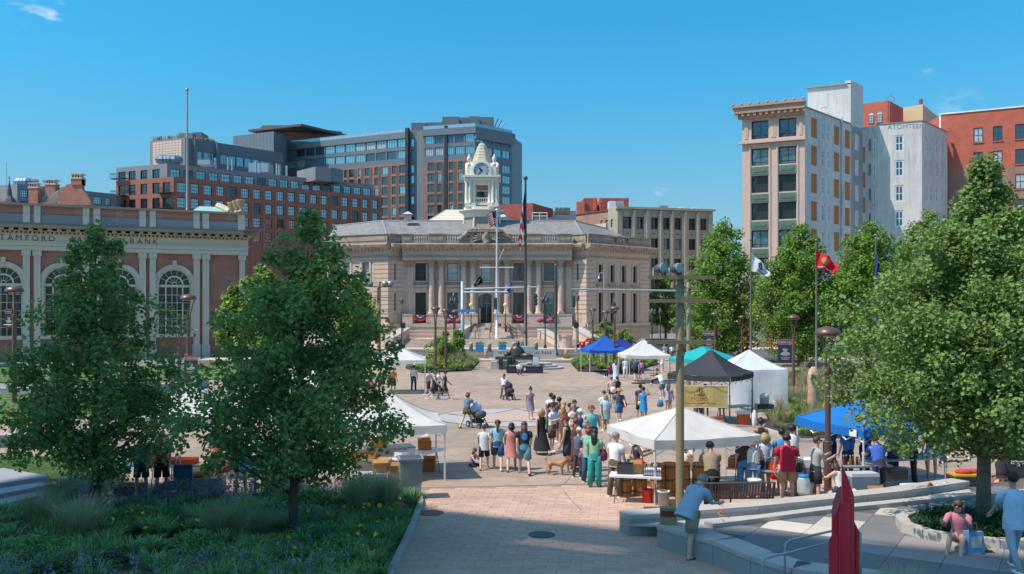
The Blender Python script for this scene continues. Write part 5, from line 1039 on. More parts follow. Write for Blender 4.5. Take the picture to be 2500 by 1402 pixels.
def tree(name, x, y, z, prof, label, cat='tree', group=None, clusters=260, per=90, size=.1, csz=.34, m=L_DARK, seed=1, trunk=.11, tb=.9, limbs=40, fold=True, skew=(0, 0), hole=.0, barkcol=BARK):
 root = empty(name, (x, y, z), 0, label, cat, group); g = random.Random(seed); hs_ = [p[0] for p in prof]; rs = [p[1] for p in prof]; H_ = hs_[-1]
 cen = []; sp = []; w = np.array([max(.45, np.interp(h, hs_, rs)) for h in np.linspace(hs_[0], H_, 60)]); w /= w.sum(); cum = np.cumsum(w)
 ph = [g.uniform(0, 6.28) for _ in range(6)]
 nb_ = max(14, clusters//5); cen.append((skew[0], skew[1], H_-.05)); sp.append(csz*.5)
 for i in range(nb_):
  h = hs_[0]+(H_-hs_[0])*np.searchsorted(cum, (i+g.random())/nb_)/60; a = i*2.4+g.uniform(-.5, .5); R_ = float(np.interp(h, hs_, rs)); rl_ = R_*g.uniform(.72, 1.14) if i % 6 else R_*1.1; t = (h-hs_[0])/(H_-hs_[0]); rise = g.uniform(.0, .3)
  for q in range(5):
   f_ = .35+.65*(q+g.uniform(-.45, .45))/4; aa = a+g.uniform(-.32, .32)*(1.25-f_); r = rl_*f_
   cen.append((r*math.cos(aa)+skew[0]*t, r*math.sin(aa)+skew[1]*t, min(H_, h+r*(rise-.12-.10*f_)+g.uniform(-.7, .55)*csz))); sp.append(csz*g.uniform(.6, 1.3)*(1-.3*t)*(1.1-.3*f_))
 V, k = leaves(cen, per, sp, size, seed, fold=fold)
 me = arrmesh('crown', V, k, m); o = link('crown', me, root); o['kind'] = 'stuff'
 b = MB(); top = H_*.9; b.tube([(0, 0, 0), (.02, .01, tb*.5), (0.01, -.02, tb), (.03+skew[0]*.3, .02, H_*.45), (skew[0]*.6, 0, H_*.7), (skew[0]*.95, skew[1], top)], [trunk*1.25, trunk, trunk*.92, trunk*.6, trunk*.3, trunk*.1], 10); b.build('trunk', barkcol, root, smooth=True)
 b = MB(); cs = sorted(g.sample(range(len(cen)), min(limbs, len(cen))), key=lambda i: cen[i][2])
 for i in cs:
  c = cen[i]; h0 = max(tb*.8, c[2]-.55*math.hypot(c[0], c[1])-.2); h0 = min(h0, top); f_ = max(.25, 1-h0/H_)
  b.tube([(skew[0]*h0/H_, 0, h0), (c[0]*.4, c[1]*.4, h0+(c[2]-h0)*.35), (c[0]*.75, c[1]*.75, h0+(c[2]-h0)*.75), c], [trunk*.42*f_, trunk*.3*f_, trunk*.2*f_, trunk*.07], 5)
 stuff(b.build('branches', barkcol, root, smooth=True)); return root
g1_ = Vector((at(233, 20.7), 20.7, gz(20.7)))
tree('maple_tree', g1_.x, g1_.y, g1_.z, [(1.3, .5), (1.55, 1.4), (1.9, 2.0), (2.7, 2.3), (3.7, 2.05), (4.7, 1.55), (5.4, 1.15), (6.1, .72), (6.7, .34), (7.05, .1)], 'dark green young maple in the planting bed in front of the bank', group='young maples in the foreground bed', clusters=285, per=82, seed=3, csz=.46, size=.10)
tree('maple_tree', at(715, 18.4), 18.4, gz(18.4), [(1.5, .4), (1.75, 1.3), (2.05, 2.0), (2.5, 2.35), (3.4, 2.25), (4.5, 1.8), (5.4, 1.3), (6.3, .75), (6.8, .35), (7.05, .1)], 'taller dark green maple beside the salmon brick walk, its top in sun', group='young maples in the foreground bed', clusters=310, per=82, seed=8, csz=.46, skew=(.35, 0), size=.10)
tree('plaza_maple_tree', at(2400, 18.6), 18.6, gz(18.6)+.3, [(2.0, .9), (2.3, 2.1), (2.9, 2.75), (3.7, 2.95), (4.6, 2.6), (5.5, 2.0), (6.1, 1.45), (6.7, .85), (7.3, .3), (7.8, .05)], 'large sunlit maple in the round kerbed planter at right', clusters=700, per=115, seed=21, csz=.50, m=L_BIG, trunk=.14, tb=1.9, limbs=70, size=.088, barkcol=mat('grey_bark', (.19, .155, .13), .95, var=.3, vs=6, bump=1, bs=25))
def oval(h0, h1, r): return [(h0+(h1-h0)*t, r*q) for t, q in ((0, .35), (.12, .8), (.3, 1), (.55, .95), (.75, .72), (.9, .42), (1, .08))]
for i, (px, D, ytop, ycb, rpx, lab, mm) in enumerate(((1765, 92, 546, 850, 98, 'full green street tree left of the white army flag', L_MID), (1955, 84, 556, 860, 98, 'full green street tree between the white and red flags', L_MID), (2120, 80, 545, 850, 95, 'green street tree behind the blue flag, right of the red flag', L_MID), (2262, 90, 520, 860, 110, 'green street tree below the pale graffiti block', L_MID), (2420, 95, 500, 860, 110, 'green street tree at the right edge behind the large maple', L_MID))):
 zb_ = ZF; h = zz(ytop, D)-zb_; hc = zz(ycb, D)-zb_
 tree('street_tree', at(px, D), D, zb_, oval(max(1.5, hc), h, rpx/F*D*1.02), lab, group='street trees along the right side of the plaza', clusters=420, per=80, size=.25, csz=1.15, m=mm, seed=40+i, trunk=.28, tb=2.6, fold=False, limbs=30)
for i, (px, D, ytop, ycb, rpx, lab) in enumerate(((1625, 150, 655, 800, 45, 'green tree between the town hall and the olive light pole'), (640, 88, 652, 840, 60, 'bright green tree behind the gap between bank and town hall'), (868, 95, 690, 860, 50, 'light green tree in front of the town hall left wing'), (570, 92, 700, 850, 38, 'light green tree at the right corner of the bank'), (1700, 128, 700, 820, 55, 'green tree across the street right of the olive light pole'))):
 h = zz(ytop, D)-ZF; hc = max(1.2, zz(ycb, D)-ZF)
 tree('background_tree', at(px, D), D, ZF, oval(hc, h, rpx/F*D), lab, clusters=140, per=70, size=.34, csz=.9, m=L_LITE if i in (1, 2, 3) else L_MID, seed=70+i, trunk=.2, tb=2, fold=False, limbs=16)
for i, (px, D, ytop, rpx, lab) in enumerate(((1082, 90, 812, 38, 'small leafy ornamental tree left of the signal mast'), (1118, 93, 808, 20, 'slim ornamental tree against the signal mast'), (1478, 112, 779, 34, 'flowering shrub beside the town hall right wing'), (1520, 108, 806, 32, 'rounded shrub behind the blue canopies'))):
 h = zz(ytop, D)-ZF
 tree('ornamental_shrub', at(px, D), D, ZF, oval(.5, h, rpx/F*D), lab, 'shrub', clusters=70, per=60, size=.2, csz=.5, m=L_LITE, seed=90+i, trunk=.07, tb=.5, fold=False, limbs=10)

def blades(cx, cy, z0, n, h, spread, w, seed, arch=1., seg=3):
 """n arching blades about each tuft centre"""
 g = np.random.default_rng(seed); k = len(cx); N = k*n; c = np.repeat(np.stack([cx, cy, z0], 1), n, 0); sc = np.repeat(g.uniform(.75, 1.2, k), n)[:, None]
 a = g.uniform(0, 2*np.pi, N); d = np.stack([np.cos(a), np.sin(a), np.zeros(N)], 1); hh = h*g.uniform(.6, 1.1, (N, 1))*sc; rr = spread*g.uniform(.25, 1.1, (N, 1))*sc
 s = np.stack([-np.sin(a), np.cos(a), np.zeros(N)], 1)*w*g.uniform(.7, 1.3, (N, 1)); base = c+d*spread*.12
 P = []
 for i in range(seg+1):
  t = i/seg; P.append(base+d*rr*(t**1.3)+np.array([0, 0, 1])*hh*(t-(.42*arch)*t**3))
 Q = []
 for i in range(seg):
  w0, w1 = (1-.9*(i/seg)**2), (1-.93*((i+1)/seg)**2); Q.append(np.stack([P[i]-s*w0, P[i]+s*w0, P[i+1]+s*w1, P[i+1]-s*w1], 1))
 return np.concatenate(Q).reshape(-1, 3)
def in_poly(x, y, poly):
 r = False; n = len(poly)
 for i in range(n):
  (x0, y0), (x1, y1) = poly[i], poly[(i+1) % n]
  if (y0 > y) != (y1 > y) and x < (x1-x0)*(y-y0)/(y1-y0)+x0: r = not r
 return r
def scatter(poly, n, seed, dmin=0.):
 g = random.Random(seed); xs = [p[0] for p in poly]; ys_ = [p[1] for p in poly]; out = []; tries = 0
 while len(out) < n and tries < n*60:
  tries += 1; x, y = g.uniform(min(xs), max(xs)), g.uniform(min(ys_), max(ys_))
  if in_poly(x, y, poly) and (dmin == 0 or all((x-a)**2+(y-b)**2 > dmin*dmin for a, b in out)): out.append((x, y))
 return out
def gzv(y, r=0.): return np.array([gz(v)+r for v in y])
BL = mat('lily_blade', (.19, .35, .11), .5, var=.3, vs=1.2, trans=.25, island=.4); BL2 = mat('bright_blade', (.22, .36, .07), .5, var=.25, vs=1.2, trans=.3, island=.35)
FG = mat('fountain_grass', (.42, .47, .28), .7, var=.2, vs=2, trans=.3, island=.3); FG2 = mat('dry_plume', (.40, .34, .20), .8, var=.2, trans=.3, island=.3); LAV = mat('lavender_flower', (.22, .235, .31), .8, var=.3, vs=3, island=.3); YEL = mat('yellow_flower', (.75, .55, .03), .6, var=.1, trans=.3)
bed = [(-2.35, 22.4), (-2.3, 13.5), (-13, 13.5), (-13, 20.2), (-9.8, 21.2), (-6.5, 22.6), (-4, 22.9)]
struct(MB().prism(bed[::-1] if 0 else bed, lambda p: gz(p[1])-.05, lambda p: gz(p[1])+.10).build('planting_bed', M_SOIL))
def lilies(name, poly, n, per, h, seed, m=BL, w=.011, spread=.42, dmin=.2, z=.1):
 p = scatter(poly, n, seed, dmin); x, y = np.array([a for a, _ in p]), np.array([b_ for _, b_ in p]); V = blades(x, y, gzv(y, z), per, h, spread, w, seed); o = link(name, arrmesh(name, V, 4, m)); return stuff(o)
tag(lilies('daylily_foliage', bed, 330, 95, .62, 5), 'mass of arching daylily leaves filling the shaded foreground bed', 'plants')
tag(lilies('bright_daylily_foliage', [(-2.7, 21), (-2.6, 15), (-6.5, 14.6), (-6, 16.5)], 70, 110, .55, 6, BL2), 'brighter green daylily leaves along the front of the shaded bed', 'plants')
fgs = [(150, 1262, .85), (195, 1340, .8), (600, 1335, .8), (545, 1330, .7), (690, 1235, .6), (880, 1275, .95), (945, 1265, .9), (640, 1330, .7), (100, 1300, .7)]
fl_lab = ['at the left edge below the first maple', 'in front of the first maple trunk', 'left of the second maple trunk', 'leftmost of the clumps near the second maple', 'behind the second maple trunk', 'tallest, at the right end of the bed', 'beside the kerb at the right end of the bed', 'close against the second maple trunk', 'small, at the far left of the bed']
for i, (px, py, h) in enumerate(fgs):
 p = G(px, py); V = blades(np.array([0.]), np.array([0.]), np.array([0.]), 1300, h*1.3, .62, .0042, 200+i, arch=.5); me = arrmesh('blades', V, 4, FG)
 r = link('fountain_grass', me, None, (p.x, p.y, p.z+.08)); r.name = 'fountain_grass'; tag(r, 'feathery fountain grass clump '+fl_lab[i], 'ornamental grass', 'fountain grasses in the foreground bed')
for i, (px, py, rr, lb_) in enumerate(((430, 1230, .6, 'back middle of the bed'), (760, 1250, .5, 'right of the second maple trunk'), (900, 1215, .55, 'back right of the bed'), (330, 1300, .55, 'middle left of the bed'), (820, 1385, .5, 'front right of the bed'), (470, 1375, .55, 'front middle of the bed'), (90, 1385, .55, 'front left of the bed'))):
 p = G(px, py); g_ = random.Random(i); cen = [(rr*math.sqrt(u)*math.cos(a), rr*math.sqrt(u)*math.sin(a), .15+.45*rr*math.sqrt(max(0, 1-u))*1.6) for u, a in ((g_.random(), g_.uniform(0, 6.28)) for _ in range(70))]
 V, k = leaves(cen, 50, .14, .05, 500+i, fold=False); o = link('low_shrub', arrmesh('low_shrub', V, k, leafmat('shrub_leaf', (.19, .34, .10))), None, p); tag(o, 'low rounded green shrub at the '+lb_, 'shrub', 'low shrubs in the foreground bed')
def spikes(name, poly, n, h, seed, m, z=.1, dens=14, size=.035, dmin=0.):
 g = np.random.default_rng(seed); p = scatter(poly, n, seed, dmin); c = []
 for x, y in p:
  lx_, ly_ = g.normal(0, .07, 2); hh = h*g.uniform(.7, 1.15)
  for t in np.linspace(.5, 1, dens): c.append((x+lx_*t+g.normal(0, .012), y+ly_*t, gz(y)+z+hh*t))
 V, k = leaves(c, 2, .04, size, seed, fold=False); return stuff(link(name, arrmesh(name, V, k, m)))
tag(spikes('catmint_flowers', [(-2.9, 17.6), (-2.9, 14), (-10, 14), (-9, 16.0), (-6, 16.3)], 200, .5, 31, LAV), 'lavender blue catmint flower spikes along the bottom of the picture', 'flowers')
tag(spikes('salvia_spikes', [(-3, 23), (-3, 22.2), (-11.5, 20.6), (-11.5, 21.2), (-6.5, 22.9)], 420, .62, 33, mat('salvia', (.22, .16, .30), .8, var=.3)), 'purple salvia spikes along the back of the shaded bed', 'flowers')
tag(spikes('yellow_lily_flowers', [(-2.6, 21.5), (-2.6, 16), (-4.4, 16), (-4.2, 20)], 22, .68, 35, YEL, dens=2, size=.10), 'yellow daylily blooms near the kerb of the shaded bed', 'flowers')
tag(spikes('yellow_lily_flowers', [(-9.7, 18.5), (-9.7, 16.2), (-6, 16.2), (-7, 19.6)], 14, .68, 36, YEL, dens=2, size=.09), 'yellow daylily blooms scattered at the left of the shaded bed', 'flowers')
b = MB(); ks = [(-2.42, 23.1), (-2.3, 22.3), (-2.22, 20), (-2.2, 17), (-2.22, 13.5)]
kb = empty('bed_kerb', (0, 0, 0)); kb['kind'] = 'structure'
for i in range(len(ks)-1):
 (x0, y0), (x1, y1) = ks[i], ks[i+1]; n = max(1, round(math.hypot(x1-x0, y1-y0)/.9))
 for j in range(n):
  t0, t1 = j/n, (j+1)/n-.012; a = (x0+(x1-x0)*t0, y0+(y1-y0)*t0); c = (x0+(x1-x0)*t1, y0+(y1-y0)*t1); MB().prism([(a[0]-.13, a[1]), (c[0]-.13, c[1]), c, a], lambda p: gz(p[1])-.05, lambda p: gz(p[1])+.13).build('kerb_stone', M_GRANL, kb)
# beds further off
def far_bed(name, pts, seed, nb, h, lab, plume=0, yel=0, m=BL2, w=.02, wallh=.25, shrub=False):
 poly = [tuple(G(px, py).xy) for px, py in pts]; struct(MB().prism(poly, lambda p: gz(p[1])-.05, lambda p: gz(p[1])+.14).build('planting_bed', M_SOIL))
 p = scatter(poly, nb, seed); x, y = np.array([a for a, _ in p]), np.array([b_ for _, b_ in p]); V = blades(x, y, gzv(y, .1), 60, h, .5, w, seed); tag(stuff(link(name, arrmesh(name, V, 4, m))), lab, 'plants')
 if plume: 
  p = scatter(poly, plume, seed+1); x, y = np.array([a for a, _ in p]), np.array([b_ for _, b_ in p]); V = blades(x, y, gzv(y, .1), 90, h*1.7, .5, w*.5, seed+1, arch=.5); tag(stuff(link('tall_grass', arrmesh('tall_grass', V, 4, FG2))), 'tall seeding grass '+lab.split(' in ')[-1].join(['in ', '']), 'grass')
 if yel: tag(spikes('yellow_flowers', poly, yel, h*1.05, seed+2, YEL, dens=2, size=.12), 'yellow flowers '+'in '+lab.split(' in ')[-1], 'flowers')
 return poly
far_bed('planter_greenery', [(1030, 912), (1150, 906), (1170, 884), (1120, 872), (1000, 880), (990, 900)], 51, 170, .9, 'green planting in the bed left of the statue', plume=14, yel=120)
far_bed('planter_greenery', [(1412, 908), (1530, 912), (1610, 890), (1560, 872), (1440, 872), (1395, 890)], 53, 190, .9, 'green planting in the bed behind the blue canopies', plume=0, yel=120)
far_bed('planter_greenery', [(1862, 1052), (1950, 1080), (2090, 1080), (2090, 930), (1960, 905), (1915, 920), (1905, 990)], 55, 300, .7, 'bright strappy leaves in the long bed right of the white canopy', plume=110, yel=60, w=.014)
tag(lilies('yellow_shrub_leaves', [tuple(G(px, py).xy) for px, py in ((1366, 879), (1395, 879), (1393, 873), (1370, 872))], 12, 60, .8, 57, mat('gold_leaf', (.42, .38, .06), .6, island=.3, trans=.3), .03, dmin=0), 'golden leaved shrub beside the engraved park wall', 'shrub')
# right bed kerb
kc = struct(empty('garden_kerb', (0, 0, 0))); pts = [G(px, py) for px, py in ((1862, 1053), (1950, 1082), (2100, 1083))]
for i in range(2):
 a, c = pts[i], pts[i+1]; n = 5
 for j in range(n): p, q = a.lerp(c, j/n), a.lerp(c, (j+.97)/n); d_ = (q-p).normalized(); nn = Vector((-d_.y, d_.x, 0))*.2; MB().prism([tuple(p.xy), tuple(q.xy), tuple((q+nn).xy), tuple((p+nn).xy)], lambda v: gz(v[1])-.05, lambda v: gz(v[1])+.15).build('kerb_stone', M_GRANL, kc)
# ================= seat walls, terrace at right =================
def wall_run(name, line, w, h, label, m=M_GRAN, mtop=M_GRANL, piece=1.5, rel0=0., coping=.09, cat='seat wall', lip=.015):
 """low granite wall along ground points (x, y, top height above the ground)"""
 r = empty(name, (0, 0, 0), 0, label, cat)
 for i in range(len(line)-1):
  p, q = Vector(line[i]), Vector(line[i+1]); L = (q-p).xy.length; n = max(1, round(L/piece))
  for j in range(n):
   a, c = p.lerp(q, j/n), p.lerp(q, (j+1)/n); d_ = (c-a).xy.normalized(); nn = Vector((-d_.y, d_.x))*w; g = .006
   A, B = a.xy+d_*g, c.xy-d_*g; hA, hB = a.z, c.z
   def topf(v, o=0): t = max(0, min(1, (Vector(v)-a.xy).dot(d_)/(c-a).xy.length)); return gz(v[1])+hA*(1-t)+hB*t+o
   MB().prism([tuple(A), tuple(B), tuple(B+nn), tuple(A+nn)], lambda v: gz(v[1])-.1, lambda v: topf(v, -coping)).build('wall_block', m, r)
   n2 = nn.normalized()*lip; MB().prism([tuple(A-n2), tuple(B-n2), tuple(B+nn+n2), tuple(A+nn+n2)], lambda v: topf(v, -coping+.004), lambda v: topf(v)).build('coping_stone', mtop, r)
 return r
TR = .26     # terrace height
wA = [G(1535, 1259, .47), G(1853, 1234, .48), G(2033, 1216, .48), G(2200, 1198, .48), G(2367, 1174, .48)]
wall_run('granite_seat_wall', [(p.x, p.y, .47) for p in wA], .5, .47, 'long low granite seat wall running behind the market stalls to the right')
wB = [G(1604, 1281, .48), G(1740, 1320, .48), G(1833, 1358, .48), G(1933, 1388, .48), (6.6, 14.0, 0)]
wall_run('granite_seat_wall', [(p[0], p[1], .48) for p in wB], .55, .48, 'curving granite seat wall under the seated man in the shaded foreground')
cb = [G(1700, 1286, TR), G(1740, 1280, TR+.1), G(2030, 1243, TR+.1), G(2380, 1208, TR+.1), G(2600, 1195, TR+.1)]
wall_run('granite_kerb', [(p.x, p.y, TR+.1) for p in cb[1:]], .3, .1, 'granite kerb strip between seat wall and shaded terrace', m=M_GRANL, coping=.06, piece=2.2, cat='kerb', lip=0)
terr = [(wB[0].x+.55, wB[0].y+.3), (wB[1].x+.2, wB[1].y+.3), (wB[2].x+.3, wB[2].y+.2), (wB[3].x+.4, wB[3].y+.2), (7, 13.6), (19, 13.6), (19, 28), (15, 24.9), (wA[4].x, wA[4].y+.3), (wA[2].x, wA[2].y+.3), (wA[1].x, wA[1].y+.3), (wA[0].x+1.6, wA[0].y+.2)]
trr = struct(MB().prism(terr, lambda p: gz(p[1])-.1, lambda p: gz(p[1])+TR-.012).build('terrace', MT['joint']))
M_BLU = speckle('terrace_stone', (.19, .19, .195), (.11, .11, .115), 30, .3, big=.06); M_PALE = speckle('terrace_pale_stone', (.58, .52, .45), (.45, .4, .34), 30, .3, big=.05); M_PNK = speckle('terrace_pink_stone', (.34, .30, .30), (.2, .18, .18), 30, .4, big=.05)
ta = R(-33); tu, tv = Vector((math.cos(ta), math.sin(ta))), Vector((-math.sin(ta), math.cos(ta)))
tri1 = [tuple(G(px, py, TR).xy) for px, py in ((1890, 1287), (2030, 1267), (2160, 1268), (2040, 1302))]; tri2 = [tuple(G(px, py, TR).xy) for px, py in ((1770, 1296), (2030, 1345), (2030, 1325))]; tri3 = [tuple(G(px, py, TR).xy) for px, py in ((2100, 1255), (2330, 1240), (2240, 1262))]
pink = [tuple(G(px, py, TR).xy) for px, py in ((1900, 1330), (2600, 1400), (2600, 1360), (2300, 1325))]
for i in range(-14, 20):
 for j in range(-4, 26):
  c = Vector((8, 16))+tu*(i*.92)+tv*((j-6)*.92); cc = c+(tu+tv)*.46
  if not in_poly(cc.x, cc.y, terr) or abs(cc.x/cc.y) > .62 and cc.x > 10: continue
  poly = [c, c+tu*.91, c+(tu+tv)*.91, c+tv*.91]
  for k in range(len(terr)): 
   pass
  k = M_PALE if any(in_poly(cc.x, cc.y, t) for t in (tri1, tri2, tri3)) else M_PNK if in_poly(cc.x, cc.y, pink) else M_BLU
  if not all(in_poly(p.x, p.y, terr) for p in poly): continue
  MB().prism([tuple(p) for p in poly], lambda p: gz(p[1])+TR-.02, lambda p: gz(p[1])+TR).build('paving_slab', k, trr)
# strip of pale slabs between seat wall and kerb
for i in range(16):
 a, c = [p.lerp(q, f) for p, q, f in ((wA[0].xy, wA[4].xy, 0), (wA[0].xy, wA[4].xy, 1))]; t0, t1 = i/16, (i+.985)/16
 def inter(line, t):
  n = len(line)-1; s_ = min(int(t*n), n-1); return line[s_].xy.lerp(line[s_+1].xy, t*n-s_)
 p0, p1, q0_, q1_ = inter(wA, t0), inter(wA, t1), inter(cb[1:4], t0), inter(cb[1:4], t1)
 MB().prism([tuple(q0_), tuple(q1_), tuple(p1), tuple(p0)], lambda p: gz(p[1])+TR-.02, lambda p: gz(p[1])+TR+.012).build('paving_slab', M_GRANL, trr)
# round planter
pc = Vector((at(2395, 18.4), 18.4)); pr = struct(empty('planter_kerb', (pc.x, pc.y, gz(18.4)+TR)))
for i in range(14):
 a0, a1 = 2*math.pi*i/14, 2*math.pi*(i+.98)/14; q = [(1.72*math.cos(a0), 1.45*math.sin(a0)), (1.72*math.cos(a1), 1.45*math.sin(a1)), (1.48*math.cos(a1), 1.22*math.sin(a1)), (1.48*math.cos(a0), 1.22*math.sin(a0))]; MB().prism(q, 0, .2).build('kerb_stone', M_GRANL, pr)
MB().lathe([(1.49, 0), (1.49, .16), (.5, .24)], k=28, sy=.83).build('soil', M_SOIL, pr)
cen = [(pc.x+r*math.cos(a), pc.y+.82*r*math.sin(a), gz(18.4)+TR+.24) for r, a in ((1.3*math.sqrt(random.random()), random.uniform(0, 6.28)) for _ in range(420))]
V, k = leaves(cen, 45, .16, .06, 77, fold=False, flat=.5); tag(stuff(link('ground_cover', arrmesh('ground_cover', V, k, leafmat('cover_leaf', (.045, .11, .04))))), 'dark glossy ground cover around the large maple trunk', 'ground cover')
# ================= left lawns, walls, steps =================
def lawn(pts): 
 pl = [tuple(G(px, py, .1).xy) for px, py in pts]; o = struct(MB().prism(pl, lambda p: gz(p[1])-.05, lambda p: gz(p[1])+.1).build('lawn', M_GRASS))
 p = scatter(pl, 500, 3); x, y = np.array([a for a, _ in p]), np.array([b_ for _, b_ in p]); stuff(link('lawn_blades', arrmesh('lawn_blades', blades(x, y, gzv(y, .09), 30, .07, .5, .01, 4), 4, M_GRASS), o))
lawn(((-120, 934), (620, 924), (660, 893), (-120, 893))); lawn(((-150, 1040), (500, 1000), (560, 965), (-150, 962))); lawn(((-150, 1170), (140, 1168), (230, 1120), (-150, 1110)))
for pts, lab in ((((-120, 905), (60, 898)), 'pale granite wall at the far left lawn below the bank'), (((-120, 965), (260, 968), (510, 945)), 'curved granite wall behind the first maple'), (((-120, 1100), (120, 1090), (300, 1060)), 'granite wall at left edge above the lowest lawn'), (((150, 1215), (205, 1208), (300, 1180)), 'granite wall end beside the left steps'), (((560, 940), (650, 925)), 'short granite wall between the two foreground maples')):
 q = [G(px, py) for px, py in pts]; wall_run('granite_seat_wall', [(p.x, p.y, .5) for p in q], .5, .5, lab, piece=2.)
st = empty('granite_steps', (0, 0, 0), 0, 'three pale granite steps at the left edge of the picture', 'steps')
for i in range(3):
 p0, p1 = G(-80, 1262-i*18), G(148-i*14, 1211-i*9); d_ = (p1-p0).xy.normalized(); nn = Vector((-d_.y, d_.x))*2.5; MB().prism([tuple(p0.xy), tuple(p1.xy), tuple(p1.xy+nn), tuple(p0.xy+nn)], lambda p: gz(p[1])-.02*i, lambda p: gz(p[1])+.12*(i+1)).build('step', M_GRAN, st)
# ================= people =================
def skinned(edges_v, radii, edges, root=0, sub=1):
 me = bpy.data.meshes.new('body'); me.from_pydata(edges_v, edges, []); o = bpy.data.objects.new('tmp', me); C.objects.link(o)
 o.modifiers.new('s', 'SKIN'); sv_ = me.skin_vertices[0].data
 for i, r in enumerate(radii): sv_[i].radius = (r, r) if not isinstance(r, tuple) else r
 for i in range(len(radii)): sv_[i].use_root = (i == root)
 s2 = o.modifiers.new('u', 'SUBSURF'); s2.levels = sub; s2.render_levels = sub
 bpy.context.view_layer.update(); out = bpy.data.meshes.new_from_object(o.evaluated_get(bpy.context.evaluated_depsgraph_get())); bpy.data.objects.remove(o); out.materials.clear(); out.materials.append(SKIN); out.shade_smooth(); return out
POSE = {  # legs: (swing, knee) left/right; arms: (swing, out, elbow) left/right; lean; pelvis height (None = standing)
 'stand': ((3, 3), (-3, 3), (6, 9, 14), (2, 9, 18), 2, None), 'walk': ((24, 6), (-20, 18), (-22, 7, 12), (24, 7, 25), 4, None), 'walk2': ((-18, 22), (22, 8), (22, 7, 25), (-20, 7, 12), 4, None),
 'hold': ((3, 3), (-4, 4), (22, 10, 88), (26, 10, 80), 3, None), 'phone': ((2, 4), (-5, 4), (30, 10, 105), (4, 9, 15), 5, None), 'bend': ((10, 16), (-4, 4), (48, 8, 25), (40, 8, 30), 34, None),
 'push': ((22, 8), (-18, 20), (34, 6, 45), (34, 6, 45), 8, None), 'sit': ((84, 86), (80, 82), (30, 10, 55), (26, 10, 60), 6, .46), 'sitg': ((84, 62), (92, 84), (35, 12, 40), (25, 14, 45), 14, .12),
 'lean': ((4, 6), (-4, 4), (24, 5, 45), (18, 5, 55), 20, None), 'legup': ((-4, 4), (72, 84), (8, 4, 60), (10, 4, 62), 34, None), 'low': ((104, 66), (98, 58), (44, 12, 60), (48, 10, 70), 18, .27), 'hips': ((4, 5), (-3, 4), (-12, 34, 75), (4, 8, 15), 1, None), 'head': ((3, 3), (-3, 3), (70, 30, 135), (6, 9, 18), 0, None),
 'perch': ((78, 70), (66, 50), (40, 12, 60), (44, 10, 70), 16, .45), 'tall': ((-3, 2), (4, 6), (-8, 8, 10), (8, 8, 14), 0, None), 'squat': ((88, 100), (80, 95), (45, 12, 50), (40, 12, 60), 20, .42)}
PJ = {}
def joints(pose):
 if pose in PJ: return PJ[pose]
 lL, lR, aL, aR, lean, ph = POSE[pose]; J = {}; ext = []
 def leg(sw, kn, z=0): return .43*math.cos(R(sw))+.42*math.cos(R(sw-kn))
 pz = ph if ph is not None else .075+max(leg(*lL), leg(*lR))
 J['pel'] = Vector((0, 0, pz)); ax = Vector((0, -math.sin(R(lean)), math.cos(R(lean)))); J['ax'] = ax
 for s, (sw, kn) in ((-1, lL), (1, lR)):
  h = J['pel']+Vector((s*.092, 0, -.05)); ab = .05; k = h+Vector((s*ab*.43, -math.sin(R(sw))*.43, -math.cos(R(sw))*.41)); a = k+Vector((s*.01, -math.sin(R(sw-kn))*.42, -math.cos(R(sw-kn))*.42))
  if ph is not None and pose not in ('sitg', 'low'): a.z = max(a.z, .07)
  t = a+Vector((s*.03, -.16, -.045)); hl = a+Vector((0, .055, -.04)); J[('hip', s)] = h; J[('kne', s)] = k; J[('ank', s)] = a; J[('toe', s)] = t; J[('hel', s)] = hl
 nk = J['pel']+ax*.50; J['nek'] = nk; J['che'] = J['pel']+ax*.34; J['wai'] = J['pel']+ax*.16
 hx_ = Vector((0, -math.sin(R(lean*1.3+4)), math.cos(R(lean*1.3+4)))); J['hd'] = nk+ax*.05+hx_*.13; J['hx'] = hx_
 for s, (sw, ab, el) in ((-1, aL), (1, aR)):
  sh = J['pel']+ax*.455+Vector((s*.175, 0, 0)); sw += lean*.4
  d = Vector((s*math.sin(R(ab)), -math.sin(R(sw))*math.cos(R(ab)), -math.cos(R(sw))*math.cos(R(ab)))); e = sh+d*.285
  inw = -s*.35*min(1, el/70); f = Vector((s*math.sin(R(ab))*.5+inw*.6, -math.sin(R(sw+el)), -math.cos(R(sw+el)))).normalized()
  if pose == 'hips' and s == -1: f = Vector((.75, -.1, -.6)).normalized()
  if pose == 'head' and s == -1: f = Vector((.45, -.1, .85)).normalized()
  w = e+f*.245; J[('sho', s)] = sh; J[('elb', s)] = e; J[('wri', s)] = w; J[('hdir', s)] = f
 PJ[pose] = J; return J
BODY = {}
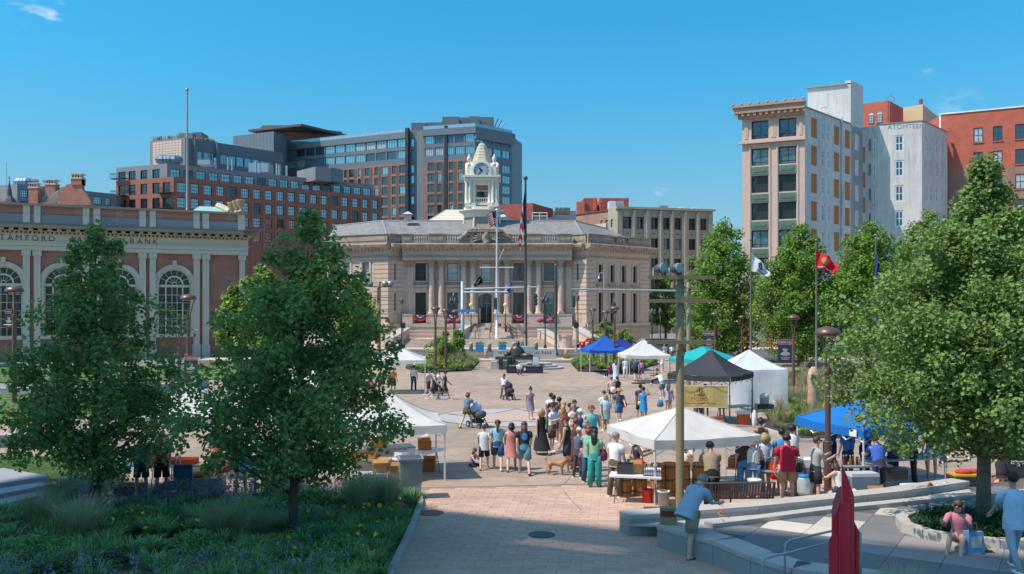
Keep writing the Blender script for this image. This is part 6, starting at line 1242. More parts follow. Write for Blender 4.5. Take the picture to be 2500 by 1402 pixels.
def bodymesh(pose):
 if pose in BODY: return BODY[pose]
 J = joints(pose); v = []; r = []; e = []
 def add(p, rad, par=None):
  v.append(tuple(p)); r.append(rad); i = len(v)-1
  if par is not None: e.append((par, i))
  return i
 ax = J['ax']; pel = add(J['pel'], .12); wa = add(J['wai'], .105, pel); ce = add(J['che'], .125, wa); nb = add(J['nek']-ax*.035, .075, ce); nk = add(J['nek']+ax*.03, .05, nb); h0 = add(J['hd']-J['hx']*.055+Vector((0, -.012, 0)), .068, nk); h1 = add(J['hd']+J['hx']*.02, .09, h0); add(J['hd']+J['hx']*.085, .062, h1)
 for s in (-1, 1):
  sh = add(J[('sho', s)], .058, ce); el = add(J[('elb', s)], .042, sh); wr = add(J[('wri', s)], .026, el); f = J[('hdir', s)]; pa = add(J[('wri', s)]+f*.065, .036, wr); side = Vector((0, 1, 0)) if abs(f.y) < .7 else Vector((0, 0, 1)); side = (side-f*side.dot(f)).normalized(); inn = f.cross(side).normalized()
  for q, ln in ((-1.5, .062), (-.5, .078), (.5, .082), (1.5, .072)):
   k0 = add(J[('wri', s)]+f*.095+side*q*.018, .0105, pa); add(J[('wri', s)]+f*(.095+ln)+side*q*.021-inn*s*.018, .008, k0)
  add(J[('wri', s)]+f*.07-side*.055, .011, wr)
  hi = add(J[('hip', s)], .088, pel); kn = add(J[('kne', s)], .056, hi); cf = add(J[('kne', s)].lerp(J[('ank', s)], .35)+Vector((0, .012, 0)), .054, kn); an = add(J[('ank', s)], .036, cf); add(J[('hel', s)], .032, an); mi = add(J[('ank', s)].lerp(J[('toe', s)], .55)+Vector((0, 0, -.012)), .034, an); add(J[('toe', s)], .026, mi)
 BODY[pose] = skinned(v, r, e); BODY[pose].name = 'body'; return BODY[pose]
GAR = {}
def rings(b, lst, k=12):
 """loft elliptical rings (centre, half width, half depth, axis)"""
 n = len(b.v)
 for c, a, d, ax in lst:
  u = Vector((1, 0, 0)); w = ax.cross(u).normalized()
  for i in range(k): q = 2*math.pi*i/k; p = c+u*(a*math.cos(q))+w*(d*math.sin(q)); b.v.append(tuple(p))
 for j in range(len(lst)-1):
  for i in range(k): a_, c_ = n+j*k+i, n+j*k+(i+1) % k; b.f.append((a_, c_, c_+k, a_+k))
 return n
def garment(kind, pose):
 key = (kind, pose)
 if key in GAR: return GAR[key]
 J = joints(pose); b = MB(); ax = J['ax']; pel = J['pel']; S_ = lambda t, a, d: (pel+ax*t, a, d, ax); Zu = Vector((0, 0, 1))
 def torso(lo=-.11, tank=False, loose=0.): rings(b, [S_(lo, .172+loose, .125+loose), S_(0, .168+loose, .125+loose), S_(.14, .152+loose*.8, .115+loose*.8), S_(.28, .168+loose*.5, .13+loose*.3), S_(.38, .185 if not tank else .165, .122), S_(.45, .178 if not tank else .13, .098), S_(.487, .12 if not tank else .085, .078), S_(.515, .062, .058)])
 def sleeve(fr, lng=False):
  for s in (-1, 1):
   a, e, w = J[('sho', s)], J[('elb', s)], J[('wri', s)]; a0 = a-Vector((s*.05, 0, 0))+ax*.0
   if not lng: b.tube([a0, a+(e-a)*.15, a+(e-a)*fr], [.055, .068, .064], 9)
   else: b.tube([a0, a+(e-a)*.2, e, e+(w-e)*fr], [.055, .066, .056, .042], 9)
 def legs(fr, r1=.088, full=False, slim=1.):
  rings(b, [S_(.10, .152, .118), S_(0, .172, .128), S_(-.10, .17, .125)])
  for s in (-1, 1):
   h, k, a = J[('hip', s)], J[('kne', s)], J[('ank', s)]
   if not full: b.tube([h+Vector((0, 0, .06)), h+(k-h)*.3, h+(k-h)*fr], [.098, .102, r1], 10)
   else: b.tube([h+Vector((0, 0, .06)), h+(k-h)*.4, k, k+(a-k)*fr], [.098, .094*slim, .074*slim, .062*slim], 10)
 def skirt(ln, flare, top=.12):
  kz = sum(((J[('kne', s)]-pel) for s in (-1, 1)), Vector())*.5; az = sum(((J[('ank', s)]-pel) for s in (-1, 1)), Vector())*.5; spr = abs(J[('kne', 1)].y-J[('kne', -1)].y)*.5
  L = [S_(top, .148, .115), S_(-.02, .178, .135)]
  c = pel+kz*.55; L.append((c, .185+flare*.3, .15+spr*.4, Zu)); c = pel+kz*1.0*min(1, ln); L.append((c, .19+flare*.7*min(1, ln), .15+spr+flare*.3, Zu))
  if ln > 1: c = pel+kz.lerp(az, ln-1); L.append((c, .2+flare, .19+spr+flare*.5, Zu))
  rings(b, L)
 K = kind
 if K == 'tee': torso(); sleeve(.62)
 elif K == 'loose': torso(-.16, loose=.02); sleeve(.8)
 elif K == 'tank': torso(tank=True)
 elif K == 'long': torso(-.12, loose=.01); sleeve(.95, True)
 elif K == 'shorts': legs(.86, .1)
 elif K == 'short': legs(.45, .105)
 elif K == 'pants': legs(.97, full=True)
 elif K == 'slim': legs(.97, full=True, slim=.85)
 elif K == 'wide': legs(.97, full=True, slim=1.25)
 elif K == 'skirt': skirt(.8, .03)
 elif K == 'maxi': torso(tank=True); skirt(1.75, .10)
 elif K == 'dress': torso(tank=True); skirt(.85, .03)
 elif K == 'dresst': torso(); sleeve(.5); skirt(1.0, .06)
 elif K == 'robe': torso(loose=.02); sleeve(.95, True); skirt(1.75, .06)
 elif K[:4] == 'shoe':
  for s in ((-1,) if K == 'shoe' else (1,)): a, t, h = J[('ank', s)], J[('toe', s)], J[('hel', s)]; b.tube([h+Vector((0, .02, -.005)), h+Vector((0, -.02, .004)), a.lerp(t, .5)+Vector((0, 0, -.01)), t+Vector((0, -.035, -.004))], [.03, .045, .045, .026], 8, flat=.85)
 elif K == 'cap':
  c, hx_ = J['hd'], J['hx']; b.ell(c+hx_*.055+Vector((0, .008, 0)), (.102, .112, .085), 10, 6); b.prism([(c.x-.075, c.y-.08), (c.x+.075, c.y-.08), (c.x+.05, c.y-.19), (c.x-.05, c.y-.19)], c.z+.04, c.z+.052)
 elif K == 'hat':
  c, hx_ = J['hd'], J['hx']; b.lathe([(.2, .035), (.21, .045), (.12, .06), (.11, .13), (.09, .155), (.02, .16)], c.x, c.y, c.z, 14)
 elif K == 'face':
  c = J['hd']; 
  for s in (-1, 1): b.ell(c+Vector((s*.032, -.088, .012)), (.012, .008, .008), 6, 4); b.box(c.x+s*.032-.018, c.x+s*.032+.018, c.y-.096, c.y-.08, c.z+.032, c.z+.038)
  b.box(c.x-.022, c.x+.022, c.y-.094, c.y-.08, c.z-.052, c.z-.044)
 elif K == 'nose':
  c = J['hd']; b.tube([c+Vector((0, -.085, .015)), c+Vector((0, -.112, -.02)), c+Vector((0, -.088, -.026))], [.008, .014, .008], 6)
  for s in (-1, 1): b.ell(c+Vector((s*.092, .005, -.005)), (.012, .02, .03), 6, 4)
 elif K == 'shades':
  c = J['hd']; b.box(c.x-.062, c.x-.008, c.y-.108, c.y-.088, c.z-.004, c.z+.028).box(c.x+.008, c.x+.062, c.y-.108, c.y-.088, c.z-.004, c.z+.028).box(c.x-.09, c.x+.09, c.y-.1, c.y-.09, c.z+.018, c.z+.026)
 else:  # hair
  c, hx_ = J['hd'], J['hx']; bk = Vector((0, 1, 0)); up = hx_
  if K != 'bald': b.ell(c+hx_*.036+bk*.026, (.096, .1, .094) if K != 'curly' else (.135, .135, .12), 10, 8)
  else: b.ell(c+hx_*.012+bk*.022, (.096, .096, .085), 10, 8)
  if K == 'longh': b.tube([c+bk*.05+up*.02, c+bk*.09-Vector((0, 0, .12)), c+bk*.1-Vector((0, 0, .26)), c+bk*.11-Vector((0, 0, .42))], [.085, .1, .095, .04], 9, flat=.8)
  if K == 'bob': b.tube([c+bk*.04+up*.02, c+bk*.045-Vector((0, 0, .08)), c+bk*.05-Vector((0, 0, .14))], [.1, .112, .07], 10)
  if K == 'curlyl': b.ell(c+bk*.06-Vector((0, 0, .06)), (.16, .12, .17), 10, 8)
  if K == 'pony': b.tube([c+bk*.09+up*.05, c+bk*.15+up*.0, c+bk*.14-Vector((0, 0, .2)), c+bk*.13-Vector((0, 0, .36))], [.03, .04, .038, .012], 7)
  if K == 'bun': b.ell(c+hx_*.13+bk*.04, (.05, .05, .045), 8, 6)
 me = b.mesh(kind, HAIR if kind in HAIRS else CLOTH, True)
 # no n-gon caps needed inside; keep as is
 GAR[key] = me; return me
HAIRS = ('sh', 'longh', 'bob', 'curly', 'curlyl', 'pony', 'bun', 'bald')
SK = {'l': (.62, .40, .30), 'm': (.50, .30, .20), 't': (.40, .22, .14), 'd': (.17, .09, .06)}
HC = {'bk': (.02, .016, .014), 'br': (.09, .045, .025), 'bl': (.42, .27, .13), 'gr': (.30, .26, .23), 'rd': (.22, .06, .03)}
PARTN = {'tee': 'shirt', 'loose': 'shirt', 'tank': 'tank_top', 'long': 'long_sleeved_top', 'short': 'shorts', 'slim': 'trousers', 'pants': 'trousers', 'wide': 'trousers', 'maxi': 'dress', 'dresst': 'dress', 'shades': 'sunglasses'}
def P(px, py, face, pose, sk, hair, top, bot, label, h=1.68, shoes='e8e8e8', acc=(), w=1., rel=0., pos=None, grp=None):
 loc = Vector(pos) if pos is not None else G(px, py, rel); s = h/1.70
 o = link('person', bodymesh(pose), None, loc, R(face), SK[sk], (s*w, s*w, s)); tag(o, label, 'person', grp)
 def g(kind, c, nm=None): 
  q = link(nm or PARTN.get(kind, kind), garment(kind, pose), o, col=c if not isinstance(c, str) else hx(c)); return q
 hs_, hc_ = hair; g(hs_, HC[hc_], 'hair')
 if top: g(top[0], top[1])
 if bot: g(bot[0], bot[1])
 if shoes: g('shoe', shoes); g('shoe2', shoes, 'shoe')
 g('face', (.05, .03, .03)); nn = g('nose', SK[sk], 'nose_and_ears'); nn.data = garment('nose', pose)
 for a, c in acc: g(a, c)
 return o
def bag(o, px, py, kind, col, label, rel=.55, s=1., off=None):
 """bag hanging beside a person; a thing of its own"""
 loc = G(px, py); loc = Vector((loc.x, loc.y, gz(loc.y)+rel)); r = empty('bag', loc, random.uniform(-.5, .5), label, 'bag'); b = MB()
 b.tube([(0, 0, -.19*s), (0, 0, -.16*s), (0, 0, 0), (0, 0, .14*s)], [.08*s, .15*s, .16*s, .1*s], 10, flat=.55); b.build('pouch', CLOTH, r, col=hx(col), smooth=True)
 MB().tube([(-.1*s, 0, .1*s), (-.06*s, 0, .3*s), (.06*s, 0, .3*s), (.1*s, 0, .1*s)], .012, 5).build('strap', CLOTH, r, col=hx(col)); return r
# -- middle of the plaza
P(1182, 1146, 180, 'walk', 'l', ('sh', 'br'), ('loose', 'd8dadd'), ('shorts', '26262c'), 'boy in white t-shirt and black shorts walking away, leftmost of the four abreast', 1.48, '6a6258')
P(1215, 1147, 178, 'walk2', 'l', ('pony', 'br'), ('tee', '8fb8cc'), ('shorts', '31557a'), 'woman in light blue top and denim shorts walking away beside the boy', 1.62, w=1.12)
P(1249, 1149, 180, 'walk', 'l', ('bob', 'bk'), ('dress', 'c08076'), None, 'woman in dusty pink dress with short black hair walking away', 1.56, '6b4a40', w=1.08)
P(1280, 1158, 182, 'walk2', 'l', ('longh', 'br'), ('tee', '2b2b30'), ('shorts', '5f93a5'), 'girl in black graphic t-shirt and teal shorts with a long braid, walking away', 1.66, '2a2626', w=1.1)
o = G(1280, 1158); MB().ell((0, 0, 0), (.09, .012, .12), 10, 6).build('shirt_graphic', CLOTH, S.objects.get('person.003'), (0, .137, 1.22), col=hx('3f8fd0'))
P(1152, 1140, 60, 'sitg', 'l', ('longh', 'br'), ('tank', '9a7ab0'), ('shorts', '20202a'), 'little girl in purple top sitting on the pavement at the edge of the tent shadow', 1.2, None)
P(1140, 1046, 150, 'push', 'l', ('bob', 'rd'), ('tee', '6d8394'), ('short', '5d5a3c'), 'woman in grey blue shirt and pink cap pushing the pale blue pram', 1.66, '5a3a30', acc=(('cap', 'e0a0a8'),))
P(1230, 977, 165, 'push', 'l', ('pony', 'br'), ('tee', 'e6e8ea'), ('slim', '6b5a4a'), 'woman in white shirt and brown trousers pushing the black pushchair', 1.62)
P(1046, 968, 60, 'walk', 'l', ('sh', 'br'), ('tee', 'd9b5a5'), ('shorts', '2a2a30'), 'man in pale pink t-shirt at the left of the strolling group', 1.75)
P(1060, 976, 85, 'walk2', 'l', ('sh', 'bk'), ('tank', '3a3848'), ('shorts', '3c343c'), 'man in navy sleeveless shirt and green cap in the strolling group', 1.75, acc=(('cap', '2f6b4a'),), w=1.12)
P(1070, 966, 85, 'walk', 'm', ('sh', 'bk'), ('tee', 'dfe3ea'), ('pants', '2e3a55'), 'person in white top half hidden within the strolling group', 1.65)
o = P(1085, 976, 100, 'walk', 'm', ('sh', 'bk'), ('tee', '4a3a55'), ('shorts', '4a3c36'), 'man in dark purple t-shirt and cap carrying a paper bag, right of the strolling group', 1.8, acc=(('cap', '2b2b30'),)); bag(o, 1087, 976, 'b', 'c9a77c', 'brown paper bag held by the man in the dark purple t-shirt', .75, .7)
P(1295, 1026, 5, 'walk', 'l', ('bun', 'bk'), ('dress', '7b7784'), None, 'woman in grey sleeveless dress and sunglasses walking towards the camera alone', 1.64, 'e8e8e8', acc=(('shades', '0a0a0a'),))
P(1322, 1110, 200, 'walk2', 'l', ('curlyl', 'bl'), ('maxi', '232326'), None, 'woman in long black dress with curly blond hair seen from behind', 1.68, '8a6a58')
P(1348, 1104, 50, 'hold', 'l', ('sh', 'bk'), ('tee', 'd9dde4'), ('shorts', '6e5a4e'), 'man in white t-shirt and brown shorts holding food in a tray', 1.74)
o = P(1384, 1154, 250, 'stand', 'm', ('sh', 'rd'), ('tank', '2b2f33'), ('shorts', '3b4557'), 'man in black tank top and maroon cap holding the tan dog on a lead', 1.76, '4a6470', acc=(('cap', '6b2f2c'),), w=1.05)
for a in (
 (1345, 1060, 150, 'stand', 'm', ('sh', 'bk'), ('tee', 'd8d8da'), ('pants', '3a3a40'), 'man in white t-shirt at the back of the queue', 1.72),
 (1352, 1068, 190, 'stand', 't', ('sh', 'bk'), ('tee', '38323c'), ('shorts', '3a3034'), 'man in dark t-shirt at the back left of the queue', 1.72),
 (1366, 1078, 200, 'hold', 't', ('sh', 'bk'), ('tee', '4c4048'), ('shorts', '6a5648'), 'man in plum t-shirt in the middle of the queue', 1.74),
 (1376, 1088, 150, 'stand', 'l', ('longh', 'bl'), ('tank', '9a6258'), ('skirt', '6a4a48'), 'woman with long blond hair in the middle of the queue', 1.66),
 (1388, 1082, 110, 'phone', 'm', ('sh', 'bk'), ('tee', 'b02c34'), ('pants', '33343a'), 'person in red t-shirt raising a phone in the queue', 1.55),
 (1402, 1080, 20, 'stand', 'm', ('longh', 'bk'), ('tee', '27304a'), ('pants', '30364a'), 'woman with long black hair and sunglasses behind the queue', 1.66),
 (1398, 1100, 40, 'hold', 'l', ('sh', 'gr'), ('tee', 'e2ddd6'), ('shorts', '8c7a66'), 'grey haired man in cream t-shirt turned sideways in the queue', 1.7),
 (1402, 1120, 60, 'stand', 'l', ('bob', 'gr'), ('tee', 'b8907c'), ('skirt', 'a07a68'), 'grey haired woman with glasses in tan dress deep in the queue', 1.58),
 (1406, 1146, 170, 'stand', 't', ('sh', 'rd'), ('maxi', '6a4038'), None, 'woman in long striped rust dress in the front row of the queue', 1.62)):
 P(*a, w=1.05)
P(1414, 1122, 70, 'stand', 'l', ('sh', 'gr'), ('tee', '2c4a86'), ('shorts', '2b344a'), 'man in royal blue t-shirt and white cap in the queue', 1.72, acc=(('cap', 'e6e6ea'),), w=1.1)
P(1443, 1112, 10, 'stand', 'l', ('sh', 'rd'), ('tank', '5fb8b8'), ('slim', '33435c'), 'large woman in turquoise tank top facing the camera in the queue', 1.76, w=1.32)
P(1411, 1167, 130, 'hold', 'l', ('sh', 'bl'), ('tee', '5b6478'), ('slim', '4a4a50'), 'girl in striped top and white cap in the front of the queue', 1.5, acc=(('cap', 'eeeaea'),))
P(1430, 1152, 120, 'stand', 'l', ('bob', 'gr'), ('tee', 'c58a96'), ('pants', '8a5a58'), 'grey haired woman in pink top behind the two women in green', 1.62)
P(1437, 1178, 150, 'hold', 'l', ('bob', 'rd'), ('loose', '7fb7a0'), ('wide', '3b5e7e'), 'auburn haired woman in sea green top and blue jeans', 1.66)
o = P(1452, 1190, 160, 'stand', 'm', ('longh', 'bk'), ('tee', '7fbf97'), ('wide', '2f9a98'), 'woman with long black hair in green top and teal trousers at the queue front', 1.66, '3a3434'); bag(o, 1470, 1190, 'b', '7a3558', 'plum shoulder bag of the woman in teal trousers', .95, 1.)
bag(None, 1421, 1168, 'b', 'd894ac', 'pink bag carried by the girl in the striped top', .8, .9)
P(1474, 1050, 20, 'stand', 'l', ('sh', 'br'), ('tee', 'e4e4e6'), ('shorts', '8d8a7a'), 'man in white t-shirt and sunglasses behind the lady in pale blue', 1.72, acc=(('shades', '101010'),))
P(1479, 1051, 0, 'stand', 'l', ('bob', 'gr'), ('tee', 'b9d3dc'), ('skirt', '8fa39a'), 'grey haired lady in pale blue top with a waist bag', 1.55, w=1.1); bag(None, 1470, 1050, 'b', 'd8402c', 'bright red carrier bag of the lady in pale blue', .42, .9)
P(1511, 1031, 5, 'walk', 'l', ('sh', 'br'), ('tee', '47566b'), ('shorts', '3478a0'), 'woman in straw hat, slate t-shirt and blue shorts walking towards the camera', 1.62, acc=(('hat', 'b98a56'), ('shades', '101010')), w=1.1); bag(None, 1524, 1031, 'b', 'c8283c', 'red handbag of the woman in the straw hat', .85, .8)
P(1493, 990, 195, 'stand', 'l', ('sh', 'br'), ('tee', 'd9a5a8'), ('short', '2a2a2e'), 'woman in pink top and cap with a white tote, seen from behind', 1.62, acc=(('cap', 'a06a5a'),)); bag(None, 1497, 992, 'b', 'e8e2d6', 'white tote bag on the woman in pink', .95, 1.)
P(1507, 988, 200, 'stand', 'l', ('pony', 'bk'), ('tee', '26262a'), ('short', '2a2a2e'), 'woman in black t-shirt holding something blue', 1.6)
P(1563, 1026, 160, 'stand', 'm', ('sh', 'bk'), ('tee', '2a3a5e'), ('shorts', '2e2c34'), 'man in navy t-shirt behind the woman in the blue dress', 1.72)
P(1571, 1030, 170, 'head', 'm', ('sh', 'bk'), ('dress', '2e8fd0'), None, 'woman in short bright blue dress raising a hand to her head', 1.64, 'a07a66'); bag(None, 1561, 1030, 'b', 'd8c4b0', 'small cream handbag of the woman in the blue dress', .9, .55)
P(1617, 972, 200, 'bend', 'l', ('sh', 'gr'), ('tee', 'e4e6e8'), ('shorts', '5f7c84'), 'man in white t-shirt and grey shorts bending towards the busker', 1.78)
P(1632, 1012, 150, 'stand', 'm', ('longh', 'br'), ('loose', 'b8a3c2'), ('short', 'a8957c'), 'woman in lilac shirt carrying a large blue bag', 1.62); bag(None, 1612, 1010, 'b', '4f86a8', 'large blue bag of the woman in lilac', .55, 1.1)
P(1606, 938, 250, 'sit', 'd', ('longh', 'bk'), ('tank', '4a3030'), ('pants', '2a2226'), 'seated busker in dark clothes playing at the microphone stand', 1.66)
P(1503, 930, 180, 'stand', 'l', ('longh', 'rd'), ('robe', 'c9d6e6'), None, 'woman in long pale blue robe with auburn hair beside the white canopy', 1.66)
P(1527, 926, 185, 'stand', 'l', ('bald', 'gr'), ('tee', 'bcd6e2'), ('pants', 'd8d6cc'), 'man in pale blue shirt and white trousers under the white canopy', 1.75)
P(1552, 926, 180, 'walk', 'l', ('sh', 'br'), ('tee', '37507c'), ('shorts', '23232b'), 'man in navy t-shirt and black shorts under the white canopy', 1.78, w=1.1)
P(1566, 926, 178, 'walk2', 'l', ('bob', 'br'), ('tee', 'b88aa6'), ('shorts', '34486a'), 'woman in mauve top and blue shorts walking under the white canopy', 1.64)
P(1489, 922, 220, 'sit', 'm', ('sh', 'bk'), ('tee', '8a3550'), ('pants', '4a3038'), 'person in maroon top seated at the right of the blue canopy', 1.6)
P(1622, 876, 175, 'walk', 'l', ('sh', 'bl'), ('tee', '55a8b8'), ('shorts', 'c8bca8'), 'blond person in teal top crossing the street', 1.66)
P(1640, 880, 185, 'walk2', 'l', ('sh', 'br'), ('tee', 'e2e6e8'), ('shorts', '3a4a5a'), 'man in white t-shirt with a green backpack near the street', 1.74)
P(1617, 908, 180, 'walk', 'l', ('sh', 'br'), ('tee', 'e6e2dc'), ('short', 'e2ded6'), 'person in white top and shorts behind the busker', 1.64)
P(1814, 885, 0, 'stand', 'm', ('longh', 'bk'), ('tank', '8a3a50'), ('short', 'a85a68'), 'woman in maroon top at the far kerb beside the tall pole', 1.64)
P(1824, 882, 10, 'stand', 'm', ('sh', 'bk'), ('tee', '2c7fd0'), ('pants', '30405a'), 'man in bright blue t-shirt at the far kerb', 1.78)
P(1577, 862, 30, 'walk', 'm', ('sh', 'bk'), ('tee', '9aa0a8'), ('pants', '3a3c44'), 'person in grey walking on the far pavement', 1.7)
P(1268, 917, 0, 'sit', 'l', ('sh', 'bl'), ('tee', 'e8eaee'), ('pants', '5a4a44'), 'blond woman in white shirt and sunglasses seated behind the purple table', 1.66, acc=(('shades', '141414'),))
# -- under and around the right-hand stalls
P(1706, 1035, 180, 'stand', 'l', ('sh', 'br'), ('tee', 'e8e8ea'), ('pants', '50505a'), 'vendor in white t-shirt under the dark grey canopy', 1.7)
P(1762, 1020, 190, 'stand', 'm', ('bun', 'bk'), ('tee', 'f0eeea'), ('short', '4a3c50'), 'woman in white top behind the food banner', 1.6)
P(1722, 1022, 185, 'stand', 'm', ('sh', 'bk'), ('tee', 'dfe6ee'), ('short', '4a3c50'), 'customer with bare legs behind the food banner', 1.68)
P(1502, 1214, 130, 'stand', 'l', ('sh', 'gr'), ('tee', 'eae6e8'), ('pants', '6a5a48'), 'man in white t-shirt at the corner of the front white canopy', 1.74, w=1.12)
P(1551, 1206, 100, 'hold', 'm', ('sh', 'rd'), ('tank', '3a3c54'), ('skirt', '5a5c66'), 'woman in navy tank top with a cream shoulder bag under the front canopy', 1.62, w=1.08); bag(None, 1536, 1208, 'b', 'c8ae86', 'cream shoulder bag of the woman in the navy tank top', .95, 1.1); bag(None, 1562, 1208, 'b', 'd04838', 'red bag hanging from the arm of the woman in navy', .85, 1.)
P(1737, 1248, 175, 'lean', 'm', ('sh', 'bk'), ('tee', '9c8a70'), ('slim', '221c26'), 'man in tan t-shirt and black trousers tending the pickle barrels', 1.74, w=1.1)
P(1682, 1138, 180, 'stand', 'l', ('sh', 'br'), ('tee', 'c8d6e6'), ('shorts', '3a5a86'), 'person in pale striped top leading the white dog', 1.6)
P(1858, 1152, 180, 'stand', 't', ('bun', 'bk'), ('maxi', '2b2428'), None, 'woman in black halter dress with a bare back', 1.66, '6a4a3c', w=1.08)
P(1868, 1200, 200, 'hold', 'l', ('curlyl', 'bl'), ('tee', 'cdd9ea'), ('skirt', '7f9cc0'), 'woman with curly blond hair and sunglasses in a pale blue outfit', 1.62, acc=(('shades', '201010'),), w=1.05)
P(1838, 1214, 160, 'hold', 'l', ('sh', 'br'), ('tank', 'e6e4e0'), ('pants', '5a7fa8'), 'woman in wide straw hat and white top at the jar table', 1.6, acc=(('hat', 'c2a374'),), w=1.15)
P(1818, 1212, 170, 'stand', 'l', ('sh', 'bk'), ('tee', '3a3c42'), ('pants', '4a7fae'), 'person in black t-shirt and blue jeans at the jar table', 1.66)
P(1935, 1172, 180, 'phone', 'm', ('curly', 'bk'), ('loose', 'e6dedc'), ('shorts', '6a5c54'), 'curly haired person in white t-shirt looking at a phone', 1.62); bag(None, 1944, 1172, 'b', 'e0bb58', 'yellow carrier bag held by the curly haired person', .6, 1.1)
P(1909, 1200, 185, 'stand', 'l', ('bun', 'bk'), ('tee', '3f8fc4'), ('shorts', '303a48'), 'man in sky blue t-shirt behind the man in red', 1.74)
o = P(1921, 1222, 180, 'stand', 'l', ('sh', 'bk'), ('loose', 'b82744'), ('shorts', 'b09a7a'), 'man in red t-shirt and khaki shorts seen from behind', 1.74, '9a8a78', w=1.22)
bg_ = bag(None, 1895, 1214, 'b', 'cc2030', 'red shopping bag with a white ring target', .72, 1.25)
for r_, c_ in ((.13, 'f0f0f0'), (.095, 'cc2030'), (.06, 'f0f0f0'), (.03, 'cc2030')): MB().lathe([(r_, 0), (r_, .004)], k=20).build('target_ring', CLOTH, bg_, (0, -.105-.02*(1-r_*7), -.02), col=hx(c_)).rotation_euler = (R(90), 0, 0)
P(1991, 1228, 100, 'hold', 'l', ('sh', 'br'), ('tee', 'a8aaac'), ('shorts', '34363c'), 'man in grey t-shirt with sunglasses eating, left of the lamp post', 1.72, acc=(('shades', '101010'),))
P(2026, 1155, 0, 'lean', 'm', ('sh', 'bk'), ('tee', '27508a'), ('pants', '25304a'), 'man in navy t-shirt under the front blue canopy', 1.76, w=1.1)
P(2070, 1176, 190, 'stand', 'l', ('longh', 'br'), ('tee', '2a78c2'), ('pants', '25304a'), 'woman in blue t-shirt seen from behind under the blue canopy', 1.62)
P(2054, 1232, 230, 'perch', 'l', ('longh', 'br'), ('tank', 'e6e2e4'), ('short', '2a3a5c'), 'woman in white tank top sitting on the wall right of the lamp post', 1.62, rel=0)
P(2146, 1210, 180, 'lean', 'm', ('bun', 'br'), ('tee', '3d66c4'), ('slim', '3a3a42'), 'woman in royal blue t-shirt leaning over the stall table', 1.64, w=1.1)
P(2230, 1180, 230, 'lean', 'm', ('sh', 'bk'), ('tee', '2a72c4'), ('pants', '2c2c34'), 'stall holder in blue t-shirt at the right end of the blue canopy', 1.7)
P(2274, 1172, 170, 'stand', 'l', ('sh', 'br'), ('tee', '4a4270'), ('short', '8fb0c8'), 'person in indigo t-shirt and denim shorts by the water jug', 1.66)
P(2446, 1196, 170, 'perch', 'l', ('longh', 'bl'), ('tank', '3a3036'), ('skirt', '3a3036'), 'blond woman in black dress sitting on the wall near the chalkboard', 1.62, rel=.0)
P(2458, 1168, 60, 'stand', 'l', ('sh', 'bl'), ('loose', 'e4e6ea'), ('shorts', '3a4458'), 'blond woman in white t-shirt in front of the chalkboard', 1.6)
# -- near figures
o = P(1678, 1362, 128, 'legup', 'l', ('bald', 'gr'), ('loose', '9db4c6'), ('shorts', '9a947c'), 'grey haired man in blue t-shirt with one foot up on the granite wall', 1.78, '3a2a26', w=1.16)
P(2330, 1322, 322, 'low', 'l', ('longh', 'br'), ('long', 'c2808c'), ('short', 'c8a898'), 'woman in pink sweater with sunglasses on her head sitting on the round planter kerb', 1.66, '2a2a2a', acc=(('shades', '101010'),), pos=(at(2345, 17.05), 17.05, gz(17)+TR))
P(2476, 1392, 178, 'walk', 'm', ('sh', 'bk'), ('loose', 'b9cfe6'), ('slim', 'a8b0ba'), 'man in pale t-shirt and light grey trousers walking off at the right edge', 1.8, rel=TR)
# -- left-hand stalls
P(588, 1210, 190, 'stand', 'l', ('pony', 'br'), ('tee', '2c3034'), ('short', '1c1c20'), 'woman in black shorts with a dark backpack between the two maples', 1.64, '8fa8b8')
P(556, 1182, 200, 'stand', 'l', ('longh', 'br'), ('tee', 'd8b0c0'), ('skirt', 'e85aa0'), 'small girl in hot pink skirt at the left stalls', 1.15, 'e05a90')
P(530, 1172, 180, 'stand', 'm', ('sh', 'br'), ('tee', '30343c'), ('pants', 'b87a60'), 'person in salmon trousers at the left stalls', 1.66)
P(345, 1212, 0, 'stand', 'l', ('sh', 'br'), ('tee', '5a7a8a'), ('shorts', '234a58'), 'vendor in teal shorts behind the left folding table', 1.7, '1c1c20')
P(395, 1212, 10, 'stand', 'l', ('sh', 'gr'), ('tee', 'a8584a'), ('shorts', '1e1e24'), 'vendor in black shorts and white shoes behind the left folding table', 1.72)
P(930, 962, 200, 'stand', 'l', ('sh', 'rd'), ('tee', 'e8ddd0'), ('pants', '3a4a6a'), 'person with a red hat by the orange stall left of the second maple top', 1.66, acc=(('hat', 'c05040'),))
P(1010, 955, 170, 'stand', 'm', ('sh', 'bk'), ('tee', 'd8dce4'), ('pants', '2c3c60'), 'man in white shirt at the left white canopy', 1.72)
P(960, 960, 160, 'stand', 'l', ('sh', 'br'), ('tee', 'd88a3a'), ('shorts', '4a4a50'), 'person in orange t-shirt at the left white canopy', 1.68)
P(2112, 1165, 10, 'lean', 'm', ('sh', 'bk'), ('tee', '26508c'), ('pants', '2a2a34'), 'vendor in dark blue t-shirt behind the bottles at the stall table', 1.72)
P(2180, 1180, 200, 'stand', 'l', ('pony', 'bl'), ('tee', '3a6ab8'), ('shorts', '3a3a44'), 'vendor with blond ponytail between the two stall tables', 1.64)
P(2300, 1130, 170, 'walk', 'l', ('bob', 'rd'), ('tee', 'd8c0a8'), ('pants', '5a6a88'), 'passer-by in cream top behind the water jug', 1.66)
P(2335, 1120, 190, 'walk2', 'm', ('sh', 'bk'), ('tee', '8aa8b8'), ('shorts', '4a4440'), 'passer-by in grey blue t-shirt behind the tool cart', 1.76)
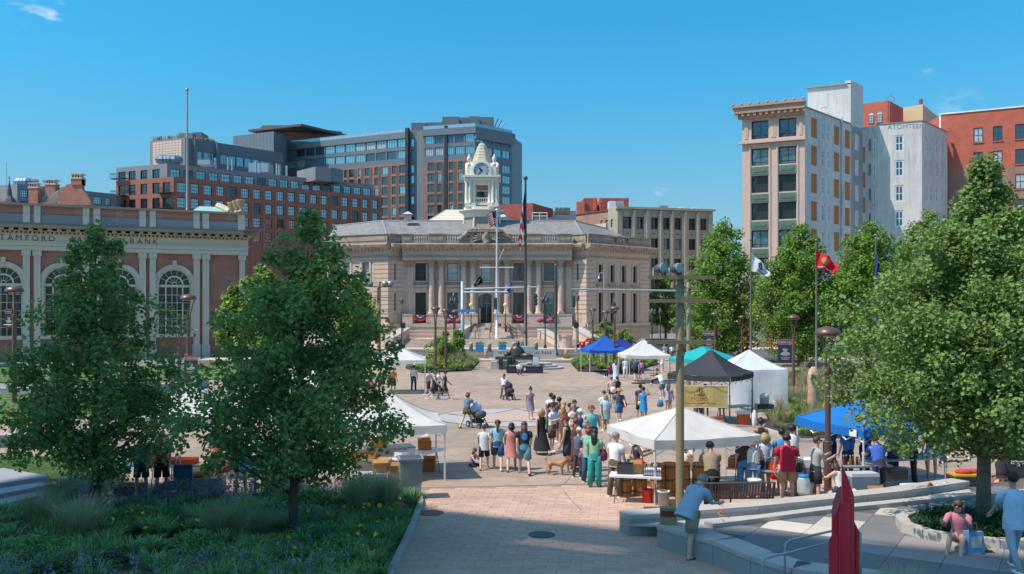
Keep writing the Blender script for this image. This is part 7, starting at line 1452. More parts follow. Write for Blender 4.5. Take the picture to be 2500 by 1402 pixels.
# dogs
def dog(px, py, yaw, col, label, s=1., rel=0):
 v = []; r = []; e = []
 def add(p, rad, par=None):
  v.append(p); r.append(rad)
  if par is not None: e.append((par, len(v)-1))
  return len(v)-1
 c = add((0, 0, .36), .085); ch_ = add((-.18, 0, .36), .10, c); rp = add((.2, 0, .37), .08, c); nk = add((-.3, 0, .45), .065, ch_); hd = add((-.37, 0, .53), .07, nk); mz = add((-.46, 0, .50), .038, hd); add((-.51, 0, .495), .026, mz)
 for s_ in (-1, 1): er = add((-.36, s_*.05, .585), .02, hd); add((-.34, s_*.075, .60), .010, er)
 for s_ in (-1, 1):
  a = add((-.2, s_*.07, .27), .048, ch_); b_ = add((-.19, s_*.075, .15), .026, a); d = add((-.2, s_*.075, .03), .02, b_); add((-.235, s_*.075, .012), .018, d)
  a = add((.2, s_*.07, .29), .06, rp); b_ = add((.16, s_*.08, .18), .036, a); d = add((.25, s_*.08, .11), .022, b_); f_ = add((.23, s_*.08, .03), .018, d); add((.195, s_*.08, .012), .018, f_)
 t = add((.29, 0, .43), .028, rp); t2 = add((.33, 0, .52), .022, t); add((.27, 0, .57), .016, t2)
 me = skinned(v, r, e); me.name = 'dog'; loc = G(px, py, rel); o = link('dog', me, None, loc, R(yaw), col, (s, s, s)); tag(o, label, 'dog'); bpy.context.view_layer.update()
 MB().lathe([(.075, 0), (.075, .025)], k=10).build('collar', CLOTH, o, (-.3, 0, .42), col=(.5, .05, .04)); return o
dog(1357, 1160, 168, (.40, .20, .09), 'tan dog on a lead in front of the queue', 1.0); dog(1673, 1150, 100, (.62, .54, .44), 'cream dog standing behind the pickle barrels', 1.25)
a, c = G(1350, 1158, .45), G(1359, 1085, 0); c = G(1360, 1154, 1.0); tag(MB().tube([a, a.lerp(c, .4)-Vector((0, 0, .06)), c], .008, 5).build('dog_lead', CLOTH, col=(.02, .02, .02)), 'black lead running up from the tan dog', 'lead')
# prams
def pram(px, py, yaw, col, hood, label, s=1.):
 r = empty('pram', G(px, py), R(yaw), label, 'pram'); r.scale = (s, s, s)
 for x, y, rad in ((-.3, -.25, .15), (.3, -.25, .15), (-.2, .45, .11), (.2, .45, .11)):
  w = MB().lathe([(rad, -.02), (rad, .02)], k=14).build('wheel', PAINT, r, (x, y, rad), col=(.03, .03, .03)); w.rotation_euler = (0, R(90), 0); MB().lathe([(rad*.55, -.024), (rad*.55, .024)], k=10).build('rim', PAINT, w, col=(.35, .35, .36))
 b = MB()
 for x in (-.24, .24): b.tube([(x, -.25, .15), (x, .05, .5), (x, .45, .12)], .016, 6); b.tube([(x, .3, .3), (x, -.1, .65), (x, -.45, 1.0)], .016, 6)
 b.tube([(-.24, -.45, 1.0), (.24, -.45, 1.0)], .018, 6); b.build('frame', METAL, r, col=(.05, .05, .055))
 b = MB(); b.tube([(0, -.2, .62), (0, .1, .55), (0, .42, .62)], [.2, .24, .2], 10, flat=.8); b.build('seat', CLOTH, r, col=col, smooth=True)
 MB().ell((0, -.12, .82), (.26, .28, .28), 12, 8).build('hood', CLOTH, r, col=hood, smooth=True); MB().box(-.2, .2, -.2, .25, .22, .36).build('basket', CLOTH, r, col=(.04, .04, .045)); return r
pram(1165, 1044, 215, (.1, .1, .12), hx('c2d2e8'), 'large pram with pale blue hood being pushed over the star medallion', 1.05); pram(1243, 977, 200, (.06, .05, .06), (.05, .045, .06), 'black pushchair on the far side of the plaza')
# ================= canopies =================
CANV = mat('canvas', obj=True, rough=.8, var=.05, vs=2, trans=.3, bump=.8, bs=2.2, stain=.12)
def tent(cx, cy, rot, size, eave, peak, col, label, legcol=(.75, .75, .76), size2=None, val=.24, zb=None, sides=(), n=10, power=1.35):
 z0 = gz(cy) if zb is None else zb; r = empty('canopy_tent', (cx, cy, z0), R(rot), label, 'canopy'); hx_, hy = size/2, (size2 or size)/2; g = random.Random(int(cx*100))
 b = MB(); cor = [(-hx_, -hy), (hx_, -hy), (hx_, hy), (-hx_, hy)]
 for k in range(4):
  a, c = Vector(cor[k]), Vector(cor[(k+1) % 4]); base = len(b.v)
  for j in range(n+1):
   s_ = j/n
   for i in range(n+1):
    u = i/n; p = (a+(c-a)*u)*s_; sag = .05*math.sin(math.pi*u)*s_**2
    w = .02*math.sin(u*23+k)*s_*(1-s_)*4+.022*math.sin(u*11+j*.7+k)*s_*math.sin(math.pi*u)-.03*math.sin(math.pi*u)*math.sin(math.pi*s_)
    p *= (1-.03*math.sin(math.pi*u)*s_); b.v.append((p.x, p.y, eave+(peak-eave)*(1-s_)**power-sag+w))
  for j in range(n):
   for i in range(n): q = base+j*(n+1)+i; b.f.append((q, q+n+1, q+n+2, q+1))
 b.build('canopy', CANV, r, col=col, smooth=True); b = MB()
 for k in range(4): b.tube([(cor[k][0]*t, cor[k][1]*t, eave+.006+(peak-eave)*(1-t)**power) for t in (.03, .25, .5, .75, 1)], .011, 4)
 b.build('seam', CANV, r, col=tuple(q*.85 for q in col))
 b = MB()
 for k in range(4):
  a, c = Vector(cor[k]), Vector(cor[(k+1) % 4]); o = (Vector((c-a)).normalized()); o = Vector((o.y, -o.x))*.015
  for i in range(n):
   u, v = i/n, (i+1)/n; f = lambda t: (a+(c-a)*t)*(1-.03*math.sin(math.pi*t))+o; p, q = f(u), f(v); zt = lambda t: eave-.05*math.sin(math.pi*t)
   w0, w1 = .02*math.sin(u*31+k), .02*math.sin(v*31+k); b.quad((p.x+o.x*w0*20, p.y+o.y*w0*20, zt(u)-val), (q.x+o.x*w1*20, q.y+o.y*w1*20, zt(v)-val), (q.x, q.y, zt(v)), (p.x, p.y, zt(u)))
 b.build('valance', CANV, r, col=col)
 lm = 'leg%.2f' % eave
 if lm not in UNIT:
  bb = MB(); bb.cbox(0, 0, 0, .055, .055, eave*.62); bb.cbox(0, 0, eave*.5, .042, .042, eave*.5-.02); bb.cbox(0, 0, 0, .12, .12, .015); bb.cbox(0, 0, eave*.6, .075, .075, .06); UNIT[lm] = bb.mesh('leg', METAL)
 for x, y in cor: link('leg', UNIT[lm], r, (x*.97, y*.97, 0), 0, legcol)
 b = MB()
 for k in range(4):
  a, c = Vector(cor[k])*.96, Vector(cor[(k+1) % 4])*.96
  for t in (0, .5): p, m, q = a.lerp(c, t), a.lerp(c, t+.25), a.lerp(c, t+.5); b.tube([(p.x, p.y, eave-.05), (m.x, m.y, eave-.4), (q.x, q.y, eave-.05)], .014, 4); b.tube([(p.x, p.y, eave-.4), (m.x, m.y, eave-.05), (q.x, q.y, eave-.4)], .014, 4)
 b.build('truss', METAL, r, col=legcol); return r
WHT = (.80, .79, .76)
T1 = tent(4.75, 24.2, 17, 3.15, 1.71, 2.36, WHT, 'white canopy over the pickle barrels beside the thick olive pole', size2=3.05, power=1.1)
tent(9.45, 40.85, 55, 3.05, 2.32, 3.42, (.055, .06, .075), 'dark grey canopy above the yellow food banner', (.15, .15, .16))
t3 = tent(12.8, 46.5, 0, 3.2, 2.3, 3.25, (.78, .82, .84), 'white canopy with a cloth side wall right of the dark grey canopy')
tent(12.9, 58, 45, 3.3, 2.3, 3.1, (.02, .48, .52), 'turquoise canopy behind the dark grey one', (.2, .2, .22), power=1.0)
tent(10.25, 67, 4, 3.4, 2.2, 3.35, WHT, 'white peaked canopy beside the busker')
tent(8.15, 75.6, 8, 3.6, 2.15, 3.35, (.02, .13, .62), 'royal blue canopy left of the white peaked one'); tent(10.1, 79.5, 8, 3.2, 2.05, 3.0, (.03, .05, .33), 'navy canopy partly behind the royal blue one')
tent(-7.75, 57.8, 6, 3.9, 2.3, 3.3, WHT, 'white peaked canopy at the left below the town hall steps')
tent(-3.75, 26.9, 10, 3.1, 1.7, 2.5, WHT, 'white canopy half hidden by the second maple, its corner over the folding tables')
tent(-10.2, 27.2, 8, 3.1, 1.95, 2.8, WHT, 'white canopy between the two maples at the left stalls'); tent(-9.2, 40, 5, 3.1, 2.0, 2.9, WHT, 'white canopy deep behind the second maple')
def corner_at(px, py, rel): D = (CH-rel)*F/(py-HY-F*SL); return Vector((at(px, D), D))
cN, cL_, = corner_at(2096, 1072, 1.48), corner_at(1931, 1043, 1.48); dd_ = (cN-cL_); aa = math.atan2(dd_.y, dd_.x); cc_ = (cN+cL_)/2+Vector((-math.sin(aa), math.cos(aa)))*1.6
tb_ = tent(cc_.x+.1, cc_.y, math.degrees(aa), dd_.length, 1.78, 2.5, (.01, .22, .68), 'bright blue canopy behind the brown lamp post at right', size2=3.1, power=1.1)
MB().box(-.14, .14, -.01, 0, -.1, .1).build('maker_label', PAINT, tb_, (dd_.length/2-.35, -1.60, 1.64), col=(.8, .8, .8))
# cloth side wall of the white canopy
b = MB(); n = 16
for j in range(7):
 for i in range(n+1): u, v = i/n, j/6; b.v.append((-1.62+3.2*u, -1.62-.10*v*math.sin(u*9)-.25*v*v*(u < .4), 2.15-2.05*v*(.82+.18*u)+.06*math.sin(u*14)*v))
for j in range(6):
 for i in range(n): q = j*(n+1)+i; b.f.append((q, q+n+1, q+n+2, q+1))
b.build('side_wall', CANV, t3, col=(.8, .82, .84), smooth=True)
# tables
TBL = {}
def table(x, y, rot, w, d, label, col=(.78, .78, .78), h=.74, z=None, cloth=None, cat='table'):
 r = empty('folding_table', (x, y, gz(y) if z is None else z), R(rot), label, cat); MB().cbox(0, 0, h-.045, w, d, .045).build('tabletop', PLAST, r, col=col); k = (w, d, h)
 if cloth: MB().box(-w/2-.02, w/2+.02, -d/2-.02, -d/2-.005, .08, h+.004).box(-w/2-.02, -w/2-.005, -d/2, d/2, .08, h+.004).box(w/2+.005, w/2+.02, -d/2, d/2, .08, h+.004).box(-w/2-.02, w/2+.02, -d/2-.02, d/2, h+.004, h+.01).build('table_cover', CLOTH, r, col=cloth)
 for s_ in (-1, 1):
  b = MB()
  for q in (-1, 1): b.tube([(s_*w*.38, q*d*.25, h-.05), (s_*w*.40, q*d*.42, 0)], .014, 5)
  b.tube([(s_*w*.39, -d*.34, .35), (s_*w*.39, d*.34, .35)], .012, 5); b.build('leg', METAL, r, col=(.16, .16, .17))
 return r
def thing(mbs, name, loc, label, cat, rz=0, group=None):
 """a thing from (part name, mesh, material, colour[, smooth]) pieces"""
 r = empty(name, loc, rz, label, cat, group)
 for p in mbs: p[1].build(p[0], p[2], r, col=p[3], smooth=len(p) > 4)
 return r
def crate(x, y, z, w, d, h, rot, col, label, name='cardboard_box', cat='box', m=None, open_=True):
 b = MB(); t = .012; b.box(-w/2, w/2, -d/2, -d/2+t, 0, h).box(-w/2, w/2, d/2-t, d/2, 0, h).box(-w/2, -w/2+t, -d/2+t, d/2-t, 0, h).box(w/2-t, w/2, -d/2+t, d/2-t, 0, h).box(-w/2+t, w/2-t, -d/2+t, d/2-t, 0, t)
 p = [('body', b, m or CLOTH, col)]
 if name == 'cardboard_box':
  f = MB(); f.quad((-w/2, -d/2, h), (w/2, -d/2, h), (w/2, -d/2-.09, h+.08), (-w/2, -d/2-.09, h+.08)); p.append(('flap', f, m or CLOTH, col)); f = MB(); f.quad((-w/2, d/2, h), (w/2, d/2, h), (w/2, d/2+.07, h+.1), (-w/2, d/2+.07, h+.1)); p.append(('flap', f, m or CLOTH, col))
 return thing(p, name, (x, y, z), label, cat, R(rot))
def bucket(x, y, z, r_, h, col, label, name='bucket', cat='bucket', lid=None):
 b = MB().lathe([(r_*.82, 0), (r_, h), (r_*1.06, h), (r_*1.06, h-.03), (r_*.9, h-.02), (r_*.75, .02)], k=16); p = [('body', b, PLAST, col, 1)]
 if lid: p.append(('lid', MB().lathe([(r_*1.08, h+.001), (r_*1.08, h+.03), (r_*.9, h+.04)], k=16), PLAST, lid, 1))
 return thing(p, name, (x, y, z), label, cat)
def cooler(x, y, z, w, d, h, rot, col, lid, label):
 b = MB().cbox(0, 0, 0, w*.94, d*.94, h*.8, top=1.05); l_ = MB().cbox(0, 0, h*.8+.004, w, d, h*.2, top=.97); a = MB().tube([(-w/2-.01, -.1, h*.6), (-w/2-.05, 0, h*.62), (-w/2-.01, .1, h*.6)], .014, 5).tube([(w/2+.01, -.1, h*.6), (w/2+.05, 0, h*.62), (w/2+.01, .1, h*.6)], .014, 5)
 return thing([('body', b, PLAST, col), ('lid', l_, PLAST, lid), ('handle', a, PLAST, (.1, .1, .1))], 'cooler', (x, y, z), label, 'cooler', R(rot))
# front white stall
p = G(1560, 1240); tz = gz(23)
table(3.25, 22.6, -12, 1.35, .62, 'white folding table at the left front of the front white canopy', z=gz(22.6)); th_ = gz(22.6)+.742
crate(3.0, 22.75, th_, .42, .34, .26, -10, (.05, .05, .055), 'black bin on the white folding table', 'bin', 'bin'); crate(3.32, 22.8, th_, .34, .3, .2, 5, hx('b98a5a'), 'open cardboard box between black bin and wire crate'); 
b = MB(); 
for i in range(9): b.box(-.24+i*.058, -.228+i*.058, -.17, -.16, 0, .24).box(-.24+i*.058, -.228+i*.058, .16, .17, 0, .24)
for z_ in (0, .12, .23): b.box(-.24, .24, -.17, -.16, z_, z_+.015).box(-.24, .24, .16, .17, z_, z_+.015).box(-.245, -.235, -.17, .17, z_, z_+.015).box(.235, .245, -.17, .17, z_, z_+.015)
thing([('lattice', b, PLAST, (.03, .03, .035)), ('contents', MB().cbox(0, 0, .02, .44, .3, .15), CLOTH, (.75, .75, .77))], 'milk_crate', (3.68, 22.5, th_), 'black lattice crate holding white packs on the folding table', 'crate', R(-12)); bucket(3.5, 22.85, th_, .13, .14, (.72, .74, .76), 'clear tub on the folding table corner', 'tub', 'tub'); bucket(3.1, 22.9, th_+.27, .04, .1, (.1, .5, .75), 'blue and white cups standing in the black bin', 'cup', 'cup')
WOOD = mat('pickle_barrel_wood', (.46, .20, .055), .55, var=.35, vs=6, bump=.4, bs=10)
bar = [('at the left end, beside the table leg', 3.05, 23.4), ('behind the folding table', 3.5, 23.5), ('third from the left, behind the wire crate', 3.95, 23.35), ('fourth from the left', 4.3, 23.5), ('directly left of the olive pole', 4.68, 23.55), ('directly right of the olive pole', 5.12, 23.5), ('rightmost, next to the man in tan', 5.52, 23.6)]
for i, (lb_, x, y) in enumerate(bar):
 r = empty('pickle_barrel', (x, y, gz(y)), 0, 'tall wooden pickle barrel '+lb_, 'barrel', 'pickle barrels in a row under the front canopy'); k = 14; R0 = .2
 for q in range(k):
  a0, a1 = 2*math.pi*q/k, 2*math.pi*(q+.93)/k; b = MB()
  for (r0_, z0_), (r1_, z1_) in (((.185, 0), (.2, .45)), ((.2, .45), (.19, .9))):
   b.quad(*[(rr*math.cos(a_), rr*math.sin(a_), z_) for rr, a_, z_ in ((r0_, a0, z0_), (r0_, a1, z0_), (r1_, a1, z1_), (r1_, a0, z1_))])
  b.quad(*[(rr*math.cos(a_), rr*math.sin(a_), .9) for rr, a_ in ((.19, a0), (.19, a1), (.165, a1), (.165, a0))]); b.build('stave', WOOD, r)
 MB().lathe([(.165, .02), (.165, .84)], k=14).build('brine', PLAST, r, col=(.22, .2, .06))
 for z_ in (.12, .45, .8): MB().lathe([(.204, z_), (.207, z_+.03)], k=14).build('hoop', PAINT, r, col=(.10, .05, .02))
bucket(3.55, 22.55, gz(22.5), .15, .36, (.62, .03, .04), 'red bucket under the folding table'); bucket(3.9, 22.15, gz(22.1), .16, .4, (.7, .68, .62), 'pale plastic bin by the canopy leg', 'bin', 'bin')
crate(4.5, 22.0, gz(22), .62, .42, .34, -14, (.12, .115, .10), 'dark grey tote full of bags at the foot of the olive pole', 'tote', 'tote'); thing([('bag', MB().ell((0, 0, .12), (.14, .1, .17)), CLOTH, hx('d8d27a'), 1)], 'plastic_bag', (4.55, 22, gz(22)+.22), 'yellow plastic bag in the grey tote', 'bag'); thing([('bag', MB().ell((0, 0, .1), (.12, .1, .16)), CLOTH, hx('d8d8d6'), 1)], 'plastic_bag', (4.35, 22.05, gz(22)+.22), 'white plastic bag in the grey tote', 'bag')
tag(MB().cbox(0, 0, 0, .9, .7, .012).build('ground_mat', CLOTH, loc=(3.8, 21.6, gz(21.6)+.016), col=(.09, .065, .05)), 'brown mat on the paving under the stall', 'mat')
# jar table
table(6.95, 23.6, -22, 2.0, .72, 'metal table crowded with jars of pickles', (.4, .4, .41)); jc = ['a8641c', '8a5a1a', '3a2a3c', 'a04f1a', '7c7a22', '34302a', '9a7a22', '5c2a30', 'b0751c', '6a6a1e', '402838', '8c4a16']
for i in range(12):
 u, v = -.85+.34*(i % 6), -.16+.3*(i//6); a = R(-22); x, y = 6.95+u*math.cos(a)-v*math.sin(a), 23.6+u*math.sin(a)+v*math.cos(a); nm = ['amber', 'golden', 'dark plum', 'rust', 'olive', 'black', 'mustard', 'wine red', 'honey', 'moss green', 'aubergine', 'brick brown'][i]
 thing([('jar', MB().lathe([(.13, 0), (.14, .05), (.14, .2), (.12, .24)], k=14), PLAST, hx(jc[i]), 1), ('lid', MB().lathe([(.128, .241), (.128, .26)], k=14), PLAST, (.3, .29, .28)), ('tongs', MB().tube([(-.08, 0, .27), (.16, .03, .31)], .012, 4), PLAST, (.02, .02, .02))], 'pickle_jar', (x, y, gz(23.6)+.742), nm+' pickle jar on the crowded metal table, '+('front' if i < 6 else 'back')+' row', 'jar', R(-20+13*i % 40), 'jars on the pickle table')
# slatted bench, bucket stacks
def bench(px, py, rot, label):
 r = empty('slatted_bench', G(px, py), R(rot), label, 'bench'); n = 26; L = 1.9
 sl = MB(); sl.box(-.018, .018, -.006, .006, -.2, .2)
 for i in range(n):
  x = -L/2+L*(i+.5)/n; b = UNIT.setdefault('slat', sl.mesh('slat', METAL)); o = link('slat', b, r, (x, -.27-.03, .55), 0, (.13, .09, .08)); o.rotation_euler = (R(12), R(0), 0); o = link('slat', b, r, (x, 0, .42), 0, (.13, .09, .08)); o.rotation_euler = (R(88), 0, 0)
 for z_, y_ in ((.76, -.345), (.36, -.26)): MB().tube([(-L/2, y_, z_), (L/2, y_, z_)], .024, 6).build('rail', METAL, r, col=(.13, .09, .08))
 for x in (-L/2, 0, L/2): MB().tube([(x, .22, 0), (x, .2, .42), (x, -.24, .4), (x, -.34, .76)], .024, 6).build('leg_frame', METAL, r, col=(.13, .09, .08))
 return r
bench(1790, 1246, 3, 'brown slatted bench behind the seat wall, loaded with bags and buckets'); z_ = gz(22)+.46
bucket(G(1842, 1240).x, G(1842, 1240).y, z_-.1, .17, .34, (.76, .76, .78), 'white buckets stacked on the right end of the bench', lid=(.8, .8, .8)); cooler(G(1765, 1238).x, G(1765, 1238).y+.1, z_-.05, .42, .3, .24, 5, (.16, .14, .13), (.2, .18, .17), 'dark bag on the slatted bench'); crate(G(1730, 1240).x, G(1730, 1240).y, z_-.1, .26, .2, .3, 0, (.25, .42, .6), 'pale blue box at the left end of the bench')
thing([('jug', MB().lathe([(.13, 0), (.155, .05), (.16, .3), (.13, .4), (.12, .42)], k=16), glassy('clear_plastic', (.45, .5, .5), mirror=.2), (1, 1, 1), 1), ('lid', MB().lathe([(.125, .42), (.125, .47), (.1, .48)], k=16), PLAST, (.02, .22, .6), 1)], 'drink_dispenser', (at(1967, 21.2), 21.35, gz(21)+.47), 'clear drinks dispenser with a blue lid standing on the seat wall', 'dispenser')
# stalls under the front blue canopy
b0 = G(2020, 1205)
thing([('frame', MB().cbox(0, 0, 0, .5, .5, 1.0), PAINT, (.8, .8, .8)), ('shelf_inset', MB().box(-.2, .2, -.26, -.251, .1, .8), PAINT, (.22, .2, .24))], 'display_stand', (at(1968, 23.6), 23.6, gz(23.6)), 'white stand with a dark panel left of the man in grey', 'stand')
table(at(2085, 23.9), 24.2, 8, 2.2, .7, 'stall table with bottles under the front blue canopy', (.3, .3, .32)); table(at(2195, 25.2), 25.4, 12, 2.2, .7, 'second stall table with pans at the right of the blue canopy', (.35, .35, .36))
cooler(at(2108, 22.9), 23.0, gz(23)+.28, .78, .42, .44, 6, (.20, .30, .36), (.55, .6, .62), 'large grey blue cooler on a wooden stand'); table(at(2108, 22.9), 23.0, 6, .8, .42, 'low wooden stand under the grey blue cooler', (.5, .25, .08), h=.27)
cooler(at(2236, 22.6), 22.75, gz(22.7)+.02, .55, .4, .42, 4, (.02, .28, .33), (.82, .82, .8), 'teal cooler with white lid by the flowers'); cooler(at(2180, 24.6), 24.4, gz(24)+.3, .5, .4, .3, 10, (.05, .06, .06), (.08, .08, .08), 'black cooler under the second stall table')
for i, (px, cl_, nm) in enumerate(((2060, '8a1a20', 'red'), (2068, '2a2a20', 'dark'), (2076, 'a87a20', 'amber'), (2084, '304a30', 'green'), (2092, '5a2a18', 'brown'), (2100, 'c8b890', 'cream'))): thing([('bottle', MB().lathe([(.035, 0), (.035, .14), (.013, .2), (.013, .24)], k=8), PLAST, hx(cl_), 1), ('cap', MB().lathe([(.016, .24), (.016, .265)], k=8), PLAST, (.6, .6, .6))], 'sauce_bottle', (at(px, 24.1), 24.1+.05*(i % 2), gz(24)+.745), nm+' sauce bottle on the stall table under the blue canopy', 'bottle', 0, 'sauce bottles')
thing([('flower_vase', MB().lathe([(.06, 0), (.07, .2), (.05, .22)], k=10), PLAST, (.55, .5, .3), 1), ('blooms', MB().ell((-.07, 0, .32), (.07, .06, .06)).ell((.06, .02, .34), (.07, .06, .06)).ell((0, -.03, .4), (.06, .05, .05)), CLOTH, (.75, .28, .10), 1), ('leaves', MB().ell((0, .04, .3), (.14, .1, .07)), CLOTH, (.08, .15, .04), 1)], 'flower_vase', (at(2268, 22.5), 22.5, gz(22.5)+.12), 'vase of orange flowers on the granite by the teal cooler', 'vase')
thing([('jug', MB().lathe([(.13, 0), (.15, .04), (.15, .3), (.05, .4), (.04, .46)], k=14), glassy('blue_clear', (.25, .42, .5), mirror=.25), (1, 1, 1), 1)], 'water_jug', (at(2313, 22.8), 22.9, gz(22.8)+.05), 'large blue water jug standing by the wall', 'jug')
bucket(at(2343, 22.8), 22.7, gz(22.7)+.02, .14, .25, (.78, .78, .76), 'white bucket right of the water jug'); 
thing([('tub', MB().cbox(0, 0, .1, .85, .5, .42, top=1.08), PLAST, (.05, .05, .055)), ('yellow_lid', MB().cbox(0, 0, .524, .9, .5, .05), PLAST, (.65, .42, .03)), ('goods', MB().ell((-.1, 0, .62), (.25, .15, .08)).ell((.2, .05, .62), (.14, .12, .08)), CLOTH, (.55, .06, .05), 1), ('handle', MB().tube([(.4, .1, .5), (.62, .1, .95), (.35, .1, .98)], .02, 6), PLAST, (.05, .05, .05)), ('wheel', MB().ell((-.35, -.25, .1), (.1, .04, .1)), PAINT, (.03, .03, .03))], 'tool_cart', (at(2366, 23.6), 23.7, gz(23.6)), 'black and yellow wheeled tub with a pull handle', 'cart')
crate(at(2148, 22.6), 22.6, gz(22.6)+.02, .45, .35, .3, 8, hx('b48a58'), 'brown carton between the two coolers at the right stall'); cooler(at(2070, 22.4), 22.5, gz(22.5)+.02, .5, .36, .34, -6, (.55, .05, .05), (.8, .8, .78), 'small red cooler left of the grey blue one')
# chalkboard and bag at right
cbd = thing([('board', MB().box(-.42, .42, -.02, .02, .15, 1.25), PAINT, (.045, .045, .05)), ('wood_frame', MB().box(-.47, -.42, -.03, .03, 0, 1.3).box(.42, .47, -.03, .03, 0, 1.3).box(-.42, .42, -.03, .03, 1.25, 1.3), PAINT, (.32, .15, .06))], 'chalkboard_sign', (at(2500, 24.6), 24.8, gz(24.6)), 'chalkboard sign reading BAGELS in a wooden frame', 'sign', R(-6))
CH_ = mat('chalk', (.8, .8, .8), .9); text('BAGELS', .14, CH_, cbd, (-.05, -.03, .98), (R(90), 0, 0)); text('Locally Sourced\nEverything Fresh\nDaily', .06, CH_, cbd, (-.05, -.03, .66), (R(90), 0, 0))
bag(None, 2475, 1185, 'b', 'd8c8c0', 'white patterned handbag on the wall beside the woman in black', .3, 1.)
thing([('body', MB().cbox(0, 0, 0, .34, .2, .42, top=.9), CLOTH, hx('6f9ccc')), ('picture_panel', MB().box(-.11, .11, -.105, -.101, .12, .34), CLOTH, hx('d8c8b0')), ('handle', MB().tube([(-.09, 0, .4), (-.05, 0, .56), (.06, 0, .56), (.09, 0, .4)], .014, 5), CLOTH, hx('8a5a3a'))], 'tote_bag', (at(2376, 16.75), 16.75, gz(17)+TR), 'blue picnic tote bag on the paving beside the woman in pink', 'bag', R(8))
pb = thing([('body', MB().cbox(0, 0, 0, .36, .22, .36, top=.95), CLOTH, hx('a88c68')), ('handle', MB().tube([(-.08, 0, .35), (0, 0, .46), (.08, 0, .35)], .01, 5), CLOTH, hx('a88c68')), ('stripe', MB().box(-.15, .15, -.112, -.108, .18, .3), CLOTH, hx('8a3a30'))], 'paper_bag', (G(1634, 1283, .48).x, G(1634, 1283, .48).y+.12, gz(18.5)+.485), 'brown paper grocery bag on the wall beside the man in blue', 'bag', R(-8))
# the food banner
x0, x1 = corner_at(1668, 948, 1.95), corner_at(1777, 953, 1.95); bn = empty('food_banner', (at(1722, 38.5), 38.5, gz(38.5)), R(2), 'yellow food stall banner hanging from the dark grey canopy', 'banner'); Z0, Z1 = CH-(1002-794)*38.5/F, CH-(949-794)*38.5/F
b = MB(); n = 12
for j in range(3):
 for i in range(n+1): u = i/n; b.v.append((-1.03+2.06*u, .03*math.sin(u*8), Z0+(Z1-Z0)*j/2-.03*math.sin(math.pi*u)+.02*math.sin(u*11)*(j == 1)))
for j in range(2):
 for i in range(n): q = j*(n+1)+i; b.f.append((q, q+1, q+n+2, q+n+1))
o = b.build('cloth', CLOTH, bn, col=hx('d8bd74')); b = MB(); b.box(-1.05, 1.05, -.04, -.03, Z1-.035, Z1).box(-1.05, 1.05, -.04, -.03, Z0-.03, Z0+.0).build('border', CLOTH, bn, col=(.8, .8, .76))
TX = mat('print_brown', (.09, .04, .03), .8); TR_ = mat('print_red', (.6, .06, .03), .8); zm = (Z0+Z1)/2
text('AMAZING', .115, TX, bn, (-.28, -.05, zm+.04), (R(90), 0, 0), extrude=.004); text('MOMO', .23, TR_, bn, (-.28, -.05, zm-.13), (R(90), 0, 0), extrude=.004, spacing=1.08); text('Handcrafted Himalayan Dumplings', .10, TX, bn, (-.24, -.05, zm-.32), (R(90), 0, 0), extrude=.003)
b = MB()
for s_ in (-2, -1, 0, 1, 2): b.tube([(-.28+s_*.03, -.05, zm+.38), (-.28+s_*.09, -.05, zm+.26), (-.28+s_*.04, -.05, zm+.16)], [.01, .028-.003*abs(s_), .01], 6, flat=.3)
b.tube([(-.33, -.05, zm+.42), (-.28, -.05, zm+.38), (-.23, -.05, zm+.42)], .012, 5); b.build('dumpling_emblem', TX, bn)
table(at(1790, 41), 41, 30, 2.0, .7, 'folding table behind the food banner with pans', (.25, .25, .26)); cooler(at(1819, 39.5), 39.8, gz(40), .5, .42, .62, 5, (.75, .13, .03), (.8, .78, .74), 'orange and white drinks cooler under the dark grey canopy'); cooler(at(1752, 38.9), 39.2, gz(39), .6, .4, .4, 5, (.55, .38, .05), (.35, .05, .05), 'yellow crate of red cans under the banner')
thing([('stove', MB().cbox(0, 0, .55, .8, .5, .22), METAL, (.06, .06, .06)), ('pot', MB().lathe([(.2, .78), (.22, .82), (.22, 1.0), (.23, 1.01), (.23, 1.2), (.22, 1.22), (.1, 1.3), (.03, 1.31)], k=16), METAL, (.6, .58, .55), 1), ('legs', MB().tube([(-.35, 0, 0), (-.35, 0, .55)], .02, 5).tube([(.35, 0, 0), (.35, 0, .55)], .02, 5), METAL, (.08, .08, .08))], 'steamer', (at(1866, 41.5), 41.5, gz(41)), 'stacked metal steamer on a black gas stove', 'steamer')
thing([('cup', MB().ell((0, 0, .45), (.12, .1, .42)), CLOTH, (.72, .72, .72), 1)], 'white_trash_bag', (at(1842, 38), 38, gz(38)), 'white bin bag tied at the corner post of the dark canopy', 'bag')
# busker kit
b = MB(); b.tube([(0, 0, .6), (0, 0, 1.45)], .014, 5).tube([(0, 0, 1.4), (.35, 0, 1.5)], .012, 5)
for q in range(3): b.tube([(0, 0, .6), (.35*math.cos(q*2.1), .35*math.sin(q*2.1), 0)], .012, 5)
thing([('stand', b, METAL, (.02, .02, .02)), ('microphone', MB().ell((.37, 0, 1.51), (.05, .03, .03)), METAL, (.05, .05, .05))], 'microphone_stand', G(1596, 944), 'black microphone stand in front of the busker', 'microphone'); thing([('case', MB().tube([(-.5, 0, .08), (0, 0, .1), (.5, 0, .08)], [.1, .16, .12], 8, flat=.5), CLOTH, (.16, .11, .07), 1)], 'instrument_case', G(1558, 938), 'open instrument case on the ground by the busker', 'case')
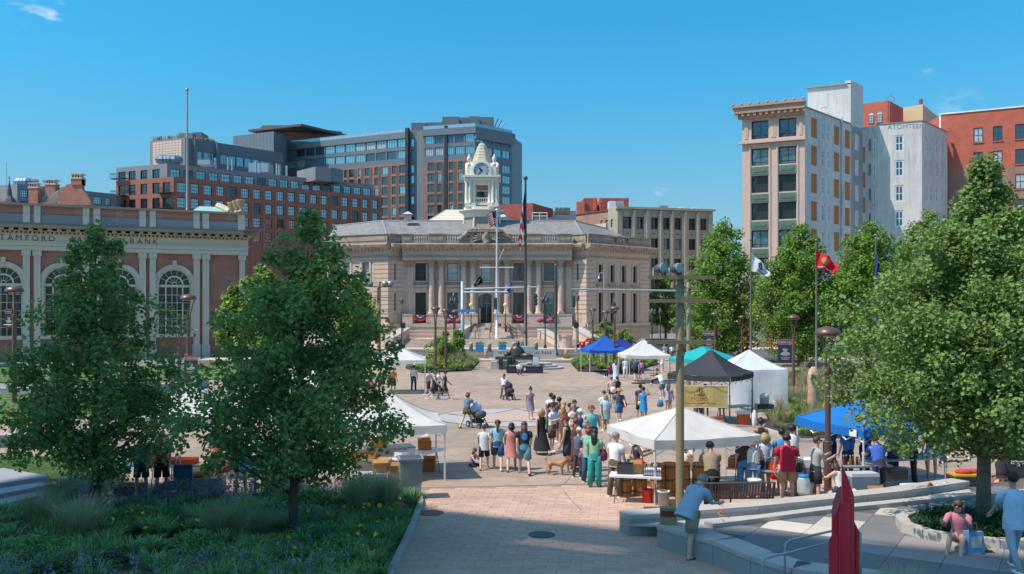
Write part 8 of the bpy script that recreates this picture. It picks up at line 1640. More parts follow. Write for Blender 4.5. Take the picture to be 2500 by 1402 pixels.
# information table in front of the statue
it = table(at(1281, 76), 76, 0, 3.2, .8, 'long table with a dark purple cover reading STAMFORD FOOD WASTE PROGRAM', cloth=hx('3a2e44'), z=ZF)
MB().box(-1.62, 1.62, -.44, -.425, .62, .78).build('green_banner_strip', CLOTH, it, col=hx('3c5a3c')); text('STAMFORD FOOD WASTE PROGRAM', .16, CH_, it, (0, -.45, .7), (R(90), 0, 0), extrude=.003); MB().lathe([(.15, 0), (.15, .01)], k=12, sx=.7).build('logo', CLOTH, it, (0, -.44, .4), col=(.75, .6, .62)).rotation_euler = (R(90), 0, 0)
bucket(at(1245, 76.2), 76.2, ZF+.75, .3, .75, (.04, .16, .08), 'green bin on the left end of the information table', 'bin', 'bin'); thing([('panel', MB().cbox(0, 0, 0, .6, .1, .7, top=.8), PAINT, (.7, .7, .66))], 'leaflet_stand', (at(1308, 76.2), 76.2, ZF+.75), 'white leaflet stand on the right end of the information table', 'stand')
# left-hand stalls
table(at(1015, 26.3), 26.3, 62, 2.3, .72, 'white folding table under the corner of the left canopy'); table(at(935, 27.6), 27.6, 20, 1.9, .75, 'grey covered table behind the wheeled bin', (.45, .43, .4), cloth=(.42, .42, .4)); table(at(365, 24.6), 24.4, -5, 2.2, .75, 'pale blue folding table at the left stalls', (.55, .66, .75))
def wheelie(px, py, col, label, h=1.1):
 thing([('tub', MB().cbox(0, 0, .06, .5, .52, h-.1, top=1.22), PLAST, col), ('rim', MB().cbox(0, 0, h-.04, .66, .68, .05), PLAST, tuple(c_*1.1 for c_ in col)), ('inside', MB().cbox(0, 0, h+.011, .56, .58, .004), PLAST, (.05, .05, .055)), ('wheel', MB().ell((.2, -.27, .12), (.12, .04, .12), 14, 8), PAINT, (.03, .03, .03)), ('wheel', MB().ell((.2, .27, .12), (.12, .04, .12), 14, 8), PAINT, (.03, .03, .03)), ('handle', MB().tube([(-.33, -.2, h), (-.4, 0, h+.02), (-.33, .2, h)], .02, 6), PLAST, col)], 'wheeled_bin', G(px, py), label, 'bin', R(12))
wheelie(1002, 1216, (.27, .29, .31), 'grey wheeled rubbish bin under the left canopy')
cooler(at(905, 24.2), 24.3, gz(24), .95, .5, .48, 8, (.74, .76, .78), (.8, .82, .84), 'white cooler with boxes on top at the left stalls'); cooler(at(705, 24.6), 24.6, gz(24.6), .95, .55, .52, -5, (.07, .09, .12), (.10, .12, .16), 'large dark blue grey cooler behind the second maple trunk')
crate(at(930, 24.4), 24.35, gz(24)+.49, .45, .32, .22, 10, hx('c79a62'), 'patterned carton on the white cooler, left one'); crate(at(963, 24.2), 24.3, gz(24)+.3, .38, .34, .34, -12, hx('b07c44'), 'tilted brown carton beside the wheeled bin'); crate(at(955, 24.0), 24.1, gz(24), .5, .4, .3, 4, hx('9a6436'), 'brown carton on the ground beside the wheeled bin')
tt = gz(26.3)+.745; crate(at(1035, 26.8), 27.0, tt, .4, .4, .22, 10, hx('b0703a'), 'brown carton on the white folding table by the canopy leg'); bucket(at(1005, 25.9), 25.8, tt, .13, .24, (.7, .72, .7), 'white tub with a blue dot on the folding table', 'tub', 'tub', lid=(.05, .3, .6)); crate(at(985, 26), 25.6, tt, .42, .3, .16, 60, (.7, .72, .74), 'shallow white box on the folding table', 'plastic_box'); crate(at(1046, 27.3), 27.3, gz(27), .4, .35, .35, 0, hx('a86a34'), 'brown carton under the white folding table'); crate(at(925, 27.6), 27.5, gz(27.6)+.75, .5, .35, .25, 15, hx('c89a4c'), 'yellow brown carton on the grey covered table'); crate(at(362, 24.4), 24.3, gz(24.4)+.745, .6, .4, .25, -5, hx('a88a30'), 'flat yellow and brown carton on the pale blue table'); crate(at(320, 23.9), 23.8, gz(24), .75, .35, .16, 3, hx('8a5a2c'), 'low brown trays on the ground at the left table')
b = MB(); 
for s_ in (-1, 1): b.tube([(s_*.24, -.22, 0), (s_*.24, .22, .45)], .014, 5).tube([(s_*.24, .22, 0), (s_*.24, -.22, .45)], .014, 5).tube([(s_*.24, .22, .4), (s_*.25, .3, .98)], .014, 5)
b.tube([(-.24, .2, 0), (.24, -.2, .1)], .01, 4)
thing([('frame', b, METAL, (.5, .5, .52)), ('seat', MB().cbox(0, 0, .42, .46, .44, .02), CLOTH, (.03, .09, .16)), ('backrest', MB().box(-.24, .24, .24, .27, .45, 1.0), CLOTH, (.03, .10, .18))], 'camping_chair', G(454, 1222), 'navy folding camp chair seen from the back at the left stalls', 'chair', R(185)); bucket(G(456, 1208).x+.1, G(456, 1208).y, gz(24), .24, .45, (.6, .03, .04), 'red tub beside the camp chair', 'tub', 'tub')
thing([('bed', MB().cbox(0, 0, .2, 1.2, .5, .35), PAINT, (.35, .28, .2)), ('handle', MB().tube([(-.6, -.22, .1), (-.62, -.22, 1.1), (-.62, .22, 1.1), (-.6, .22, .1)], .02, 6), METAL, (.6, .6, .62)), ('wheel', MB().ell((.45, -.28, .13), (.13, .04, .13)), PAINT, (.03, .03, .03)), ('wheel', MB().ell((.45, .28, .13), (.13, .04, .13)), PAINT, (.03, .03, .03)), ('produce', MB().ell((-.1, 0, .6), (.35, .2, .1)), CLOTH, (.45, .12, .03), 1)], 'market_cart', G(492, 1214), 'wooden market cart with a silver handle next to the camp chair', 'cart', R(6))
sb = thing([('panel', MB().box(-.65, .65, -.02, .02, .75, 1.15), PAINT, hx('5f9fcf')), ('panel_tilt', MB().box(-.65, .65, -.03, -.021, .72, .75), METAL, (.05, .05, .05)), ('post', MB().tube([(-.2, 0, 0), (-.2, 0, .8)], .04, 6), METAL, (.06, .06, .065)), ('post', MB().tube([(.45, 0, 0), (.45, 0, .8)], .04, 6), METAL, (.06, .06, .065))], 'map_board', G(640, 1216), 'pale blue information board between the maples', 'sign', R(3)); sb.rotation_euler[0] = R(-8)
for i, (px, py, c_, nm) in enumerate(((440, 1165, 'd0602a', 'orange'), (880, 1150, 'c88a4a', 'tan'), (900, 940, 'd8701c', 'bright orange'), (860, 965, 'd08050', 'peach'))): q = G(px, py+30); table(q.x, q.y, 5, 1.8, .7, 'table with '+nm+' produce behind the maples', (.5, .35, .2)); crate(q.x, q.y, q.z+.745, .9, .45, .14, 0, hx(c_), nm+' produce tray at the left market tables', 'produce_tray', 'tray')
# ================= lamps, poles, flags, signals =================
BRN = (.16, .095, .08)
LP = {}
def lamp(px, ybase, ytop, label, D=None, k=1., banner=None):
 p = G(px, ybase) if D is None else Vector((at(px, D), D, ZF)); D = p.y; h = zz(ytop, D)-p.z; key = 'lamp'
 r = empty('lamp_post', p, 0, label, 'street lamp', 'brown mushroom lamps around the plaza'); s = h/4.9; r.scale = (s, s, s)
 if 'm' not in LP:
  LP['m'] = [('pole', MB().lathe([(.17, 0), (.17, .08), (.105, .12), (.105, 1.6), (.085, 1.62), (.085, 3.55), (.1, 3.56), (.1, 3.72), (.07, 3.74)], k=12).mesh('pole', METAL, False))]
  for q in range(4): a = q*math.pi/2+.6; c_, s_ = math.cos(a), math.sin(a); LP['m'].append(('arm', MB().tube([(.06*c_, .06*s_, 3.5), (.08*c_, .08*s_, 4.0), (.2*c_, .2*s_, 4.45), (.3*c_, .3*s_, 4.68)], [.03, .026, .024, .02], 6).mesh('arm', METAL, True)))
  LP['m'].append(('lamp_cap', MB().lathe([(.3, 4.64), (.36, 4.66), (.36, 4.72), (.3, 4.82), (.12, 4.89), (.02, 4.9)], k=16).mesh('lamp_cap', METAL, True))); LP['m'].append(('crossbar', MB().tube([(-.45, 0, 3.3), (.45, 0, 3.3)], .014, 5).mesh('crossbar', METAL))); LP['m'].append(('lens', MB().lathe([(.24, 4.62), (.2, 4.60)], k=12).mesh('lens', mat('lamp_lens', (.6, .58, .5), .4))))
 for nm, me in LP['m']: link(nm, me, r, col=BRN)
 return r
for a in ((1063, 905, 748, 'tall brown lamp post left of the leafy planter'), (1088, 901, 753, 'second brown lamp post just right of the tallest one by the planter'), (1110, 878, 757, 'brown lamp post below the signal mast'), (1447, 876, 752, 'brown lamp post left of the royal blue canopy'), (1478, 905, 757, 'brown lamp post through the middle of the royal blue canopy'), (1500, 915, 747, 'brown lamp post at the right of the royal blue canopy'), (1745, 900, 762, 'brown lamp post behind the turquoise canopy'), (1811, 890, 770, 'brown lamp post in front of the army flag tree'), (1937, 972, 768, 'brown lamp post beside the portrait banner'), (2021, 1214, 797, 'near brown lamp post in front of the bright blue canopy'), (35, 990, 698, 'brown lamp post at the left edge before the bank'), (460, 985, 718, 'brown lamp post in front of the bank pilasters'), (438, 1010, 795, 'shorter brown lamp post half hidden by the first maple')): lamp(*a)
# portrait banners on lamp posts
def pbanner(px, y0, y1, D, label, w=.62, dark=True):
 z0_, z1_ = zz(y1, D), zz(y0, D); w = 36/F*D*.78 if w is None else w; r = empty('hanging_banner', (at(px, D), D, z0_), 0, label, 'banner'); h = z1_-z0_
 MB().box(-w/2, w/2, -.01, .01, 0, h).build('cloth', CLOTH, r, col=(.045, .045, .065)); MB().box(-w/2, w/2, -.014, -.011, h*.93, h).build('flag_strip', CLOTH, r, col=(.5, .1, .12)); text('STAMFORD', w*.2, CH_, r, (0, -.02, h*.85), (R(90), 0, 0), extrude=.002); text('HOMETOWN HEROES', w*.09, CH_, r, (0, -.02, h*.765), (R(90), 0, 0), extrude=.002)
 b = MB(); b.ell((0, -.014, h*.52), (w*.17, .006, h*.115)).ell((0, -.013, h*.33), (w*.34, .005, h*.09)); b.build('portrait', CLOTH, r, col=(.42, .42, .42)); MB().ell((0, -.018, h*.6), (w*.17, .005, h*.05)).build('portrait_hair', CLOTH, r, col=(.08, .08, .08))
 for i in range(3): MB().box(-w*.32+.03*i, w*.32-.03*i, -.014, -.011, h*(.17-.05*i), h*(.185-.05*i)).build('caption_line', CLOTH, r, col=(.6, .6, .6))
 return r
pbanner(1917, 828, 882, 59, 'dark portrait banner left of its brown lamp post, right of the white canopy', 1.0); pbanner(1731, 808, 853, 86, 'dark portrait banner behind the turquoise canopy', 1.2); pbanner(466, 868, 915, 48, 'dark portrait banner between the maples', .75); pbanner(22, 755, 800, 52, 'pale portrait banner at the left edge', .5)
# big olive light pole and its twin
OLV = (.31, .225, .12)
def lightpole(px, D, zb, ytop, arms, rad, half, label, lights=()):
 h = zz(ytop, D)-zb; r = empty('light_pole', (at(px, D), D, zb), R(4), label, 'light pole'); MB().lathe([(rad*1.15, 0), (rad*1.1, .1), (rad, .15), (rad, h-.02), (rad*.9, h)], k=18).build('pole', METAL, r, col=OLV, smooth=True)
 for y in arms:
  z = zz(y, D)-zb; 
  for s_ in (-1, 1): o = MB().box(0, half, -.05, .05, -.045, .045).build('cross_arm', METAL, r, (s_*.0, -rad-.055 if s_ > 0 else rad*.0-rad-.055, z), 0 if s_ > 0 else math.pi, OLV); o.location = (0 if s_ > 0 else -.001, -rad-.06, z)
  MB().tube([(.05, -rad-.02, z-.1), (.08, -rad-.05, z-.3), (.02, -rad-.02, z-.42)], .01, 5).build('cable_loop', PAINT, r, col=(.05, .05, .045)); MB().lathe([(rad*1.08, -.03), (rad*1.08, .0)], k=18).build('collar', METAL, r, (0, 0, z-.2), col=OLV)
 for lx_, y in lights:
  z = zz(y, D)-zb; f = empty('floodlight', (lx_, -rad-.02, z)); f.parent = r; o = MB().lathe([(.07, -.15), (.11, -.1), (.13, 0), (.135, .08), (.128, .1)], k=14).build('housing', METAL, f, col=(.12, .12, .125), smooth=True); o.rotation_euler = (R(80), 0, R(35)); o = MB().lathe([(.128, .1), (.11, .125), (.02, .135)], k=14).build('lens', mat('flood_lens', (.34, .37, .39), .25), f); o.rotation_euler = (R(80), 0, R(35)); MB().tube([(-.17, 0, .02), (-.17, 0, -.2), (.17, 0, -.2), (.17, 0, .02)], .018, 5).build('yoke', METAL, f, col=(.7, .7, .7))
 return r
lightpole(1660, 21.6, gz(21.6), 643, (678, 735, 835), .105, .86, 'thick olive steel light pole with cross arms standing through the front stall', [(-.54, 657), (-.14, 657)]); lightpole(1681, 62, ZF, 690, (704, 727, 766), .16, .7, 'farther olive light pole just right of the thick one'); lightpole(925, 100, ZF, 688, (700, 727, 760), .22, 1.5, 'olive light pole with four floodlights left of the town hall columns', [])
for i, dx_ in enumerate((-1.55, -.95, .75, 1.35)):
 f = [o for o in S.objects if o.name.startswith('light_pole')][-1]; o = MB().lathe([(.2, -.3), (.38, 0), (.36, .12)], k=12).build('floodlight', METAL, f, (dx_, -.4, zz(694, 100)-ZF), col=(.3, .3, .3), smooth=True); o.rotation_euler = (R(90), 0, 0)
# flags
def flagpole(px, D, ytop, zb, r0_, col, label): return pole('flagpole', px, D, ytop, 0, r0_, r0_*.55, col, label, 'flagpole', zbase=zb)
GRY = (.17, .15, .145)
fa = flagpole(1833, 80, 588, ZF, .12, GRY, 'grey flagpole flying the white army flag'); fb_ = flagpole(1993, 72, 590, ZF, .12, GRY, 'grey flagpole flying the red marines flag'); fc_ = flagpole(2138, 66, 578, ZF, .11, GRY, 'grey flagpole with a limp blue flag'); fd_2 = flagpole(2245, 60, 570, ZF, .1, GRY, 'grey flagpole flying the light blue flag, nearly hidden by the large maple')
fm_ = flagpole(1283, 100, 437, ZF, .22, (.12, .08, .07), 'tall dark brown flagpole with the long limp American flag'); fw = flagpole(1213, 127, 515, zlo, .2, (.74, .75, .77), 'white flagpole on the town hall landing'); MB().tube([(-2.5, 0, zz(653, 127)-zlo), (2.5, 0, zz(653, 127)-zlo)], .07, 6).build('yardarm', METAL, fw[0], col=(.74, .75, .77)); MB().tube([(.2, 0, zz(640, 127)-zlo), (1.0, 0, zz(608, 127)-zlo)], .05, 5).build('gaff', METAL, fw[0], col=(.74, .75, .77))
pole('tall_post', 1357, 104, 645, 0, .17, .15, (.10, .085, .08), 'plain dark grey pole right of the flagpole by the cheek walls', 'pole', False, zbase=ZF)
def flag(name, quad, D, label, cols, nx=20, ny=12, fold=.25, fn=3., name_parts=('field',)):
 """quad: pixel corners hoist-top, fly-top, fly-bottom, hoist-bottom; cols(u,v) -> part index; parts [(name, colour)]"""
 parts, pick = cols; c = [Vector((at(x, D), D, zz(y, D))) for x, y in quad]; o0 = c[0].copy(); r = empty(name, o0, 0, label, 'flag'); bs_ = [MB() for _ in parts]
 def pt(u, v): p = (c[0]*(1-u)+c[1]*u)*(1-v)+(c[3]*(1-u)+c[2]*u)*v; p.y += fold*math.sin(u*6.28*fn+v*2.5)*min(1, u*3); p.z += -.12*fold*math.sin(u*9+v); return p-o0
 for i in range(nx):
  for j in range(ny):
   k = pick((i+.5)/nx, (j+.5)/ny); bs_[k].quad(pt(i/nx, j/ny), pt(i/nx, (j+1)/ny), pt((i+1)/nx, (j+1)/ny), pt((i+1)/nx, j/ny))
 for (nm, cl), b in zip(parts, bs_):
  if b.v: b.build(nm, CANV, r, col=hx(cl))
 return r
usa = ([('red_stripe', 'b02238'), ('white_stripe', 'dcd8d8'), ('canton', '27305c')], lambda u, v: 2 if u < .42 and v < .54 else (0 if int(v*13) % 2 == 0 else 1))
flag('american_flag', ((1211, 513), (1188, 524), (1196, 556), (1211, 545)), 126.8, 'small American flag blowing left from the white flagpole', usa, 20, 13, .35, 1.5)
flag('american_flag', ((1282, 455), (1264, 590), (1271, 612), (1282, 545)), 99.8, 'long limp American flag hanging on the tall dark flagpole', ([('red_stripe', 'b81f34'), ('white_stripe', 'd8d4d4'), ('canton', '27305c')], lambda u, v: 2 if u < .32 else (0 if int((u*9+v*3)) % 2 == 0 else 1)), 26, 10, .5, 3)
def disc(cu, cv, ru, rv): return lambda u, v: ((u-cu)/ru)**2+((v-cv)/rv)**2 < 1
d1, d2 = disc(.5, .42, .17, .26), disc(.5, .42, .08, .12)
flag('army_flag', ((1834, 615), (1880, 664), (1877, 677), (1834, 661)), 79.8, 'white flag with a blue emblem and red scroll', ([('field', 'd3d9dc'), ('emblem', '3a62b0'), ('scroll', 'b03a48')], lambda u, v: 1 if d1(u, v) and not (d2(u, v) and int(u*40) % 2) else 2 if .34 < u < .72 and .74 < v < .84 else 0), 30, 20, .3, 1.5)
e1, e2 = disc(.42, .44, .17, .24), disc(.42, .47, .10, .14)
flag('marines_flag', ((1992, 608), (2047, 645), (2038, 668), (1992, 653)), 71.8, 'red flag with a gold and grey eagle and globe emblem', ([('field', 'd0202c'), ('emblem', 'c9963a'), ('globe', 'b0aca0'), ('scroll', 'e0d0c8')], lambda u, v: 2 if e2(u, v) else 1 if e1(u, v) else 3 if .1 < u < .78 and abs(v-.84-.05*math.sin(u*9)) < .04 else 0), 32, 22, .35, 1.5)
flag('blue_flag', ((2138, 613), (2146, 650), (2142, 686), (2135, 680)), 65.8, 'limp dark blue flag on the third plaza pole', ([('field', '31508c'), ('edge', '1f2f62')], lambda u, v: 1 if u > .7 else 0), 10, 12, .3, 2)
flag('light_blue_flag', ((2248, 588), (2268, 628), (2264, 652), (2248, 625)), 59.8, 'light blue and white flag showing through the large maple leaves', ([('field', '1f7fd0'), ('emblem', 'e8eef4')], lambda u, v: 1 if abs(v-.5) < .15 else 0), 10, 12, .3, 2)
flag('black_flag', ((1172, 672), (1180, 690), (1160, 700), (1156, 697)), 126, 'black flag with a white emblem hanging at the left of the white pole', ([('field', '15151a'), ('emblem', '9a9aa0')], lambda u, v: 1 if disc(.45, .5, .2, .28)(u, v) and int(u*20+v*9) % 3 else 0), 14, 14, .4, 1.5)
flag('state_flag', ((1253, 662), (1246, 716), (1230, 719), (1243, 700)), 126, 'bright blue flag hanging at the right of the white pole', ([('field', '1f66c4'), ('emblem', 'c8d0e0')], lambda u, v: 1 if disc(.5, .5, .14, .2)(u, v) else 0), 14, 14, .3, 1.5)
# signals
SG = (.33, .42, .46)
def signal(px, y, D, root, yaw=0):
 z = zz(y, D)-root.location.z; r = empty('signal_head', (at(px, D)-root.location.x, D-root.location.y, z), R(yaw)); r.parent = root; MB().box(-.17, .17, -.12, .12, -1.35, 0).build('housing', METAL, r, col=(.06, .065, .07)); b = MB()
 for k in range(3): b.tube([(0, -.12, -.25-.43*k), (0, -.38, -.28-.43*k)], .16, 10); 
 b.build('visor', METAL, r, col=(.09, .1, .11)); b = MB()
 b.tube([(0, 0, 0), (0, 0, .4)], .04, 5); b.build('hanger', METAL, r, col=SG)
ms = empty('signal_mast', (at(1129, 102), 102, ZF), 0, 'pale grey traffic signal mast with two long arms left of the white flagpole', 'traffic signal'); X = lambda px, D: at(px, D)-ms.location.x
MB().lathe([(.28, 0), (.24, .3), (.2, zz(687, 102)-ZF)], k=12).build('pole', METAL, ms, col=SG, smooth=True); MB().tube([(0, 0, zz(706, 102)-ZF), (X(1310, 101), -1, zz(701, 101)-ZF)], [.13, .07], 8).build('mast_arm', METAL, ms, col=(.5, .56, .6)); MB().tube([(0, 0, zz(714, 102)-ZF), (X(1240, 98), -4, zz(713, 98)-ZF)], [.12, .08], 8).build('mast_arm', METAL, ms, col=(.42, .5, .54))
signal(1307, 718, 101, ms, 20); signal(1170, 724, 100.5, ms, 60); signal(1176, 720, 100, ms, 150); signal(1210, 727, 99.5, ms, 0); MB().box(-1.1, 1.6, -.26, -.22, zz(762, 102)-ZF, zz(755, 102)-ZF).build('street_name_sign', PAINT, ms, col=(.03, .28, .62)); MB().box(-.4, .05, -.5, -.2, 1.2, 2.0).build('control_box', METAL, ms, col=(.12, .15, .16))
m2 = empty('signal_mast', (at(1668, 101), 101, ZF), 0, 'signal mast whose long arm points left from behind the thick olive pole', 'traffic signal'); MB().lathe([(.2, 0), (.16, zz(700, 101)-ZF)], k=10).build('pole', METAL, m2, col=SG, smooth=True); MB().tube([(0, 0, zz(711, 101)-ZF), (at(1394, 100)-m2.location.x, -1, zz(706, 100)-ZF)], [.14, .08], 8).build('mast_arm', METAL, m2, col=(.42, .47, .52)); signal(1401, 722, 100, m2, 0); signal(1497, 738, 100, m2, 30)
zz_ = zz(708, 100.5)-ZF; xq = at(1474, 100.5)-m2.location.x; MB().tube([(xq, -.5, zz_), (xq, -.5, zz_+1.9), (xq-.15, -.5, zz_+2.0), (xq-.5, -.5, zz_+1.95), (xq-.55, -.5, zz_+1.6)], .035, 6).build('luminaire_arm', METAL, m2, col=(.6, .65, .7)); MB().lathe([(.16, 0), (.1, .12), (.04, .3)], xq-.55, -.5, zz_+1.35, 10).build('luminaire', METAL, m2, col=(.6, .6, .6))
def pedlamp(px, D, ytop, label, globe=False, basket=False, zb=ZF):
 h = zz(ytop, D)-zb; r = empty('ornamental_lamp', (at(px, D), D, zb), 0, label, 'street lamp'); MB().lathe([(.22, 0), (.22, .4), (.1, .6), (.07, h*.5), (.06, h-.6)], k=10).build('pole', METAL, r, col=(.03, .03, .035), smooth=True)
 if globe: MB().ell((0, 0, h-.3), (.34, .34, .34), 14, 8).build('globe', mat('milk_globe', (.75, .64, .42), .4), r, smooth=True)
 else:
  n = 4 if basket else 1
  for i in range(n): a = i*1.57+.4; q = (.45*math.cos(a), .45*math.sin(a)) if n > 1 else (0, 0); MB().lathe([(.08, 0), (.22, .15), (.24, .5), (.1, .75), (.03, .9)], q[0], q[1], h-(1.6 if n > 1 else .9), 8).build('lantern', METAL, r, col=(.10, .12, .12), smooth=True)
  if n > 1: MB().lathe([(.08, 0), (.2, .15), (.22, .5), (.03, 1.0)], 0, 0, h-1.0, 8).build('lantern', METAL, r, col=(.10, .12, .12), smooth=True)
 if basket: 
  for s_ in (-1, 1): MB().ell((s_*.7, 0, h*.5), (.5, .4, .35), 10, 6).build('flower_basket', CLOTH, r, col=(.30, .09, .12), smooth=True)
 return r
pedlamp(1108, 116, 714, 'ornamental lamp cluster with flower baskets in front of the second bunting', basket=True); pedlamp(1331, 119, 713, 'ornamental lamp cluster with flower baskets beside the rightmost bunting', basket=True, zb=ZF); pedlamp(1150, 129, 740, 'globe lamp left of the town hall door', True, zb=zlo); pedlamp(1234, 129, 740, 'globe lamp right of the town hall door', True, zb=zlo); pedlamp(981, 121, 727, 'black lamp post by the left cheek wall'); pedlamp(1411, 121, 718, 'slim black lamp post by the right cheek wall'); pedlamp(1592, 112, 752, 'ornamental lamp in front of the trees right of the town hall'); pedlamp(1612, 112, 752, 'second ornamental lamp beside the orange street banner')
for px, D, y, lb_ in ((984, 112, 802, 'left'), (1407, 112, 802, 'right')): r = empty('pedestrian_signal', (at(px, D), D, ZF), 0, 'grey pedestrian signal post at the '+lb_+' end of the town hall steps', 'traffic signal'); MB().lathe([(.2, 0), (.12, .5), (.07, .55), (.07, zz(y, D)-ZF)], k=8).build('post', METAL, r, col=(.4, .38, .36)); MB().box(-.3, .3, -.2, .2, zz(y, D)-ZF, zz(y-14, D)-ZF).build('signal_box', METAL, r, col=(.05, .05, .055))
# park wall, pedestal, statue, bollards, planters
pw = empty('park_name_wall', (at(1281, 94), 94, ZF), 0, 'long granite wall engraved VETERANS MEMORIAL PARK', 'wall'); w = 153/F*94/2
for i in range(6): MB().box(-w+i*w/3+.005, -w+(i+1)*w/3-.005, -.2, .2, 0, zz(855, 94)-ZF).build('granite_block', M_GRANL, pw)
EN = mat('engraving', (.12, .12, .12), .9); zt_ = zz(861.5, 94)-ZF
text('VETERANS MEMORIAL PARK', .42, EN, pw, (0, -.21, zt_), (R(90), 0, 0), extrude=.005, spacing=1.25, sx=.93); text('STAMFORD CONNECTICUT', .18, EN, pw, (0, -.21, zt_-.36), (R(90), 0, 0), extrude=.005, spacing=1.5)
thing([('shaft', MB().box(-.95, .95, -.7, .7, 0, zz(846, 90)-ZF), mat('blue_granite', (.33, .39, .40), .5, var=.08), (1, 1, 1)), ('seal', MB().ell((-.3, -.71, 1.0), (.33, .02, .33), 14, 8), MT['blue_granite'], (1, 1, 1))], 'stone_pedestal', (at(1283, 90), 90, ZF), 'blue grey stone pedestal behind the seated bronze', 'pedestal')
pl = empty('round_plinth', (at(1315, 82), 82, ZF), 0, 'three low round granite steps beside the bronze statue', 'plinth')
for i in range(3): MB().lathe([(2.35-.55*i, 0), (2.35-.55*i, .18*(i+1))], k=36).build('step', M_GRANL, pl)
thing([('block', MB().box(-1.3, 1.3, -.5, .5, 0, .75), M_GRANL, (1, 1, 1))], 'granite_block', (at(1232, 81), 81, ZF), 'low granite block left of the information table', 'block'); BRZ = mat('bronze', (.085, .085, .075), .4, .5, var=.3, vs=3)
bz_ = empty('bronze_statue', (at(1262, 80.5), 80.5, ZF), 0, 'seated bronze figure in a cloak on a bronze bench, seen from behind', 'statue'); MB().box(-2.0, 2.1, -.6, .6, .95, 1.2).box(-1.7, -1.3, -.4, .4, 0, .95).box(1.4, 1.8, -.4, .4, 0, .95).box(-.5, -.1, -.4, .4, 0, .95).build('bench', BRZ, bz_)
b = MB(); b.tube([(0, 0, 1.15), (-.02, 0, 1.45), (0, .02, 1.85), (.04, -.03, 2.08), (.06, -.06, 2.2), (.07, -.08, 2.3)], [.62, .56, .6, .48, .26, .13], 14, flat=.75); b.ell((.09, -.1, 2.45), (.2, .23, .24), 12, 8); b.tube([(.35, -.1, 1.3), (1.1, -.35, 1.35), (1.5, -.4, 1.2)], [.3, .2, .14], 8)
for q in range(7): x = -.75+q*.25; b.tube([(x*.6, .35, 2.0), (x, .55, 1.4), (x*1.35, .6, 1.15)], [.1, .13, .06], 6)
b.ell((-.95, .1, 1.35), (.25, .2, .3), 8, 6); b.build('figure', BRZ, bz_, smooth=True)
for i, (px, py) in enumerate(((1150, 858), (1195, 859), (1254, 858), (1309, 856), (1434, 857), (1538, 857))): thing([('shaft', MB().lathe([(.27, 0), (.25, .95), (.27, 1.0), (.24, 1.12), (.05, 1.18)], k=14), M_GRANL, (1, 1, 1), 1)], 'bollard', G(px, py), ['granite bollard left of the left blue planter', 'granite bollard between the left and middle blue planters', 'granite bollard behind the bronze head', 'granite bollard right of the tall dark flagpole', 'granite bollard by the right pedestrian signal', 'granite bollard behind the blue canopies'][i], 'bollard', 0, 'granite bollards along the kerbs')
for i, (px, py) in enumerate(((1187, 878), (1383, 877), (943, 859), (953, 858))): thing([('shaft', MB().lathe([(.25, 0), (.24, 1.0), (.2, 1.06)], k=14), mat('tan_stone', (.42, .31, .21), .85), (1, 1, 1), 1)], 'bollard', G(px, py), ['tan stone bollard left of the engraved wall', 'tan stone bollard right of the engraved wall', 'tan stone bollard at the foot of the left cheek wall', 'second tan bollard touching the left cheek wall'][i], 'bollard', 0, 'tan bollards')
for i, (px, wd) in enumerate(((1171, 21), (1227, 20), (1278, 19))):
 D = 113; s_ = wd/F*D; r = empty('flower_planter', (at(px, D), D, ZF+.12), 0, ['left', 'middle', 'right, behind the flagpole'][i]+(' ' if i < 2 else ' ')*1+' blue square planter of flowers at the town hall steps'.strip() if 0 else ['left blue planter of red flowers at the town hall steps', 'middle blue planter of flowers at the town hall steps', 'right blue planter of flowers behind the tall flagpole'][i], 'planter'); MB().cbox(0, 0, 0, s_*.9, s_*.9, .78, top=1.1).build('box', PAINT, r, col=(.01, .36, .68))
 cen = [(random.uniform(-.5, .5), random.uniform(-.5, .5), .85+random.uniform(0, .25)) for _ in range(26)]; V, k = leaves(cen, 10, .2, .13, 300+i, fold=False); stuff(link('foliage', arrmesh('foliage', V, k, L_LITE), r)); V, k = leaves([c_ for c_ in cen[:12]], 3, .15, .13, 330+i, fold=False); stuff(link('blooms', arrmesh('blooms', [(a, b_, c_+.12) for a, b_, c_ in V], k, mat('red_bloom', (.5, .10, .05), .7)), r))
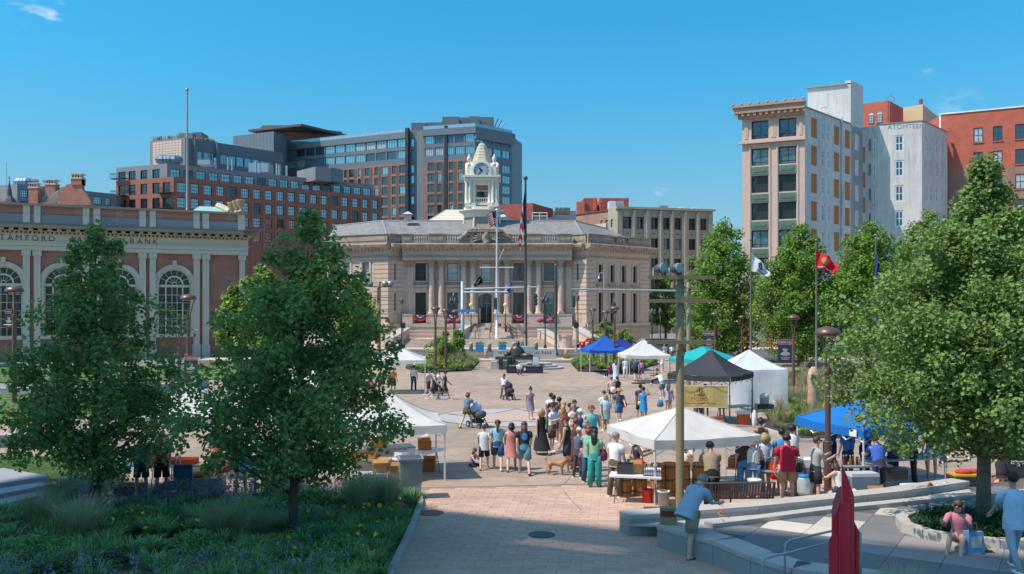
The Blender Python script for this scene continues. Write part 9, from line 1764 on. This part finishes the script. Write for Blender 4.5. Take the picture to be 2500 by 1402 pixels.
# vehicles
def car(px, D, yaw, col, label, s=1., kind='car'):
 r = empty('parked_'+kind, (at(px, D), D, ZF+.01), R(yaw), label, kind); L, W_, Hh = (4.5, 1.8, 1.45) if kind == 'car' else (4.8, 2.2, 1.9)
 b = MB(); prof = [(-L/2, .35), (-L/2, .75), (-L/2+.15, .9), (-L*.28, .95), (-L*.14, Hh), (L*.2, Hh), (L*.36, .98), (L/2-.1, .85), (L/2, .6), (L/2, .35)] if kind == 'car' else [(-L/2, .35), (-L/2, 1.3), (-L/2+.8, Hh), (L/2-1.2, Hh), (L/2, 1.1), (L/2, .35)]
 n = len(prof); b.v = [(x, -W_/2*(.86 if z > 1 else 1), z) for x, z in prof]+[(x, W_/2*(.86 if z > 1 else 1), z) for x, z in prof]; b.f = [tuple(range(n-1, -1, -1)), tuple(range(n, 2*n))]+[(i, (i+1) % n, (i+1) % n+n, i+n) for i in range(n)]; b.build('body', METAL, r, col=col)
 MB().box(-L*.2, L*.26, -W_/2*.9, W_/2*.9, 1.0, Hh-.12).box(-L*.22, -L*.12, -W_*.4, W_*.4, 1.0, Hh-.15).build('window', M_GLD, r)
 for x in (-L*.31, L*.31):
  for y in (-W_/2, W_/2): o = MB().lathe([(.33, -.1), (.33, .1)], k=16).build('wheel', PAINT, r, (x, y*.94, .33), col=(.03, .03, .03)); o.rotation_euler = (R(90), 0, 0); MB().lathe([(.2, -.11), (.2, .11)], k=12).build('rim', METAL, o, col=(.4, .4, .42))
 for y in (-.6, .6): MB().box(-L/2-.02, -L/2+.05, y-.18, y+.18, .62, .78).build('headlight', PLAST, r, col=(.7, .7, .68))
 return r
car(1452, 121, 20, (.45, .03, .03), 'red car half hidden behind the shrub by the town hall'); car(1601, 108, 8, (.20, .22, .22), 'grey boxy trailer parked right of the town hall', kind='trailer'); car(1662, 112, 5, (.10, .11, .12), 'dark car behind the olive light poles'); car(2055, 112, 0, (.7, .72, .72), 'white car on the street behind the right-hand trees'); car(2140, 106, 0, (.10, .18, .35), 'blue car on the street behind the large maple'); car(1700, 111.5, 2, (.06, .06, .065), 'black car on the street behind the turquoise canopy')
thing([('rock', MB().lathe([(.28, 0), (.35, .5), (.3, 1.1), (.34, 1.7), (.3, 2.1), (.1, 2.35)], k=7, sy=.6), mat('pink_stone', (.55, .36, .25), .9, var=.25, vs=3, bump=1, bs=6), (1, 1, 1), 1), ('plaque', MB().box(-.2, .05, -.25, -.21, 1.5, 1.95), METAL, (.12, .15, .13))], 'standing_stone', G(1986, 1003), 'rough pinkish standing stone with a plaque in the right-hand bed', 'stone')
for x, s_ in ((1140, 1), (1242, 1)): pass
thing([('panel', MB().box(-1.3, 1.3, -.05, .05, 1, 4.2), PAINT, (.25, .26, .27)), ('left_post', MB().box(-2.0, -1.3, -.1, .1, 0, 5.4), mat('red_gold', (.55, .12, .05), .7, var=.5, vs=4), (1, 1, 1)), ('right_post', MB().box(1.3, 2.0, -.1, .1, 0, 5.4), MT['red_gold'], (1, 1, 1))], 'painted_doorway', (at(1850, 122), 122, ZF), 'painted doorway with red and gold sides behind the street trees', 'doorway')
# manholes, drain
for i, (px, py, rr) in enumerate(((1322, 1307, .30), (1052, 1254, .32), (1010, 1216, .35))):
 p = G(px, py); r = empty('manhole_cover', (p.x, p.y, p.z+.016), 0, ['round manhole cover in the middle of the shaded brick walk', 'manhole cover at the shadow edge by the planting bed', 'round drain cover under the left canopy leg'][i], 'manhole cover'); r.rotation_euler[0] = math.atan(-SL); MB().lathe([(rr, 0), (rr, .008)], k=28).build('plate', METAL, r, col=(.045, .035, .035))
 for q in (.35, .55, .75): 
  b = MB(); 
  for t in range(14): a0, a1 = 2*math.pi*t/14, 2*math.pi*(t+.6)/14; b.quad(*[(rr*(q+d_)*math.cos(a_), rr*(q+d_)*math.sin(a_), .0095) for d_, a_ in ((0, a0), (.07, a0), (.07, a1), (0, a1))])
  stuff(b.build('raised_pattern', METAL, r, col=(.11, .09, .085)))
p = G(2400, 1347, TR); r = empty('drain_grate', (p.x, p.y, gz(p.y)+TR+.004), R(-10), 'rectangular drain grate below the round planter', 'grate')
for i in range(9): MB().box(-.2+i*.045, -.175+i*.045, -.09, .09, 0, .01).build('bar', METAL, r, col=(.04, .04, .04))
# cords
def cord(pts, rel, label): q = [G(x, y, rel)+Vector((random.uniform(-.05, .05), random.uniform(-.05, .05), .012)) for x, y in pts]; tag(MB().tube(q, .011, 5).build('extension_cord', CLOTH, col=(.75, .16, .04), smooth=True), label, 'cord')
cord([(1735, 1228), (1760, 1233), (1770, 1247), (1755, 1256), (1765, 1262), (1780, 1261)], .48, 'orange cord looped over the seat wall near the man in blue'); cord([(1890, 1247), (1950, 1241), (2030, 1228), (2100, 1219), (2180, 1210), (2250, 1195)], TR+.02, 'orange extension cord running along the pale strip'); cord([(0, 1268), (60, 1266), (120, 1262), (200, 1250)], .02, 'orange cord on the pavement at the far left')
# hand rails and red tube sculpture at lower right
sc_ = empty('red_sculpture', (6.9, 12.6, gz(12.6)), 0, 'red steel sculpture of slant-cut tubes at the bottom right', 'sculpture'); M_RED = mat('sculpture_red', (.75, .03, .05), .3, var=.06, bump=.1, bs=3); M_REDI = mat('sculpture_red_cap', (.50, .05, .07), .45)
def slant(px, ytop, ylow, D, rad, dirn, face=False):
 x = at(px, D)-6.9; y = D-12.6; zt1, zt0 = zz(ytop, D)-sc_.location.z, zz(ylow, D)-sc_.location.z; b = MB(); k = 24
 for i in range(k): a = 2*math.pi*i/k; b.v.append((x+rad*math.cos(a), y+rad*math.sin(a), 0))
 def hh(a): return (zt1+zt0)/2+(zt1-zt0)/2*(math.cos(a-dirn))
 for i in range(k): a = 2*math.pi*i/k; b.v.append((x+rad*math.cos(a), y+rad*math.sin(a), hh(a)))
 b.f = [(i, (i+1) % k, (i+1) % k+k, i+k) for i in range(k)]; t_ = b.build('tube', M_RED, sc_, smooth=True); c = MB(); c.v = [(v[0], v[1], v[2]-.004) for v in b.v[k:]]; c.f = [tuple(range(k))]; c.build('cut_face', M_REDI, t_)
slant(2043, 1188, 1262, 13.0, .075, 0.3); slant(2070, 1133, 1215, 12.8, .09, math.pi*.95); slant(2034, 1300, 1345, 12.3, .062, math.pi*1.5); slant(2090, 1266, 1300, 13.0, .05, math.pi*.9); slant(2061, 1222, 1268, 12.4, .07, math.pi*1.5)
def hrail(pts, label):
 r = empty('handrail', (0, 0, 0), 0, label, 'handrail'); q = [Vector(p) for p in pts]; MB().tube(q, .02, 8).build('rail', METAL, r, col=(.35, .37, .39), smooth=True); return r
D = 14.2; hz = lambda y, d: zz(y, d)
hrail([(at(1861, 14.2), 14.2, gz(14)), (at(1861, 14.2), 14.2, hz(1385, 14.2)), (at(1865, 14.25), 14.25, hz(1368, 14.2)), (at(1880, 14.3), 14.3, hz(1360, 14.3)), (at(1940, 14.2), 14.2, hz(1346, 14.2)), (at(2030, 14), 14.0, hz(1322, 14))], 'near steel handrail left of the red sculpture'); hrail([(at(1916, 14.8), 14.8, gz(14)), (at(1916, 14.8), 14.8, hz(1345, 14.8)), (at(1920, 14.8), 14.85, hz(1330, 14.8)), (at(1935, 14.8), 14.9, hz(1322, 14.8)), (at(2030, 14.6), 14.6, hz(1297, 14.6)), (at(2090, 14.5), 14.5, hz(1292, 14.5)), (at(2101, 14.4), 14.4, hz(1302, 14.4)), (at(2102, 14.4), 14.4, gz(14))], 'far steel handrail passing behind the red sculpture')
p = Vector((at(2205, 13.2), 13.2, gz(13.2))); V = blades(np.array([0.]), np.array([0.]), np.array([0.]), 1500, .78, .5, .004, 999, arch=.5); r = link('pale_grass', arrmesh('pale_grass', V, 4, mat('pale_plume', (.42, .42, .27), .8, island=.2, trans=.3)), None, p+Vector((0, 0, .25))); tag(r, 'pale feathery grass plume poking in at the bottom right', 'ornamental grass')
